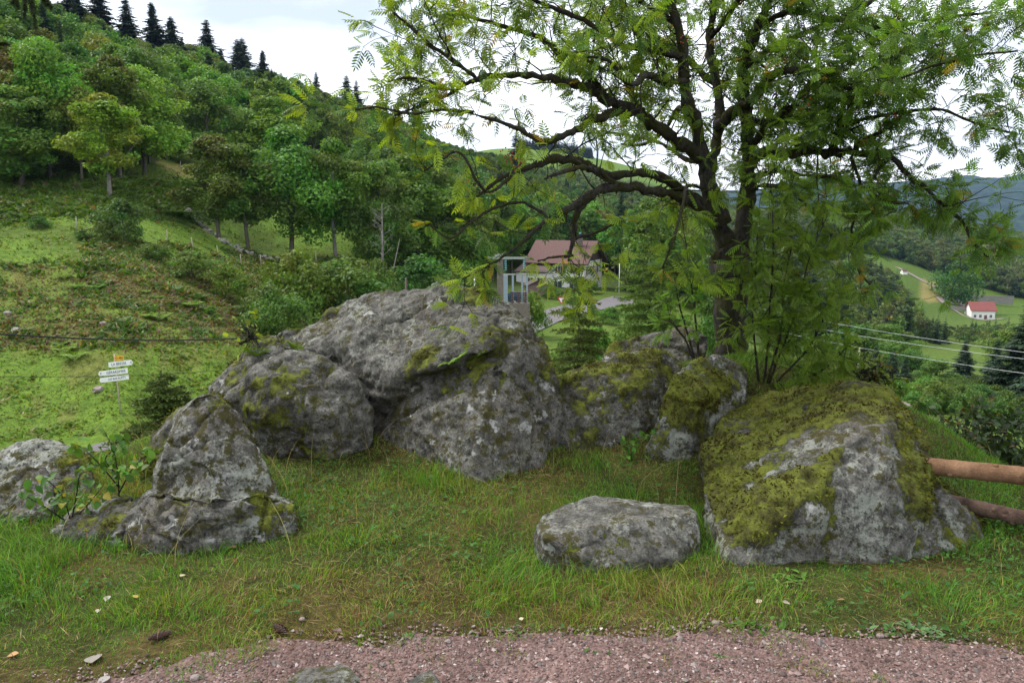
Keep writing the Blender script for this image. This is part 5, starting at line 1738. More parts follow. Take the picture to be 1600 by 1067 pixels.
def build_rowan():
    pl = Plant(11)
    base = P(1147, 575, 6.35)
    base[2] = H(base[0], base[1])
    root = thing('rowan_tree', 'gnarled mossy rowan with a forked trunk and spreading branches, growing behind the boulders', 'tree', base)

    def L(pts, rr, sides=8, wob=.16, per=5):
        """pts = (u, v, metres ahead), rr = half widths in photo pixels"""
        W = [P(*p) for p in pts]
        rad = [px(a * .75, p[2]) for a, p in zip(rr, pts)]
        return pl.limb(W, rad, sides, wob, per)

    limbs = []
    T = [(1147, 590, 6.35), (1144, 540, 6.35), (1142, 480, 6.35), (1140, 430, 6.33), (1133, 385, 6.3)]
    L(T, [37, 33, 33, 38, 36], 14, .07)
    a = L([(1133, 400, 6.3), (1122, 345, 6.25), (1108, 290, 6.2), (1096, 240, 6.15), (1085, 190, 6.1), (1070, 140, 6.05), (1066, 70, 6.0), (1050, 10, 5.95), (1035, -60, 5.9), (1020, -150, 5.9)], [22, 20, 18, 16, 14, 12, 10, 9, 7, 3], 10)
    b = L([(1150, 420, 6.35), (1160, 360, 6.4), (1166, 300, 6.45), (1170, 240, 6.5), (1166, 180, 6.55), (1160, 110, 6.6), (1182, 50, 6.6), (1200, 0, 6.65), (1215, -70, 6.7), (1225, -150, 6.7)], [20, 18, 16, 14, 12, 10, 9, 8, 6, 3], 10)
    c = L([(1106, 280, 6.2), (1118, 235, 6.3), (1124, 180, 6.4), (1116, 120, 6.5), (1108, 60, 6.55), (1118, 0, 6.6), (1125, -90, 6.7)], [11, 11, 10, 9, 8, 7, 3], 9)
    # (points, half widths, twigs per metre, leafiness)
    spec = [
        # big limb sweeping left
        ([(1094, 245, 6.15), (1062, 222, 6.0), (1030, 200, 5.9), (998, 178, 5.8), (962, 166, 5.7), (930, 142, 5.6), (890, 130, 5.5), (850, 120, 5.45), (800, 118, 5.4), (745, 124, 5.35), (705, 145, 5.3), (660, 165, 5.25), (612, 182, 5.2)], [14, 13, 13, 12, 11, 10, 9, 7, 6, 5, 4, 3, 2], 5, .62),
        ([(948, 152, 5.65), (915, 118, 5.7), (880, 92, 5.75), (850, 62, 5.8), (800, 45, 5.85), (745, 30, 5.9), (690, 18, 5.9)], [7, 6.5, 6, 5, 4, 3, 2], 6, .7),
        ([(985, 176, 5.78), (950, 178, 5.6), (912, 196, 5.45), (880, 212, 5.35), (850, 222, 5.3), (818, 205, 5.25), (780, 190, 5.2), (735, 178, 5.15)], [9, 9, 8, 7, 7, 5, 4, 2], 6, .55),
        ([(745, 124, 5.35), (710, 96, 5.4), (672, 70, 5.45), (640, 42, 5.5), (615, 20, 5.5)], [4, 4, 3, 2.5, 2], 8, .8),
        ([(710, 142, 5.3), (670, 128, 5.15), (636, 122, 5.1), (605, 128, 5.05)], [3.5, 3, 2.5, 2], 8, .8),
        ([(740, 176, 5.15), (690, 172, 5.1), (640, 178, 5.05), (590, 168, 5.0), (555, 172, 5.0)], [3.5, 3, 2.5, 2, 1.5], 7, .8),
        # low mossy limbs
        ([(1112, 330, 6.2), (1078, 308, 6.0), (1035, 276, 5.8), (995, 270, 5.7), (945, 274, 5.6), (918, 258, 5.5), (895, 250, 5.45), (858, 251, 5.4), (828, 262, 5.35), (795, 272, 5.3), (765, 292, 5.25), (740, 312, 5.2)], [12, 11, 9, 9, 9, 8, 8, 8, 6, 4, 3, 2], 5, .45),
        ([(1122, 350, 6.25), (1085, 318, 6.0), (1045, 302, 5.8), (1002, 295, 5.65), (955, 293, 5.5), (930, 302, 5.45), (898, 322, 5.4), (862, 340, 5.3), (830, 366, 5.25), (800, 392, 5.2), (770, 412, 5.15)], [12, 11, 10, 10, 9, 8, 8, 6, 4, 3, 2], 5, .5),
        ([(928, 302, 5.45), (905, 328, 5.45), (897, 356, 5.45), (893, 385, 5.45), (888, 408, 5.45)], [7, 7, 6, 5, 3], 7, .5),
        ([(965, 292, 5.55), (935, 268, 5.35), (905, 262, 5.2), (870, 272, 5.1), (850, 280, 5.05)], [6, 6, 6, 4, 2], 6, .5),
        ([(860, 342, 5.3), (820, 318, 5.2), (780, 322, 5.1), (740, 344, 5.0), (705, 372, 4.95), (668, 350, 4.9)], [4, 3, 3, 2.5, 2, 1.5], 6, .4),
        ([(800, 275, 5.3), (760, 300, 5.1), (720, 240, 5.0), (690, 250, 5.0), (662, 268, 5.0)], [4, 3, 2.5, 2, 1.5], 7, .65),
        ([(770, 412, 5.15), (745, 425, 5.05), (722, 436, 5.0)], [2.5, 2, 1.5], 9, .9),
        ([(893, 372, 5.45), (925, 366, 5.4), (955, 352, 5.35), (975, 345, 5.3)], [4, 3, 2, 1.5], 7, .6),
        ([(895, 400, 5.45), (868, 402, 5.4), (840, 408, 5.35)], [3.5, 2.5, 1.5], 9, .8),
        # right side
        ([(1170, 248, 6.45), (1200, 238, 6.4), (1232, 240, 6.3), (1265, 234, 6.2), (1300, 240, 6.1), (1340, 240, 6.0), (1390, 245, 5.9), (1420, 275, 5.8), (1445, 293, 5.7), (1478, 325, 5.6), (1505, 348, 5.5), (1520, 378, 5.45), (1545, 402, 5.4)], [12, 12, 11, 11, 10, 7, 5, 5, 4, 3.5, 3, 2.5, 2], 6, .8),
        ([(1300, 240, 6.1), (1310, 205, 6.0), (1335, 190, 5.95), (1372, 182, 5.9), (1420, 174, 5.8), (1470, 172, 5.75), (1530, 195, 5.65), (1590, 210, 5.6)], [8, 7, 5, 4, 4, 3, 2.5, 2], 7, .85),
        ([(1312, 200, 6.0), (1320, 160, 6.05), (1345, 120, 6.1), (1390, 90, 6.1), (1450, 70, 6.1)], [5, 4, 3, 3, 2], 7, .9),
        ([(1325, 240, 6.05), (1350, 222, 6.0), (1368, 212, 5.95), (1378, 206, 5.95)], [6, 6, 5, 3], 2, .2),
        ([(1120, 200, 6.35), (1148, 172, 6.2), (1178, 152, 6.1), (1206, 118, 6.0), (1240, 110, 5.9), (1290, 118, 5.8), (1325, 138, 5.7), (1375, 134, 5.6), (1440, 110, 5.5), (1510, 90, 5.4), (1590, 80, 5.3)], [11, 11, 10, 9, 7, 6, 5, 4, 3, 3, 2], 7, .9),
        ([(1160, 110, 6.6), (1200, 80, 6.7), (1260, 50, 6.8), (1330, 20, 6.9), (1400, -20, 7.0), (1480, -50, 7.0)], [7, 6, 5, 5, 4, 2], 7, .9),
        ([(1185, 45, 6.6), (1230, 20, 6.4), (1300, 30, 6.2), (1380, 45, 6.1), (1460, 30, 6.0), (1550, 20, 5.9)], [6, 5, 4, 4, 3, 2], 7, .95),
        ([(1165, 190, 6.55), (1210, 190, 6.9), (1260, 180, 7.2), (1330, 150, 7.4), (1420, 140, 7.5)], [7, 6, 5, 4, 2], 7, .9),
        ([(1172, 235, 6.45), (1196, 200, 6.3), (1220, 180, 6.1), (1240, 165, 5.9), (1275, 160, 5.7)], [8, 8, 7, 5, 2], 7, .8),
        ([(1390, 246, 5.9), (1360, 290, 5.7), (1385, 315, 5.6), (1420, 318, 5.5)], [4, 3, 2.5, 2], 8, .7),
        ([(1330, 245, 6.0), (1345, 300, 5.9), (1330, 370, 5.8), (1340, 420, 5.7), (1360, 445, 5.65)], [4, 3, 3, 2.5, 2], 6, .5),
        # top and middle
        ([(1066, 90, 6.0), (1015, 78, 5.9), (965, 66, 5.8), (910, 30, 5.75), (850, 8, 5.7), (790, -20, 5.7)], [8, 7, 6, 5, 4, 2], 7, .8),
        ([(1060, 40, 6.0), (1010, 8, 6.0), (960, -20, 6.0), (890, -50, 6.0)], [6, 5, 4, 2], 7, .8),
        ([(1072, 128, 6.05), (1040, 130, 5.8), (1010, 118, 5.6), (985, 132, 5.4), (950, 96, 5.3), (915, 88, 5.2)], [8, 7, 6, 5, 4, 2], 7, .6),
        ([(1000, 180, 5.8), (985, 130, 6.1), (1000, 70, 6.3), (980, 20, 6.4), (950, -30, 6.5)], [7, 6, 5, 4, 2], 6, .7),
        ([(1116, 130, 6.5), (1080, 100, 6.9), (1030, 60, 7.2), (970, 30, 7.4), (900, 60, 7.5)], [7, 6, 5, 4, 2], 6, .8),
        ([(1110, 60, 6.55), (1140, 20, 6.3), (1170, -20, 6.1), (1210, -60, 6.0)], [6, 5, 4, 2], 7, .9),
        ([(1085, 190, 6.1), (1062, 170, 6.4), (1040, 200, 6.6), (1010, 225, 6.7), (970, 225, 6.8)], [6, 5, 4, 3, 2], 6, .6),
        ([(1098, 255, 6.2), (1070, 248, 6.5), (1035, 225, 6.8), (1000, 215, 7.1), (940, 205, 7.3)], [6, 5, 4, 3, 2], 6, .7),
        ([(1105, 300, 6.2), (1075, 290, 5.7), (1065, 330, 5.4), (1050, 380, 5.3), (1035, 420, 5.3)], [4, 3.5, 3, 2.5, 2], 7, .75),
        ([(1165, 300, 6.45), (1200, 290, 6.2), (1235, 300, 6.0), (1270, 330, 5.9), (1300, 370, 5.8)], [5, 4, 3.5, 3, 2], 7, .8),
        ([(1168, 280, 6.45), (1215, 268, 6.7), (1260, 275, 6.9), (1310, 280, 7.0), (1370, 300, 7.1)], [5, 4, 3.5, 3, 2], 7, .8),
    ]
    for pts, rr, dens, leafy in spec:
        q, r = L(pts, rr, 8, .22, 5)
        limbs.append((q, r, dens, leafy))
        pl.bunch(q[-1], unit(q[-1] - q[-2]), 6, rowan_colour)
    limbs += [(a[0][18:], a[1][18:], 5, .7), (b[0][14:], b[1][14:], 5, .8), (c[0][8:], c[1][8:], 5, .8)]
    tv = []
    for q, r, dens, leafy in limbs:
        seg = np.linalg.norm(np.diff(q, axis=0), axis=1)
        s = np.concatenate([[0], np.cumsum(seg)])
        mu, mv = [float(np.mean(a_)) for a_ in proj(q)]
        n = max(2, int(s[-1] * dens * (2.3 if mu > 1080 else (2.0 if mv < 170 else .7))))
        for t in np.linspace(.12 * s[-1], s[-1] * .98, n):
            i = int(np.clip(np.searchsorted(s, t) - 1, 0, len(q) - 2))
            tg = unit(q[i + 1] - q[i])
            d = unit(tg * .55 + pl.rg.normal(0, .75, 3) + np.array([0, 0, .18]))
            frac = t / s[-1]
            uu, vv = proj(q[i])
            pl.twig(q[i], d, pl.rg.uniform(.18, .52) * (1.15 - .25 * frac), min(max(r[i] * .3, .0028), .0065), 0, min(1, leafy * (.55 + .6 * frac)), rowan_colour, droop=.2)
        # ragged moss and beard lichen on the thick limbs
        m = int(s[-1] * 150)
        k = pl.rg.integers(0, len(q) - 1, m)
        f = pl.rg.uniform(0, 1, (m, 1))
        pc = q[k] * (1 - f) + q[k + 1] * f
        rad = r[k]
        nd = unit(np.cross(unit(q[k + 1] - q[k]), pl.rg.normal(0, 1, (m, 3))))
        pb = pc + nd * rad[:, None] * .8
        hh = pl.rg.gamma(2.2, .010, m) * np.clip(rad / .03, .35, 1.3)
        side = unit(np.cross(nd, pl.rg.normal(0, 1, (m, 3))))
        tip = pb + unit(nd + np.array([0, 0, -.35])) * hh[:, None]
        tv.append(np.stack([pb - side * .006, pb + side * .006, tip], 1).reshape(-1, 3))
    tv = np.concatenate(tv)
    cc = np.repeat(np.array([.042, .040, .014]) * pl.rg.uniform(.45, 1.7, (len(tv) // 3, 1)), 3, 0)
    o = mk('branch_moss', tv - base, np.arange(len(tv)).reshape(-1, 3), M_moss, root, col=cc); o['kind'] = 'stuff'
    # berries and withered leaves
    bm = MB()
    for u, v, Y, n in [(793, 246, 5.25, 26), (808, 258, 5.25, 12), (727, 288, 5.15, 10), (1072, 60, 5.8, 8), (1258, 170, 5.7, 9), (1402, 178, 5.7, 7), (1548, 396, 5.38, 14), (1392, 300, 5.6, 6)]:
        c0 = P(u, v, Y)
        for _ in range(n):
            p = c0 + pl.rg.normal(0, .022, 3) - base
            V, Q = ball(p, .0055, 6, 4)
            bm.add(V, Q)
    bm.build('berry_cluster', plain('rowan_berry', (.33, .030, .014), .35, spec=.5), root, smooth=True)
    pl.build(root, 'trunk', M_rbark, single=290)
    print('rowan leaves', len(pl.leaves))


def ball(p, r, n=8, m=6, sq=(1, 1, 1)):
    V = []
    for i in range(m + 1):
        a = math.pi * i / m
        for j in range(n):
            b = 6.283185 * j / n
            V.append((math.sin(a) * math.cos(b), math.sin(a) * math.sin(b), math.cos(a)))
    Q = [[i * n + j, (i + 1) * n + j, (i + 1) * n + (j + 1) % n, i * n + (j + 1) % n] for i in range(m) for j in range(n)]
    return np.array(V) * r * np.array(sq) + np.asarray(p), np.array(Q)


build_rowan()


def shoot_colour(p):
    c = np.array([.12, .225, .022]) if rng.uniform() < .6 else np.array([.115, .185, .020])
    return c * rng.uniform(.7, 1.35)


def build_shoots():
    pl = Plant(23); pl.fine = True
    base = P(1192, 622, 5.75); base[2] = H(base[0], base[1])
    root = thing('rowan_shoots', 'clump of slender rowan shoots with hanging leaves rising beside the mossy egg boulder', 'shrub', base)
    for pts in [[(1190, 622), (1198, 560), (1203, 480), (1208, 400), (1205, 300), (1198, 240)], [(1193, 622), (1212, 570), (1232, 520), (1250, 460), (1266, 400), (1300, 320)], [(1188, 620), (1182, 560), (1176, 500), (1180, 430), (1184, 370)],
                [(1195, 622), (1225, 585), (1262, 545), (1290, 490), (1312, 430)], [(1193, 620), (1205, 575), (1220, 520), (1224, 450), (1238, 380)], [(1200, 620), (1240, 600), (1290, 575), (1325, 540)]]:
        W = [P(u, v, 5.75 - .08 * i) for i, (u, v) in enumerate(pts)]
        q, r = pl.limb(W, [.011, .009, .007, .006, .004, .002][:len(W)], 6, .2)
        for i in range(6, len(q)):
            for _ in range(2):
                if pl.rg.uniform() < .72:
                    d = unit(unit(q[i] - q[i - 1]) * .3 + pl.rg.normal(0, .7, 3))
                    pl.twig(q[i], d, pl.rg.uniform(.10, .26), .0032, 1, .95, shoot_colour, droop=.5)
        pl.bunch(q[-1], np.array([0, 0, 1.]), 6, shoot_colour)
    pl.build(root, 'stem', M_rbark)
    pl = Plant(29); pl.fine = True
    base = P(1098, 570, 6.3); base[2] = H(base[0], base[1])
    root = thing('rowan_shoots', 'small clump of leafy rowan shoots against the dark side of the rowan trunk', 'shrub', base)
    for pts in [[(1092, 570), (1087, 500), (1078, 430), (1070, 370), (1062, 320)], [(1088, 570), (1074, 520), (1060, 470), (1052, 420)], [(1086, 570), (1070, 530), (1046, 500)]]:
        W = [P(u, v, 6.0) for u, v in pts]
        q, r = pl.limb(W, [.010, .008, .006, .004, .002][:len(W)], 6, .2)
        for i in range(5, len(q)):
            for _ in range(2):
                if pl.rg.uniform() < .2:
                    pl.twig(q[i], unit(pl.rg.normal(0, .7, 3) + np.array([0, 0, .2])), pl.rg.uniform(.10, .24), .003, 1, .95, shoot_colour, droop=.5)
    pl.build(root, 'stem', M_rbark)


build_shoots()


def near_spruce(label, u_base, Y, v_top, z_base, width, seed, whorls=16, tint=1.0, sparse=1.0, start=.05):
    rg = np.random.default_rng(seed)
    a = (u_base - 800) / FPX
    base = np.array([a * Y * 1.0, Y, z_base])
    base[0] = P(u_base, 560, Y)[0]
    h = float(P(u_base, v_top, Y)[2] - z_base)
    root = thing('young_spruce', label, 'tree', base)
    mb = MB()
    mb.tube(np.array([[0, 0, -.1], [.01, 0, h * .5], [0, .01, h]]), [.012 + .010 * h, .009 + .004 * h, .003], 6)
    nb, nd, ncol = [], [], []

    def needles(q0, q1, dens=.0034):
        L0 = np.linalg.norm(q1 - q0); k = max(3, int(L0 / dens * sparse))
        t = rg.uniform(0, 1, (k, 1)); d = unit(q1 - q0)
        p = q0 * (1 - t) + q1 * t
        r = unit(np.cross(d, rg.normal(0, 1, (k, 3))))
        nb.append(p); nd.append(unit(r * .85 + d * .7))
        ncol.append(rg.uniform(.6, 1.4, k))
    for i in range(whorls):
        t = start + (1 - start) * (i / whorls)
        z = h * t
        L0 = width * .5 * (1 - t) ** .8 * rg.uniform(.85, 1.1) + .05
        for k in range(rg.integers(5, 8)):
            an = rg.uniform(0, 6.283)
            d = np.array([math.cos(an), math.sin(an), 0]); s = np.array([-d[1], d[0], 0])
            L1 = L0 * rg.uniform(.7, 1.12)
            tt = np.linspace(0, 1, 6)
            q = d * (L1 * tt)[:, None] + np.array([0, 0, 1.]) * (z + L1 * (.10 * tt - .38 * tt ** 2 + .22 * tt ** 3))[:, None]
            q[1:] += rg.normal(0, .012, (5, 3))
            mb.tube(q, np.linspace(.004 + .004 * L1, .0015, 6), 4, cap=False)
            for j in range(5):
                needles(q[j], q[j + 1])
                if j >= 1:
                    for sd in (-1, 1):
                        l2 = L1 * (.55 - .07 * j) * rg.uniform(.7, 1.2)
                        e = q[j] + unit(s * sd + d * .75 + np.array([0, 0, -.22])) * l2
                        mb.tube(np.stack([q[j], e]), [.002, .001], 3, cap=False)
                        needles(q[j], e)
                        m = (q[j] + e) / 2
                        for s3 in (-1, 1):
                            if l2 > .10:
                                needles(m, m + unit(unit(e - q[j]) + np.cross(unit(e - q[j]), [0, 0, 1.]) * s3 * .8) * l2 * .4)
    needles(np.array([0, 0, h * .8]), np.array([0, 0, h]))
    nb = np.concatenate(nb); nd = np.concatenate(nd); ncol = np.concatenate(ncol)
    k = len(nb)
    side = unit(np.cross(nd, rg.normal(0, 1, (k, 3))))
    l = rg.uniform(.014, .024, k)[:, None] * (1 + .25 * width)
    V = np.stack([nb - side * .0024 * (1 + width), nb + side * .0024 * (1 + width), nb + nd * l], 1).reshape(-1, 3)
    c = np.array([.085, .135, .028]) * tint * ncol[:, None]
    mb.build('trunk', M_bark, root, smooth=True)
    o = mk('needles', V, np.arange(3 * k).reshape(-1, 3), M_needle, root, col=np.repeat(c, 3, 0)); o['kind'] = 'stuff'


near_spruce('thin young spruce with sparse branches between the dome and the mossy boulders', 903, 7.6, 405, -.35, 1.05, 41, 15, 1.3, .8)
near_spruce('taller young spruce with reddish branch tips left of the rowan trunk', 1012, 8.2, 318, -.7, 1.25, 42, 22, 1.7)
near_spruce('second spruce stem growing close beside the taller young spruce', 1026, 8.6, 352, -.75, .9, 43, 17, 1.5)
near_spruce('dark young spruce below the terrace, behind the pointed boulder', 250, 6.9, 578, -.85, 1.75, 44, 17, .8)


def broad_leaf():
    """simple oval leaf along +x with a folded midrib"""
    t = np.linspace(0, 1, 6); w = .36 * np.sin(math.pi * t ** .85) * (1 - .15 * t)
    V = np.concatenate([np.stack([t, w, .10 * w / .36 - .25 * t * t], 1), np.stack([t, 0 * t, -.02 - .25 * t * t], 1), np.stack([t, -w, .10 * w / .36 - .25 * t * t], 1)])
    Q = [[i, i + 1, 7 + i, 6 + i] for i in range(5)] + [[6 + i, 7 + i, 13 + i, 12 + i] for i in range(5)]
    return V, np.array(Q)


BL_V, BL_Q = broad_leaf()
BL_MESH = mk('leaf', BL_V, BL_Q, M_leaf, col=np.ones((len(BL_V), 3)), link=False, smooth=True).data


def leaf_obj(root, p, d, up, L, c, name='leaf'):
    y = unit(np.cross(up, d)); z = np.cross(d, y)
    o = bpy.data.objects.new(name, BL_MESH)
    C.objects.link(o); o.parent = root
    m = np.eye(4); m[:3, :3] = np.stack([d, y, z], 1) * L; m[:3, 3] = p
    o.matrix_local = Matrix(m.tolist()); o.color = (*c, 1)
    return o


def build_sapling():
    rg = np.random.default_rng(51)
    for lab, stems, n, col in [('leafy hazel sapling with round green leaves left of the pointed boulder', [[(186, 776, 4.15), (184, 740, 4.15), (176, 700, 4.2), (160, 668, 4.25)], [(186, 770, 4.15), (205, 735, 4.1), (225, 715, 4.05), (236, 712, 4.05)], [(185, 760, 4.15), (160, 730, 4.1), (135, 705, 4.1), (120, 694, 4.1)], [(185, 745, 4.15), (165, 715, 4.2), (200, 690, 4.2)]], 24, (.075, .165, .020)),
                               ('low bramble with broad green leaves spreading over the pale topped rock', [[(110, 812, 4.0), (100, 780, 4.0), (80, 755, 3.95), (62, 745, 3.95)], [(112, 812, 4.0), (120, 770, 4.0), (125, 742, 4.0), (142, 735, 4.0)], [(105, 815, 4.0), (75, 795, 3.9), (50, 780, 3.85), (38, 772, 3.85)], [(112, 815, 4.0), (140, 785, 3.95), (160, 760, 3.95)]], 20, (.065, .150, .022))]:
        base = P(*stems[0][0]); base[2] = H(base[0], base[1])
        root = thing('sapling' if 'hazel' in lab else 'bramble', lab, 'plant', base)
        mb = MB()
        for st in stems:
            q = catmull([P(*s) for s in st], 6) - base
            mb.tube(q, np.linspace(.0045, .0015, len(q)), 5)
            for i in range(n):
                j = rg.integers(3, len(q))
                d = unit(rg.normal(0, .7, 3) + np.array([0, -.25, .05]))
                y = rg.uniform()
                c = np.array(col) * rg.uniform(.65, 1.4) if y < .9 else np.array([.26, .24, .03])
                leaf_obj(root, q[j] + rg.normal(0, .022, 3), d, unit(np.array([0, -.35, 1.]) + rg.normal(0, .45, 3)), rg.uniform(.034, .064), c)
        mb.build('stem', M_rbark, root, smooth=True)
    # herb in the gap between the mossy boulders
    base = P(985, 716, 4.98); base[2] = H(base[0], base[1])
    root = thing('nettle', 'bright green leafy herb in the gap between the two mossy boulders', 'plant', base)
    mb = MB()
    for k in range(6):
        q = catmull([np.zeros(3), np.array([rg.normal(0, .03), rg.normal(0, .02), .08]), np.array([rg.normal(0, .07), rg.normal(0, .04), rg.uniform(.12, .20)])], 5)
        mb.tube(q, np.linspace(.003, .0012, len(q)), 4)
        for i in range(8):
            j = rg.integers(2, len(q))
            leaf_obj(root, q[j], unit(rg.normal(0, .8, 3) + np.array([0, -.2, .1])), unit(np.array([0, 0, 1.]) + rg.normal(0, .3, 3)), rg.uniform(.025, .048), np.array([.070, .190, .022]) * rg.uniform(.7, 1.3))
    mb.build('stem', M_leafstem, root, smooth=True)


M_leafstem = plain('green_stem', (.09, .13, .03), .6)
build_sapling()


def leafy_shrub(label, u, Y, v_top, w, n, leaf, col, seed, zb=None, name='shrub', stems=26):
    rg = np.random.default_rng(seed)
    base = at(u, Y)
    if zb is not None: base[2] = zb
    h = float(P(u, v_top, Y)[2] - base[2])
    root = thing(name, label, 'shrub', base)
    mb = MB(); ps, ds = [], []
    for k in range(stems):
        a = rg.uniform(0, 6.283); rr = w * .5 * rg.uniform(.2, 1)
        tip = np.array([rr * math.cos(a), rr * math.sin(a) * .8, h * rg.uniform(.45, 1.0) * (1 - .35 * rr / (w * .5))])
        q = catmull(np.stack([rg.normal(0, .05, 3) * [1, 1, 0], tip * [.35, .35, .55], tip]), 5)
        mb.tube(q, np.linspace(.014, .003, len(q)), 5, cap=False)
        for j in range(4, len(q)):
            for _ in range(3):
                e = q[j] + rg.normal(0, .09, 3)
                mb.tube(np.stack([q[j], e]), [.004, .002], 3, cap=False)
                ps.append(e); ds.append(unit(e - q[j]))
    ps = np.array(ps); ds = np.array(ds)
    i = rg.integers(0, len(ps), n)
    d = unit(ds[i] + rg.normal(0, .8, (n, 3)))
    c = ps[i] + rg.normal(0, .045, (n, 3))
    up = unit(np.array([0, 0, 1.]) + rg.normal(0, .5, (n, 3)))
    y = unit(np.cross(up, d)); z = np.cross(d, y)
    L0 = leaf * rg.uniform(.6, 1.3, n)
    M = np.stack([d, y, z], 2)
    V = np.einsum('nij,kj->nki', M, BL_V) * L0[:, None, None] + c[:, None]
    F = (np.arange(n) * len(BL_V))[:, None, None] + BL_Q[None]
    cc = np.array(col) * rg.uniform(.55, 1.5, (n, 1))
    cc = np.where((rg.uniform(0, 1, n) < .06)[:, None], np.array([.12, .085, .03]), cc)
    mb.build('stems', M_rbark, root, smooth=True)
    o = mk('foliage', V.reshape(-1, 3), F.reshape(-1, 4), M_leaf, root, col=np.repeat(cc, len(BL_V), 0), smooth=True); o['kind'] = 'stuff'


def build_shrubs():
    leafy_shrub('dark leafy shrub behind the rail fence, lower leaves between the rails', 1535, 6.6, 612, 1.35, 3400, .062, (.034, .066, .022), 61)
    leafy_shrub('second dark leafy shrub nearer the photo edge behind the rail fence', 1640, 6.9, 628, 1.3, 2600, .062, (.036, .066, .022), 62)
    leafy_shrub('low leafy shrub close behind the mossy boulder and the upper rail end', 1470, 6.9, 668, .8, 1300, .055, (.045, .080, .022), 63)
    leafy_shrub('small yellow green bush peeping over the back of the big mossy boulder', 1345, 6.4, 575, .55, 500, .045, (.115, .150, .025), 64, zb=.25)
    leafy_shrub('low green scrub below the rowan shoots, seen through their leaves', 1260, 7.4, 560, .9, 1000, .05, (.085, .130, .022), 65)
    # yellow topped sprig on the shoulder of the dome
    leafy_shrub('single sprig with a yellow green top on the slab beside the cable', 397, 6.0, 500, .07, 40, .05, (.17, .23, .03), 66, zb=.66, name='sprig', stems=2)


build_shrubs()


def build_spruce_twig():
    """a spruce just outside the frame reaching in at the corner"""
    rg = np.random.default_rng(71)
    base = np.array([-3.9, 2.6, 0.0]); base[2] = H(*base[:2])
    root = thing('spruce_tree', 'dark spruce beside the camera, only one drooping twig hanging into the photo corner', 'tree', base)
    MB().tube(np.array([[0, 0, -.1], [0, 0, 2], [.02, 0, 5]]), [.16, .13, .06], 10).build('trunk', M_bark, root, smooth=True)
    mb = MB(); nb, nd = [], []
    e0 = P(-60, -60, 3.2) - base
    main = catmull(np.stack([np.array([.1, 0, 2.6]), e0 * .6 + np.array([.2, 0, 1.3]), e0, P(20, -22, 3.25) - base, P(58, -8, 3.3) - base]), 6)
    mb.tube(main, np.linspace(.03, .004, len(main)), 6)
    for (u0, v0), (u1, v1) in [((20, -25), (28, 12)), ((40, -20), (38, 28)), ((50, -14), (55, 44)), ((60, -12), (72, 8)), ((64, -12), (80, 12)), ((45, -18), (50, 20)), ((30, -20), (20, 5)), ((-20, 68), (12, 70))]:
        q0, q1 = P(u0, v0, 3.25) - base, P(u1, v1, 3.2) - base
        mb.tube(np.stack([q0, q1]), [.003, .0015], 4)
        k = 420; t = rg.uniform(0, 1, (k, 1)); d = unit(q1 - q0)
        nb.append(q0 * (1 - t) + q1 * t); nd.append(unit(np.cross(d, rg.normal(0, 1, (k, 3))) * .6 + d))
    nb = np.concatenate(nb); nd = np.concatenate(nd); k = len(nb)
    side = unit(np.cross(nd, rg.normal(0, 1, (k, 3))))
    V = np.stack([nb - side * .0022, nb + side * .0022, nb + nd * .020], 1).reshape(-1, 3)
    mb.build('branch', M_bark, root, smooth=True)
    o = mk('needles', V, np.arange(3 * k).reshape(-1, 3), M_needle, root, col=np.tile([.030, .046, .016], (3 * k, 1))); o['kind'] = 'stuff'


build_spruce_twig()

# ------------------------------------------------------------------ things people made
M_white = plain('white_render', (.80, .79, .77), .85, nscale=4, var=.06)
M_roofbrown = plain('brown_roof_tiles', (.115, .064, .058), .85, nscale=6, var=.22)
M_roofred = plain('red_roof_tiles', (.21, .068, .060), .85, nscale=4, var=.18)
M_darkwood = plain('dark_wood_cladding', (.085, .060, .055), .8, nscale=10, var=.25)
M_shut = plain('brown_shutter', (.16, .075, .06), .7)
M_glass = plain('window_glass', (.06, .07, .085), .12, spec=.6)
M_conc = plain('weathered_concrete', (.16, .135, .115), .9, nscale=9, var=.25, bump=.2)
M_pblue = plain('pale_blue_paint', (.25, .31, .37), .5)
M_teal = plain('teal_glass_insulator', (.08, .30, .33), .2, spec=.6)
M_ins = plain('brown_porcelain', (.075, .035, .030), .25, spec=.6)
M_metal = plain('galvanised_steel', (.34, .35, .36), .45, .6)
M_postw = plain('pale_post_wood', (.38, .34, .27), .85, nscale=14, var=.25)
M_cable = plain('black_cable', (.010, .010, .011), .5)
M_wire = plain('bare_wire', (.55, .56, .58), .35, .5)
M_signw = plain('white_sign_plate', (.82, .83, .84), .4, var=.03)
M_signy = plain('yellow_sign_plate', (.80, .42, .03), .45, var=.04)
M_ink = plain('dark_sign_ink', (.02, .025, .06), .6, var=.05)
M_stonew = plain('field_stone', (.23, .22, .20), .9, nscale=5, var=.35, bump=.4)
M_orange = plain('orange_awning', (.55, .20, .10), .8)
M_car = plain('dark_blue_car_paint', (.02, .045, .09), .25, .2, var=.05, spec=.6)
M_tyre = plain('tyre_rubber', (.015, .015, .015), .8)
M_lampg = plain('headlight_glass', (.7, .7, .72), .15, spec=.6)
M_redp = plain('red_sign_border', (.55, .04, .03), .45, var=.04)


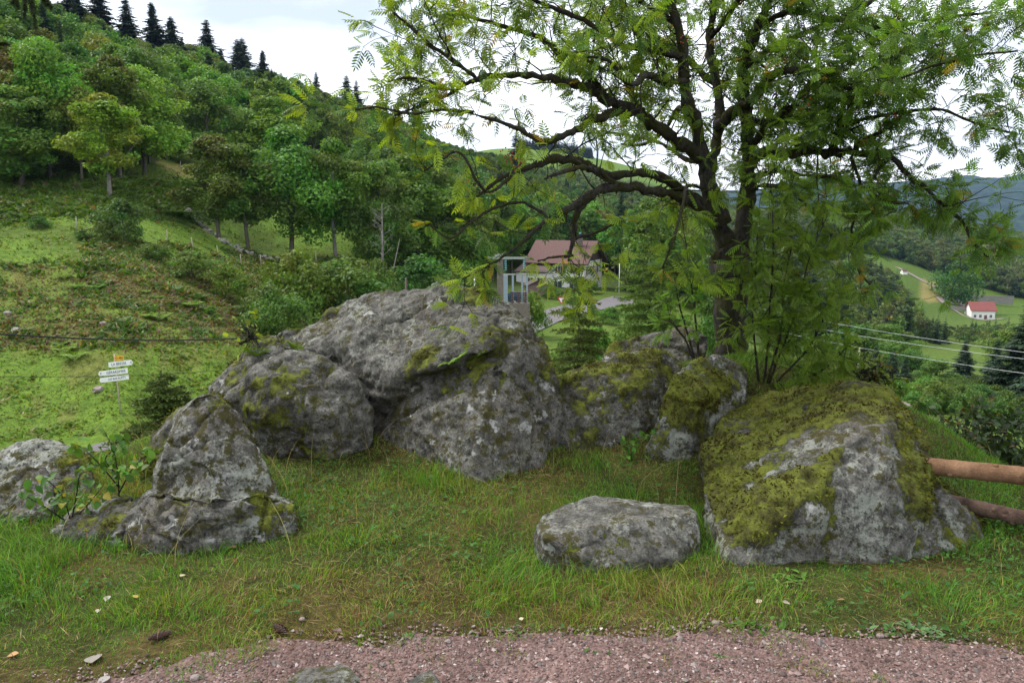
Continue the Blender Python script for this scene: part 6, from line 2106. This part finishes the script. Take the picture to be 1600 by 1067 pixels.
def build_fence():
    e1, e2 = P(1447, 728, 4.02), P(1640, 748, 3.85)
    base = np.array([P(1625, 800, 3.85)[0], 3.9, 0]); base[2] = H(*base[:2])
    root = thing('rail_fence', 'rustic fence of two round log rails running off from behind the mossy boulder', 'fence', base)

    def log(pts, rr, name, m, lab):
        q = catmull(np.array(pts), 8) - base
        n = len(q)
        r = np.interp(np.linspace(0, 1, n), np.linspace(0, 1, len(rr)), rr) * (1 + rng.normal(0, .018, n))
        mb = MB().tube(q, r, 16)
        for _ in range(7):                    # knots
            i = rng.integers(2, n - 2); a = rng.uniform(0, 6.28)
            d = np.array([0, -abs(math.cos(a)), math.sin(a)])
            V, Q = ball(q[i] + d * r[i] * .93, .013, 8, 5, (1.3, 1, 1)); mb.add(V, Q)
        o = mb.build(name, m, root, smooth=True); o['label'] = lab
        return o
    log([P(1444, 727, 4.02), P(1500, 733, 3.98), P(1560, 739, 3.93), P(1640, 748, 3.87), P(1760, 762, 3.8)], [px(14, 4), px(14, 4), px(14.5, 4), px(15, 4), px(15, 4)], 'rail', M_peel, 'upper rail, peeled orange brown log with its sawn end showing')
    log([P(1480, 782, 4.08), P(1540, 796, 4.02), P(1600, 810, 3.95), P(1760, 842, 3.8)], [px(12, 4), px(12.5, 4), px(13, 4), px(13, 4)], 'rail', M_brownlog, 'lower rail, darker greyish brown log')
    pb = P(1690, 800, 3.98) - base
    MB().tube(np.array([[pb[0], pb[1] + .1, -.3], [pb[0], pb[1] + .1, .62]]), [.07, .065], 12).build('post', M_peel, root, smooth=True)


build_fence()


def text_part(name, s, size, m, parent, loc, rot):
    cu = bpy.data.curves.new(name, 'FONT')
    cu.body = s; cu.size = size; cu.align_x = 'CENTER'; cu.align_y = 'CENTER'; cu.extrude = .002
    t = bpy.data.objects.new(name, cu)
    C.objects.link(t)
    dg = bpy.context.evaluated_depsgraph_get()
    me = bpy.data.meshes.new_from_object(t.evaluated_get(dg))
    bpy.data.objects.remove(t)
    me.materials.clear(); me.materials.append(m)
    o = bpy.data.objects.new(name, me)
    C.objects.link(o); o.parent = parent
    o.location = loc; o.rotation_euler = rot
    return o


def build_signpost():
    Y = 38.0
    base = at(188, Y)
    root = thing('signpost', 'road direction signpost with white arrow plates and a yellow route plate on the grassy bank', 'signpost', base)
    root.rotation_euler = (0, R(-1.2), R(36)); root.scale = (.78, .78, 1.0)
    MB().tube(np.array([[0, 0, -.3], [0, 0, 2.9]]), .045, 10).build('post', M_postw, root, smooth=True)
    yc = -.07
    # plates: centre x, z, half length, half height, arrow side
    for cx, z, hl, hh, side, txt, num in [(.27, 2.40, .66, .125, 1, 'LA BRESSE', '4'), (-.14, 2.02, .80, .125, -1, 'GÉRARDMER', '9'), (-.12, 1.70, .80, .115, -1, 'LES BAS-RUPTS', '')]:
        poly = [(cx - hl, z - hh), (cx + hl, z - hh), (cx + hl + hh * .55, z), (cx + hl, z + hh), (cx - hl, z + hh)] if side > 0 else [(cx - hl - hh * .55, z), (cx - hl, z - hh), (cx + hl, z - hh), (cx + hl, z + hh), (cx - hl, z + hh)]
        tilt = R(6)
        o = MB().prism(poly, yc - .012, yc + .012).build('plate', M_signw, root)
        o['label'] = 'white arrow plate pointing to %s' % ('the photo centre' if side > 0 else 'the photo edge')
        if txt.startswith('LES'):
            o['label'] = 'lowest white plate'
        tx = cx + (-.08 if side > 0 else .12)
        l = text_part('lettering', txt, .19 if len(txt) < 10 else .15, M_ink, o, (tx, yc - .016, z), (R(90), 0, 0))
        if num:
            text_part('numeral', num, .17, M_ink, o, (cx + hl * .92 * side, yc - .016, z), (R(90), 0, 0))
    o = MB().prism([(-.02, 2.57), (.50, 2.57), (.50, 2.79), (-.02, 2.79)], yc - .012, yc + .012).build('route_plate', M_signy, root)
    text_part('lettering', 'D 486', .17, M_ink, o, (.24, yc - .016, 2.68), (R(90), 0, 0))


build_signpost()


def span(name, label, a, b, sag, r, m, cat='cable', group=None):
    t = np.linspace(0, 1, 40)[:, None]
    q = a * (1 - t) + b * t - np.array([0, 0, 1.]) * (sag * 4 * t * (1 - t))
    o = MB().tube(q, np.full(40, r), 6).build(name, m, None, smooth=True)
    return tag(o, label, cat, group)


def build_cables():
    # thick bundled cable running along the road to a pole hidden by the dome
    span('cable', 'thick black bundled cable sagging across the meadow to the shoulder of the dome', P(-260, 498, 22), P(640, 497, 40), .85, .030, M_cable)
    span('cable', 'thin dark wire crossing low in front of the signpost plates', P(-200, 583, 30), P(620, 545, 46), .7, .011, M_cable)
    for (v0, v1, lab) in [(478, 548, 'uppermost of three pale power lines crossing the valley'), (492, 557, 'middle one of three pale power lines crossing the valley'), (508, 582, 'lowest of three pale power lines crossing the valley')]:
        span('power_line', lab, P(1180, v0 + 2, 75), P(1760, v1 + 22, 42), .35, .012, M_wire, 'power line', 'power lines over the valley')


build_cables()


def build_poles():
    base = at(782, 52)
    top = float(P(782, 397, 52)[2] - base[2])
    root = thing('utility_pole', 'weathered square concrete pole with a steel crossarm standing behind the dome', 'pole', base)
    mb = MB(); mb.box((0, 0, top * .28), (.56, .5, top * .56), top=.92); mb.box((0, 0, top * .78), (.44, .40, top * .44 - .02), top=.9)
    mb.build('shaft', M_conc, root)
    mb = MB(); mb.box((.55, -.25, top - .25), (2.7, .10, .14)); mb.box((-.1, -.25, top - .10), (.5, .2, .10))
    mb.build('crossarm', M_metal, root)
    for x in (.35, 1.55):
        mb = MB()
        for k in range(6):
            V, Q = ball((x, -.25, top - .42 - .12 * k), .085, 8, 4, (1, 1, .55)); mb.add(V, Q)
        mb.build('insulator', M_teal, root, smooth=True)
    # transformer frame behind it
    base = at(808, 58)
    root = thing('transformer_station', 'blue grey transformer frame with brown insulators between the concrete pole and the white house', 'transformer', base)
    zt = float(P(808, 430, 58)[2] - base[2])
    for x, w_ in ((-.86, .34), (-.32, .15), (.36, .13), (.72, .13)):
        MB().box((x, .1 * x, zt / 2), (w_, w_, zt)).build('upright', M_pblue, root)
    for x, w_ in ((-.55, .9), (.5, .7)):
        MB().box((x, .0, zt + .05), (w_, .14, .09)).build('brace', M_metal, root)
    zb = float(P(808, 473, 58)[2] - base[2])
    MB().box((.1, -.2, zb / 2), (1.6, .7, zb)).build('platform', M_conc, root)
    for x in (-.35, .12, .6):
        mb = MB()
        for k in range(5):
            V, Q = ball((x, -.3, zb + .10 + .17 * k), .14, 10, 4, (1, 1, .6)); mb.add(V, Q)
        mb.build('insulator', M_ins, root, smooth=True)
    # plain poles
    for u, Y, vt, r, lab, m in [(742, 62, 432, .055, 'thin white pole left of the concrete pole', M_signw), (637, 58, 434, .09, 'short dark wooden pole in front of the thicket above the dome', M_darkwood), (1336, 70, 543, .10, 'grey wooden pole beyond the rowan shoots in the valley', M_postw), (967, 120, 412, .06, 'thin pale pole beside the white house', M_signw)]:
        b = at(u, Y); h = float(P(u, vt, Y)[2] - b[2])
        o = MB().tube(np.array([[0, 0, -.3], [.02, 0, h]]), [r, r * .8], 8).build('pole', m, None, smooth=True)
        o.location = b; tag(o, lab, 'pole')
    # dead tree
    b = at(598, 84); h = float(P(598, 318, 84)[2] - b[2])
    root = thing('dead_tree', 'bare dead birch with a white stem in front of the pale green ash', 'tree', b)
    rg = np.random.default_rng(8)
    MB().tube(np.array([[0, 0, -.2], [.1, 0, h * .5], [.15, .1, h]]), [.14, .10, .03], 8).build('trunk', M_pale, root, smooth=True)
    mb = MB()
    mb.tube(np.array([[.9, .2, -.2], [1.2, .2, h * .3], [1.9, .3, h * .62]]), [.10, .07, .02], 6)
    for k in range(26):
        z = h * rg.uniform(.35, .98); a = rg.uniform(0, 6.28); L0 = rg.uniform(.7, 2.1) * (1.25 - z / h)+.3
        p0 = np.array([.12 * z / h, 0, z]); d = np.array([math.cos(a), math.sin(a), rg.uniform(.3, 1.0)])
        q = np.stack([p0, p0 + d * L0 * .5, p0 + d * L0 + rg.normal(0, .15, 3)])
        mb.tube(q, [.03, .02, .01], 4)
        for _ in range(3):
            mb.tube(np.stack([q[1], q[1] + d * .4 + rg.normal(0, .3, 3)]), [.014, .007], 3)
    mb.build('branches', M_pale, root, smooth=True)


build_poles()


def windows(root, items, w, h, axis, shut=True):
    """items: x, y, z of window centres on a wall; axis = outward normal"""
    ax = np.array(axis, float); s = np.array([-ax[1], ax[0], 0])
    rz = math.atan2(s[1], s[0])
    for p in items:
        p = np.array(p, float)
        mb = MB()
        mb.box(p + s * (w / 2 + .03) + ax * .03, (.09, .10, h + .18), rz); mb.box(p - s * (w / 2 + .03) + ax * .03, (.09, .10, h + .18), rz)
        mb.box(p + np.array([0, 0, h / 2 + .045]) + ax * .03, (w - .03, .10, .09), rz); mb.box(p - np.array([0, 0, h / 2 + .045]) + ax * .03, (w - .03, .14, .09), rz)
        mb.box(p + ax * .035, (.05, .05, h), rz)
        f = mb.build('window', M_white, root)
        MB().box(p + ax * .012, (w, .024, h), rz).build('pane', M_glass, f)
        if shut:
            for sd in (-1, 1):
                MB().box(p + s * sd * (w * .75 + .10) + ax * .035, (w * .48, .05, h + .1), rz).build('shutter', M_shut, f)


def roof_slab(pts_low, pts_high, t):
    """slab between an eave edge and a ridge edge, t thick"""
    a, b = [np.array(p, float) for p in pts_low]; c, d = [np.array(p, float) for p in pts_high]
    n = unit(np.cross(b - a, d - a)); n = n if n[2] > 0 else -n
    V = np.array([a, b, c, d, a + n * t, b + n * t, c + n * t, d + n * t])
    return V, [[0, 1, 2, 3], [4, 5, 6, 7], [0, 1, 5, 4], [1, 2, 6, 5], [2, 3, 7, 6], [3, 0, 4, 7]]


def build_house():
    # corner nearest the camera; x runs along the long wall away to the photo's left, y along the gable wall
    c = at(913, 128); c[2] -= .3
    root = thing('white_house', 'white house with a brown roof and dark wooden gable behind the rowan twigs', 'house', c)
    ang = R(155)
    root.rotation_euler = (0, 0, ang)
    L0, Wd, hw = 9.6, 8.6, float(P(913, 409, 128)[2] - c[2])
    rise = 3.0
    # in local axes x+ goes left in the photo, y- goes away from the camera
    MB().box((L0 / 2, -Wd / 2, hw / 2), (L0, Wd, hw)).build('wall', M_white, root)
    g = MB(); g.add([(-.02, .0, hw), (-.02, -Wd, hw), (-.02, -Wd / 2, hw + rise), (.25, 0, hw), (.25, -Wd, hw), (.25, -Wd / 2, hw + rise)], [[0, 3, 4, 1], [0, 2, 5, 3], [1, 4, 5, 2]], [[0, 1, 2], [3, 5, 4]])
    g.build('gable', M_darkwood, root)
    g = MB(); g.add([(L0 + .02, .0, hw), (L0 + .02, -Wd, hw), (L0 + .02, -Wd / 2, hw + rise), (L0 - .25, 0, hw), (L0 - .25, -Wd, hw), (L0 - .25, -Wd / 2, hw + rise)], [[0, 3, 4, 1], [0, 2, 5, 3], [1, 4, 5, 2]], [[0, 1, 2], [3, 5, 4]])
    g.build('gable', M_darkwood, root)
    mb = MB(); o_ = .75; k = rise / (Wd / 2)
    for y0 in (o_, -Wd - o_):
        V, Q = roof_slab([(-o_, y0, hw - k * o_ + .05), (L0 + o_, y0, hw - k * o_ + .05)], [(L0 + o_, -Wd / 2, hw + rise + .05), (-o_, -Wd / 2, hw + rise + .05)], .16)
        mb.add(V, Q)
    rf = mb.build('roof', M_roofbrown, root)
    mb = MB()
    for y0 in (o_, -Wd - o_):                      # barge boards
        V, Q = roof_slab([(-o_ - .06, y0, hw - k * o_ - .12), (-o_ - .005, y0, hw - k * o_ - .12)], [(-o_ - .005, -Wd / 2, hw + rise - .12), (-o_ - .06, -Wd / 2, hw + rise - .12)], .34)
        mb.add(V, Q)
    mb.build('barge_board', M_darkwood, root)
    ch = MB(); ch.box((1.9, -2.9, hw + rise + .2), (.7, .6, 1.7)); ch.build('chimney', M_conc, rf)
    ch = MB(); ch.tube(np.array([[1.9, -2.9, hw + rise + 1.06], [1.9, -2.9, hw + rise + 1.6]]), [.22, .16], 10); ch.build('chimney_cap', M_teal, rf)
    windows(root, [(-.0, -y, hw - 1.5) for y in (1.6, 3.2, 4.8, 6.9)], .75, 1.15, (-1, 0, 0))
    windows(root, [(-.0, -y, hw - 4.2) for y in (1.4, 4.3, 5.6)], .75, 1.3, (-1, 0, 0))
    windows(root, [(x, .0, hw - 1.4) for x in (1.6, 4.2, 6.8)], .75, 1.1, (0, 1, 0))
    windows(root, [(x, .0, hw - 4.0) for x in (1.8, 4.6)], 1.5, 1.4, (0, 1, 0), False)
    # low annex with a shop front
    mb = MB(); mb.box((L0 - 1.6, 1.6, 1.6), (5.2, 3.18, 3.2)); mb.build('annex', M_white, root)
    V, Q = roof_slab([(L0 - 4.5, 3.5, 3.05), (L0 + 1.3, 3.5, 3.05)], [(L0 + 1.3, .01, 4.1), (L0 - 4.5, .01, 4.1)], .12)
    mb = MB(); mb.add(V, Q); mb.build('annex_roof', M_darkwood, root)
    windows(root, [(L0 - 3.2, 3.2, 1.7), (L0 - 1.5, 3.2, 1.7)], 1.0, 1.0, (0, 1, 0), False)
    mb = MB(); mb.box((L0 - 2.4, 3.27, .72), (3.4, .12, .55)); mb.build('awning', M_orange, root)
    # brown shed to the side
    b = at(838, 112)
    root = thing('shed', 'low brown wooden shed with a pitched roof beside the transformer frame', 'shed', b, R(10)); root.scale = (.8, .8, .72)
    MB().box((0, 0, 1.05), (3.6, 3, 2.1)).build('wall', plain('brown_boards', (.17, .11, .10), .85, nscale=8, var=.3), root)
    mb = MB()
    for sx in (-1, 1):
        V, Q = roof_slab([(sx * 2.1, -1.8, 1.9), (sx * 2.1, 1.8, 1.9)], [(0, 1.8, 3.0), (0, -1.8, 3.0)], .10); mb.add(V, Q)
    mb.build('roof', M_darkwood, root)
    g = MB(); g.add([(-1.8, -1.5, 2.1), (1.8, -1.5, 2.1), (0, -1.5, 2.95)], None, [[0, 1, 2]]); g.add([(-1.8, 1.5, 2.1), (1.8, 1.5, 2.1), (0, 1.5, 2.95)], None, [[0, 2, 1]])
    g.build('gable', M_darkwood, root)
    # the house across the valley
    c = at(1530, 372)
    root = thing('red_roofed_house', 'small white house with a red roof on the green slope across the valley', 'house', c, R(-6))
    MB().box((0, 0, 2.3), (10.4, 7, 4.6)).build('wall', M_white, root)
    mb = MB()
    for sy in (-1, 1):
        V, Q = roof_slab([(-5.9, sy * 4.1, 4.1), (5.9, sy * 4.1, 4.1)], [(5.9, 0, 8.0), (-5.9, 0, 8.0)], .2); mb.add(V, Q)
    rf = mb.build('roof', M_roofred, root)
    g = MB()
    for sx in (-5.19, 5.19):
        g.add([(sx, -3.5, 4.6), (sx, 3.5, 4.6), (sx, 0, 7.9)], None, [[0, 1, 2]])
    g.build('gable', M_white, root)
    MB().box((3.6, .9, 8.0), (.8, .7, 1.8)).build('chimney', M_conc, rf)
    windows(root, [(x, -3.5, 1.7) for x in (-3.6, -1.2, 3.4)], 1.1, 1.3, (0, -1, 0), False)
    mb = MB(); mb.box((1.1, -3.55, 1.1), (1.2, .12, 2.2)); mb.build('door', M_shut, root)
    b = at(1492, 376)
    root = thing('stone_terrace', 'grey stone terrace wall beside the red roofed house', 'wall', b, R(-8))
    MB().box((0, 0, .9), (10, 1.2, 1.8)).build('wall', M_stonew, root); MB().box((0, 0, 1.86), (10.2, 1.4, .12)).build('coping', M_conc, root)
    b = at(1545, 440)
    root = thing('retaining_wall', 'long grey retaining wall above the red roofed house', 'wall', b, R(-14))
    MB().box((0, 0, 1.8), (24, 1.0, 4.4)).build('wall', M_stonew, root); MB().box((0, 0, 4.08), (24.4, 1.2, .16)).build('coping', M_conc, root)
    # white cottages seen through the leaves
    for u, Y, w, lab in [(1142, 330, 9, 'white cottage glimpsed in the fork of the rowan trunk'), (1128, 175, 8, 'white building glimpsed low behind the rowan trunk'), (1412, 430, 6, 'tiny white hut on the meadow above the lane'), (1230, 330, 9, 'white cottage behind the rowan shoots')]:
        b = at(u, Y)
        root = thing('cottage', lab, 'house', b, R(20)); root.scale = (.5,) * 3 if 'hut' in lab else (1, 1, 1)
        MB().box((0, 0, 1.6), (w, w * .7, 3.2)).build('wall', M_white, root)
        mb = MB()
        for sy in (-1, 1):
            V, Q = roof_slab([(-w * .55, sy * w * .42, 3.0), (w * .55, sy * w * .42, 3.0)], [(w * .55, 0, 5.4), (-w * .55, 0, 5.4)], .15); mb.add(V, Q)
        mb.build('roof', M_roofbrown, root)
        g = MB()
        for sx in (-w / 2 + .01, w / 2 - .01):
            g.add([(sx, -w * .35, 3.2), (sx, w * .35, 3.2), (sx, 0, 5.3)], None, [[0, 1, 2]])
        g.build('gable', M_white, root)


build_house()


def build_car():
    b = at(817, 100); b[2] += .1
    root = thing('parked_car', 'dark blue hatchback parked by the transformer frame', 'car', b, R(12))
    prof = [(-1.95, .35), (1.95, .35), (2.0, .75), (1.75, .92), (.95, 1.0), (.25, 1.45), (-1.35, 1.48), (-1.9, 1.05)]
    MB().prism(prof, -.82, .82).build('body', M_car, root, smooth=False)
    for y in (-.825, .825):
        MB().prism([(-1.55, 1.02), (.72, 1.02), (.2, 1.38), (-1.3, 1.40)], y - .006, y + .006).build('window', M_glass, root)
    V, Q = roof_slab([(.98, -.7, 1.02), (.98, .7, 1.02)], [(.30, .7, 1.43), (.30, -.7, 1.43)], .015); m = MB(); m.add(V, Q); m.build('windscreen', M_glass, root)
    for x in (-1.25, 1.25):
        for y in (-.78, .78):
            w = MB().tube(np.array([[x, y - .11, .32], [x, y + .11, .32]]), [.32, .32], 18).build('wheel', M_tyre, root)
            MB().tube(np.array([[x, y - .118, .32], [x, y + .118, .32]]), [.19, .19], 14).build('rim', M_metal, w)
    for y in (-.6, .6):
        V, Q = ball((1.93, y, .72), .11, 8, 5, (.5, 1.3, .8)); m = MB(); m.add(V, Q); m.build('headlight', M_lampg, root, smooth=True)
    # warning triangle by the bend
    b = at(877, 92)
    root = thing('road_sign', 'triangular red bordered warning sign at the road bend', 'road sign', b)
    zt = float(P(877, 494, 92)[2] - b[2]); zt = max(zt, 1.5)
    MB().tube(np.array([[0, 0, -.2], [0, 0, zt + .3]]), .035, 8).build('post', M_metal, root, smooth=True)
    MB().prism([(-.5, zt + .45), (0, zt - .42), (.5, zt + .45)], -.075, -.05).build('border', M_redp, root)
    MB().prism([(-.32, zt + .34), (0, zt - .22), (.32, zt + .34)], -.085, -.076).build('plate', M_signw, root)


build_car()


def build_field_fence():
    """pale fence posts and the dry stone wall on the far meadow"""
    mats_ = plain('pale_fence_post', (.30, .27, .21), .85, nscale=9, var=.2)
    me = MB().tube(np.array([[0, 0, -.25], [.02, .01, 1.25]]), [.05, .042], 7).build('fence_post', mats_, None, smooth=True)
    proto = me
    spots = [(262, 76, 'fence post in the meadow below the grey green bush'), (302, 79, 'fence post on the tan strip before the stone wall'), (342, 82, 'fence post in front of the first wall tree'), (377, 82, 'fence post in front of the straight trunked tree'), (408, 85, 'fence post below the tall bright green ash'),
             (120, 74, 'lone fence post above the bright grass strip'), (282, 132, 'fence post on the brown path by the forest edge'), (261, 120, 'fence post at the end of the brown path'), (494, 92, 'fence post left of the birch'), (300, 138, 'fence post farther along the brown path'), (450, 86, 'fence post at the edge of the wide greyish bush')]
    for i, (u, Y, lab) in enumerate(spots):
        o = proto if i == 0 else proto.copy()
        if i: C.objects.link(o)
        o.location = at(u, Y); o.rotation_euler = (rng.normal(0, .05), rng.normal(0, .05), rng.uniform(0, 3))
        tag(o, lab, 'fence post', 'fence posts on the far meadow')
    rg = np.random.default_rng(12)
    base = at(360, 89)
    root = thing('dry_stone_wall', 'low tumbledown dry stone wall running between the meadow trees', 'wall', base)
    protos = []
    for k in range(4):
        bm = bmesh.new(); bmesh.ops.create_icosphere(bm, subdivisions=1, radius=1)
        for v in bm.verts: v.co *= rg.uniform(.75, 1.15)
        m2 = bpy.data.meshes.new('stone'); bm.to_mesh(m2); bm.free(); m2.materials.append(M_stonew); protos.append(m2)
    path = catmull(np.array([at(u, Y) for u, Y in [(290, 98), (310, 95), (330, 92.5), (360, 91), (390, 90.5), (415, 91), (440, 93)]]), 14)
    n = 0
    for i in range(len(path)):
        for row in range(2):
            if rg.uniform() < (.62 if row else .22): continue
            o = bpy.data.objects.new('stone', protos[rg.integers(0, 4)]); C.objects.link(o); o.parent = root
            s = rg.uniform(.12, .34)
            p = path[i] - base + np.array([rg.normal(0, .18), rg.normal(0, .28), -.04 + .30 * row + rg.normal(0, .05)])
            o.location = p; o.scale = (s * 1.25, s, s * .8); o.rotation_euler = rg.uniform(-.5, .5, 3).tolist()
            n += 1
            if n >= 290: break
        if n >= 290: break


build_field_fence()


def build_hill_stones():
    """a few pale stones lying on the bank and the far slope"""
    for i, (u, Y, s, lab) in enumerate([(162, 49.5, .26, 'pale stone lying in the dead bracken'), (25, 48.5, .30, 'pale stone at the photo edge on the brown bank'), (154, 40.4, .28, 'grey stone on the grass beside the signpost plates'), (12, 51, .24, 'small grey stone high on the brown bank'),
                                      (1350, 46, .42, 'pinkish stone on the rough slope behind the mossy boulder'), (1378, 44, .36, 'pale stone next to the pinkish stone on the rough slope'), (1410, 40, .40, 'grey stone farther along the rough slope'), (1338, 48, .55, 'largest pale stone on the rough slope')]):
        rg = np.random.default_rng(300 + i)
        bm = bmesh.new(); bmesh.ops.create_icosphere(bm, subdivisions=2, radius=s)
        for v in bm.verts: v.co = v.co * rg.uniform(.8, 1.15); v.co.z *= .65
        me = bpy.data.meshes.new('stone'); bm.to_mesh(me); bm.free(); me.materials.append(M_stonew if i % 2 else M_yard)
        o = bpy.data.objects.new('stone', me); C.objects.link(o); p = at(u, Y); o.location = (p[0], p[1], p[2] + s * .3)
        tag(o, lab, 'stone')


build_hill_stones()


def gp(u, v):
    """terrace ground point under photo pixel (u, v)"""
    Y = 3.0
    for _ in range(20):
        p = P(u, v, Y); Y += (p[2] - H(p[0], p[1])) * 1.9
        Y = min(max(Y, 2.2), 6.5)
    return P(u, v, Y)


def build_litter():
    dry = leafmat('fallen_leaf', .1, .7, .2, .1)
    me = mk('fallen_leaf', BL_V * np.array([1, 1.1, .6]), BL_Q, dry, col=np.ones((len(BL_V), 3)), link=False, smooth=True).data
    for u, v, L0, c, lab in [(143, 1040, .085, (.21, .185, .165), 'large grey curled leaf lying at the path edge, near the photo corner'), (172, 1060, .055, (.30, .28, .26), 'pale leaf on the gravel below the large grey curled leaf'), (281, 904, .032, (.45, .42, .26), 'small yellowish leaf in the grass below the pointed boulder'),
                             (170, 934, .040, (.42, .38, .33), 'pale narrow leaf standing in the grass'), (214, 938, .045, (.40, .30, .08), 'yellow brown leaf in the grass'), (815, 973, .028, (.50, .47, .33), 'round cream leaf at the edge of the gravel'), (370, 858, .040, (.24, .13, .10), 'reddish brown leaf at the foot of the pointed boulder'),
                             (155, 955, .030, (.42, .38, .33), 'small pale leaf near the pale narrow leaf'), (895, 838, .030, (.36, .27, .12), 'tan leaf by the end of the flat stone'), (1190, 941, .034, (.50, .42, .33), 'cream leaf in the short grass in front of the mossy boulder'), (1222, 943, .034, (.46, .40, .32), 'beige leaf next to the cream leaf in the short grass'),
                             (30, 1024, .040, (.40, .22, .10), 'orange brown leaf in the grass near the photo edge'), (1320, 940, .034, (.26, .15, .08), 'brown leaf in the green grass'), (940, 984, .020, (.5, .48, .4), 'tiny white petal of leaf at the path edge')]:
        p = gp(u, v)
        o = bpy.data.objects.new('fallen_leaf', me); C.objects.link(o)
        o.location = (p[0], p[1], H(p[0], p[1]) + .012); o.scale = (L0, L0, L0); o.rotation_euler = (rng.uniform(-.25, .25), rng.uniform(-.15, .05), rng.uniform(0, 6.28)); o.color = (*c, 1)
        tag(o, lab, 'leaf', 'fallen leaves')
    cone_m = plain('spruce_cone', (.060, .032, .024), .8, nscale=30, var=.35)
    for u, v, rz, lab in [(250, 999, .6, 'dark spruce cone lying in the grass near the large grey curled leaf'), (438, 988, -.7, 'dark spruce cone lying at the edge of the gravel')]:
        p = gp(u, v)
        root = thing('spruce_cone', lab, 'cone', (p[0], p[1], H(p[0], p[1]) + .018), rz)
        t = np.linspace(0, 1, 9)
        MB().tube(np.stack([-.042 + .085 * t, 0 * t, 0 * t], 1), .010 * np.sin(math.pi * (.12 + .8 * t)) + .002, 10).build('core', cone_m, root, smooth=True)
        mb = MB()
        for k in range(70):
            s = k / 70; a = k * 2.4; r = .012 * math.sin(math.pi * (.14 + .76 * s)) + .002
            c = np.array([-.04 + .078 * s, r * math.cos(a), r * math.sin(a)]); o_ = np.array([.3, math.cos(a), math.sin(a)])
            sd = np.array([0, -math.sin(a), math.cos(a)])
            mb.add([c - sd * .005, c + sd * .005, c + o_ * .004 + np.array([.012, 0, 0])], None, [[0, 1, 2]])
        mb.build('scales', cone_m, root)
    # small pale pebbles that stand out
    for i, (u, v, s, lab) in enumerate([(305, 1062, .018, 'pale pebble by the pale leaf on the gravel'), (472, 970, .012, 'light grey pebble in the grass edge'), (1118, 976, .016, 'whitish pebble at the edge of the gravel path'), (1375, 996, .015, 'grey pebble among the weeds on the path'), (700, 1005, .013, 'pale pebble in the middle of the gravel'), (1062, 1000, .012, 'white pebble on the gravel beyond the pale pebble')]):
        rg = np.random.default_rng(400 + i)
        p = gp(u, v)
        bm = bmesh.new(); bmesh.ops.create_icosphere(bm, subdivisions=2, radius=s)
        for w in bm.verts: w.co *= rg.uniform(.85, 1.12); w.co.z *= .7
        me2 = bpy.data.meshes.new('pebble'); bm.to_mesh(me2); bm.free(); me2.materials.append(M_yard)
        o = bpy.data.objects.new('pebble', me2); C.objects.link(o); o.location = (p[0], p[1], H(p[0], p[1]) + .009)
        tag(o, lab, 'pebble')
    # rosette weeds
    rg = np.random.default_rng(77)
    for u, v, s, n, lab in [(1185, 985, .075, 16, 'broad leaved plantain rosette on the gravel edge'), (1430, 985, .09, 60, 'patch of pale yarrow leaves at the path edge'), (1460, 860, .10, 40, 'leafy dandelion clump at the foot of the mossy slope'), (560, 850, .06, 12, 'small plantain in the straw coloured grass'), (1225, 905, .09, 40, 'green weed clump in front of the big mossy boulder'), (640, 1000, .04, 14, 'tuft of weeds growing in the gravel'), (935, 1020, .04, 14, 'small green weed in the gravel'), (1125, 1030, .05, 16, 'low weed in the gravel, below the whitish pebble')]:
        p = gp(u, v); p[2] = H(p[0], p[1])
        root = thing('weed', lab, 'plant', p)
        pos = rg.normal(0, s * .5, (n, 3)) * [1.4, .8, 0]; a = rg.uniform(0, 6.28, n)
        d = unit(np.stack([np.cos(a), np.sin(a), rg.uniform(.1, .7, n)], 1)); y = unit(np.cross(np.array([0, 0, 1.]), d)); z = np.cross(d, y)
        L1 = s * rg.uniform(.5, 1.0, n) * (.55 if n > 30 else 1)
        V = np.einsum('nij,kj->nki', np.stack([d, y, z], 2), BL_V * [1, .62, 1]) * L1[:, None, None] + pos[:, None]
        col = (np.array([.11, .19, .07]) if 'pale' in lab else np.array([.065, .155, .022])) * rg.uniform(.7, 1.35, (n, 1))
        o = mk('leaves', V.reshape(-1, 3), ((np.arange(n) * len(BL_V))[:, None, None] + BL_Q[None]).reshape(-1, 4), M_leaf, root, col=np.repeat(col, len(BL_V), 0), smooth=True); o['kind'] = 'stuff'


build_litter()


def build_haze():
    x0, x1, y0, y1, z0, z1 = -3900, 4200, -3900, 5600, -420, 620
    V = [(x, y, z) for x in (x0, x1) for y in (y0, y1) for z in (z0, z1)]
    Q = [[0, 1, 3, 2], [4, 6, 7, 5], [0, 4, 5, 1], [2, 3, 7, 6], [0, 2, 6, 4], [1, 5, 7, 3]]
    m, N, L = mat('haze')
    out = N('ShaderNodeOutputMaterial'); v = N('ShaderNodeVolumePrincipled')
    v.inputs['Color'].default_value = (.36, .55, 1.0, 1)
    v.inputs['Density'].default_value = HAZE
    L(v.outputs[0], out.inputs['Volume'])
    tag(mk('haze', V, np.array(Q), m), 'thin bluish air between the hills', kind='stuff')


HAZE = 4.8e-5
build_haze()
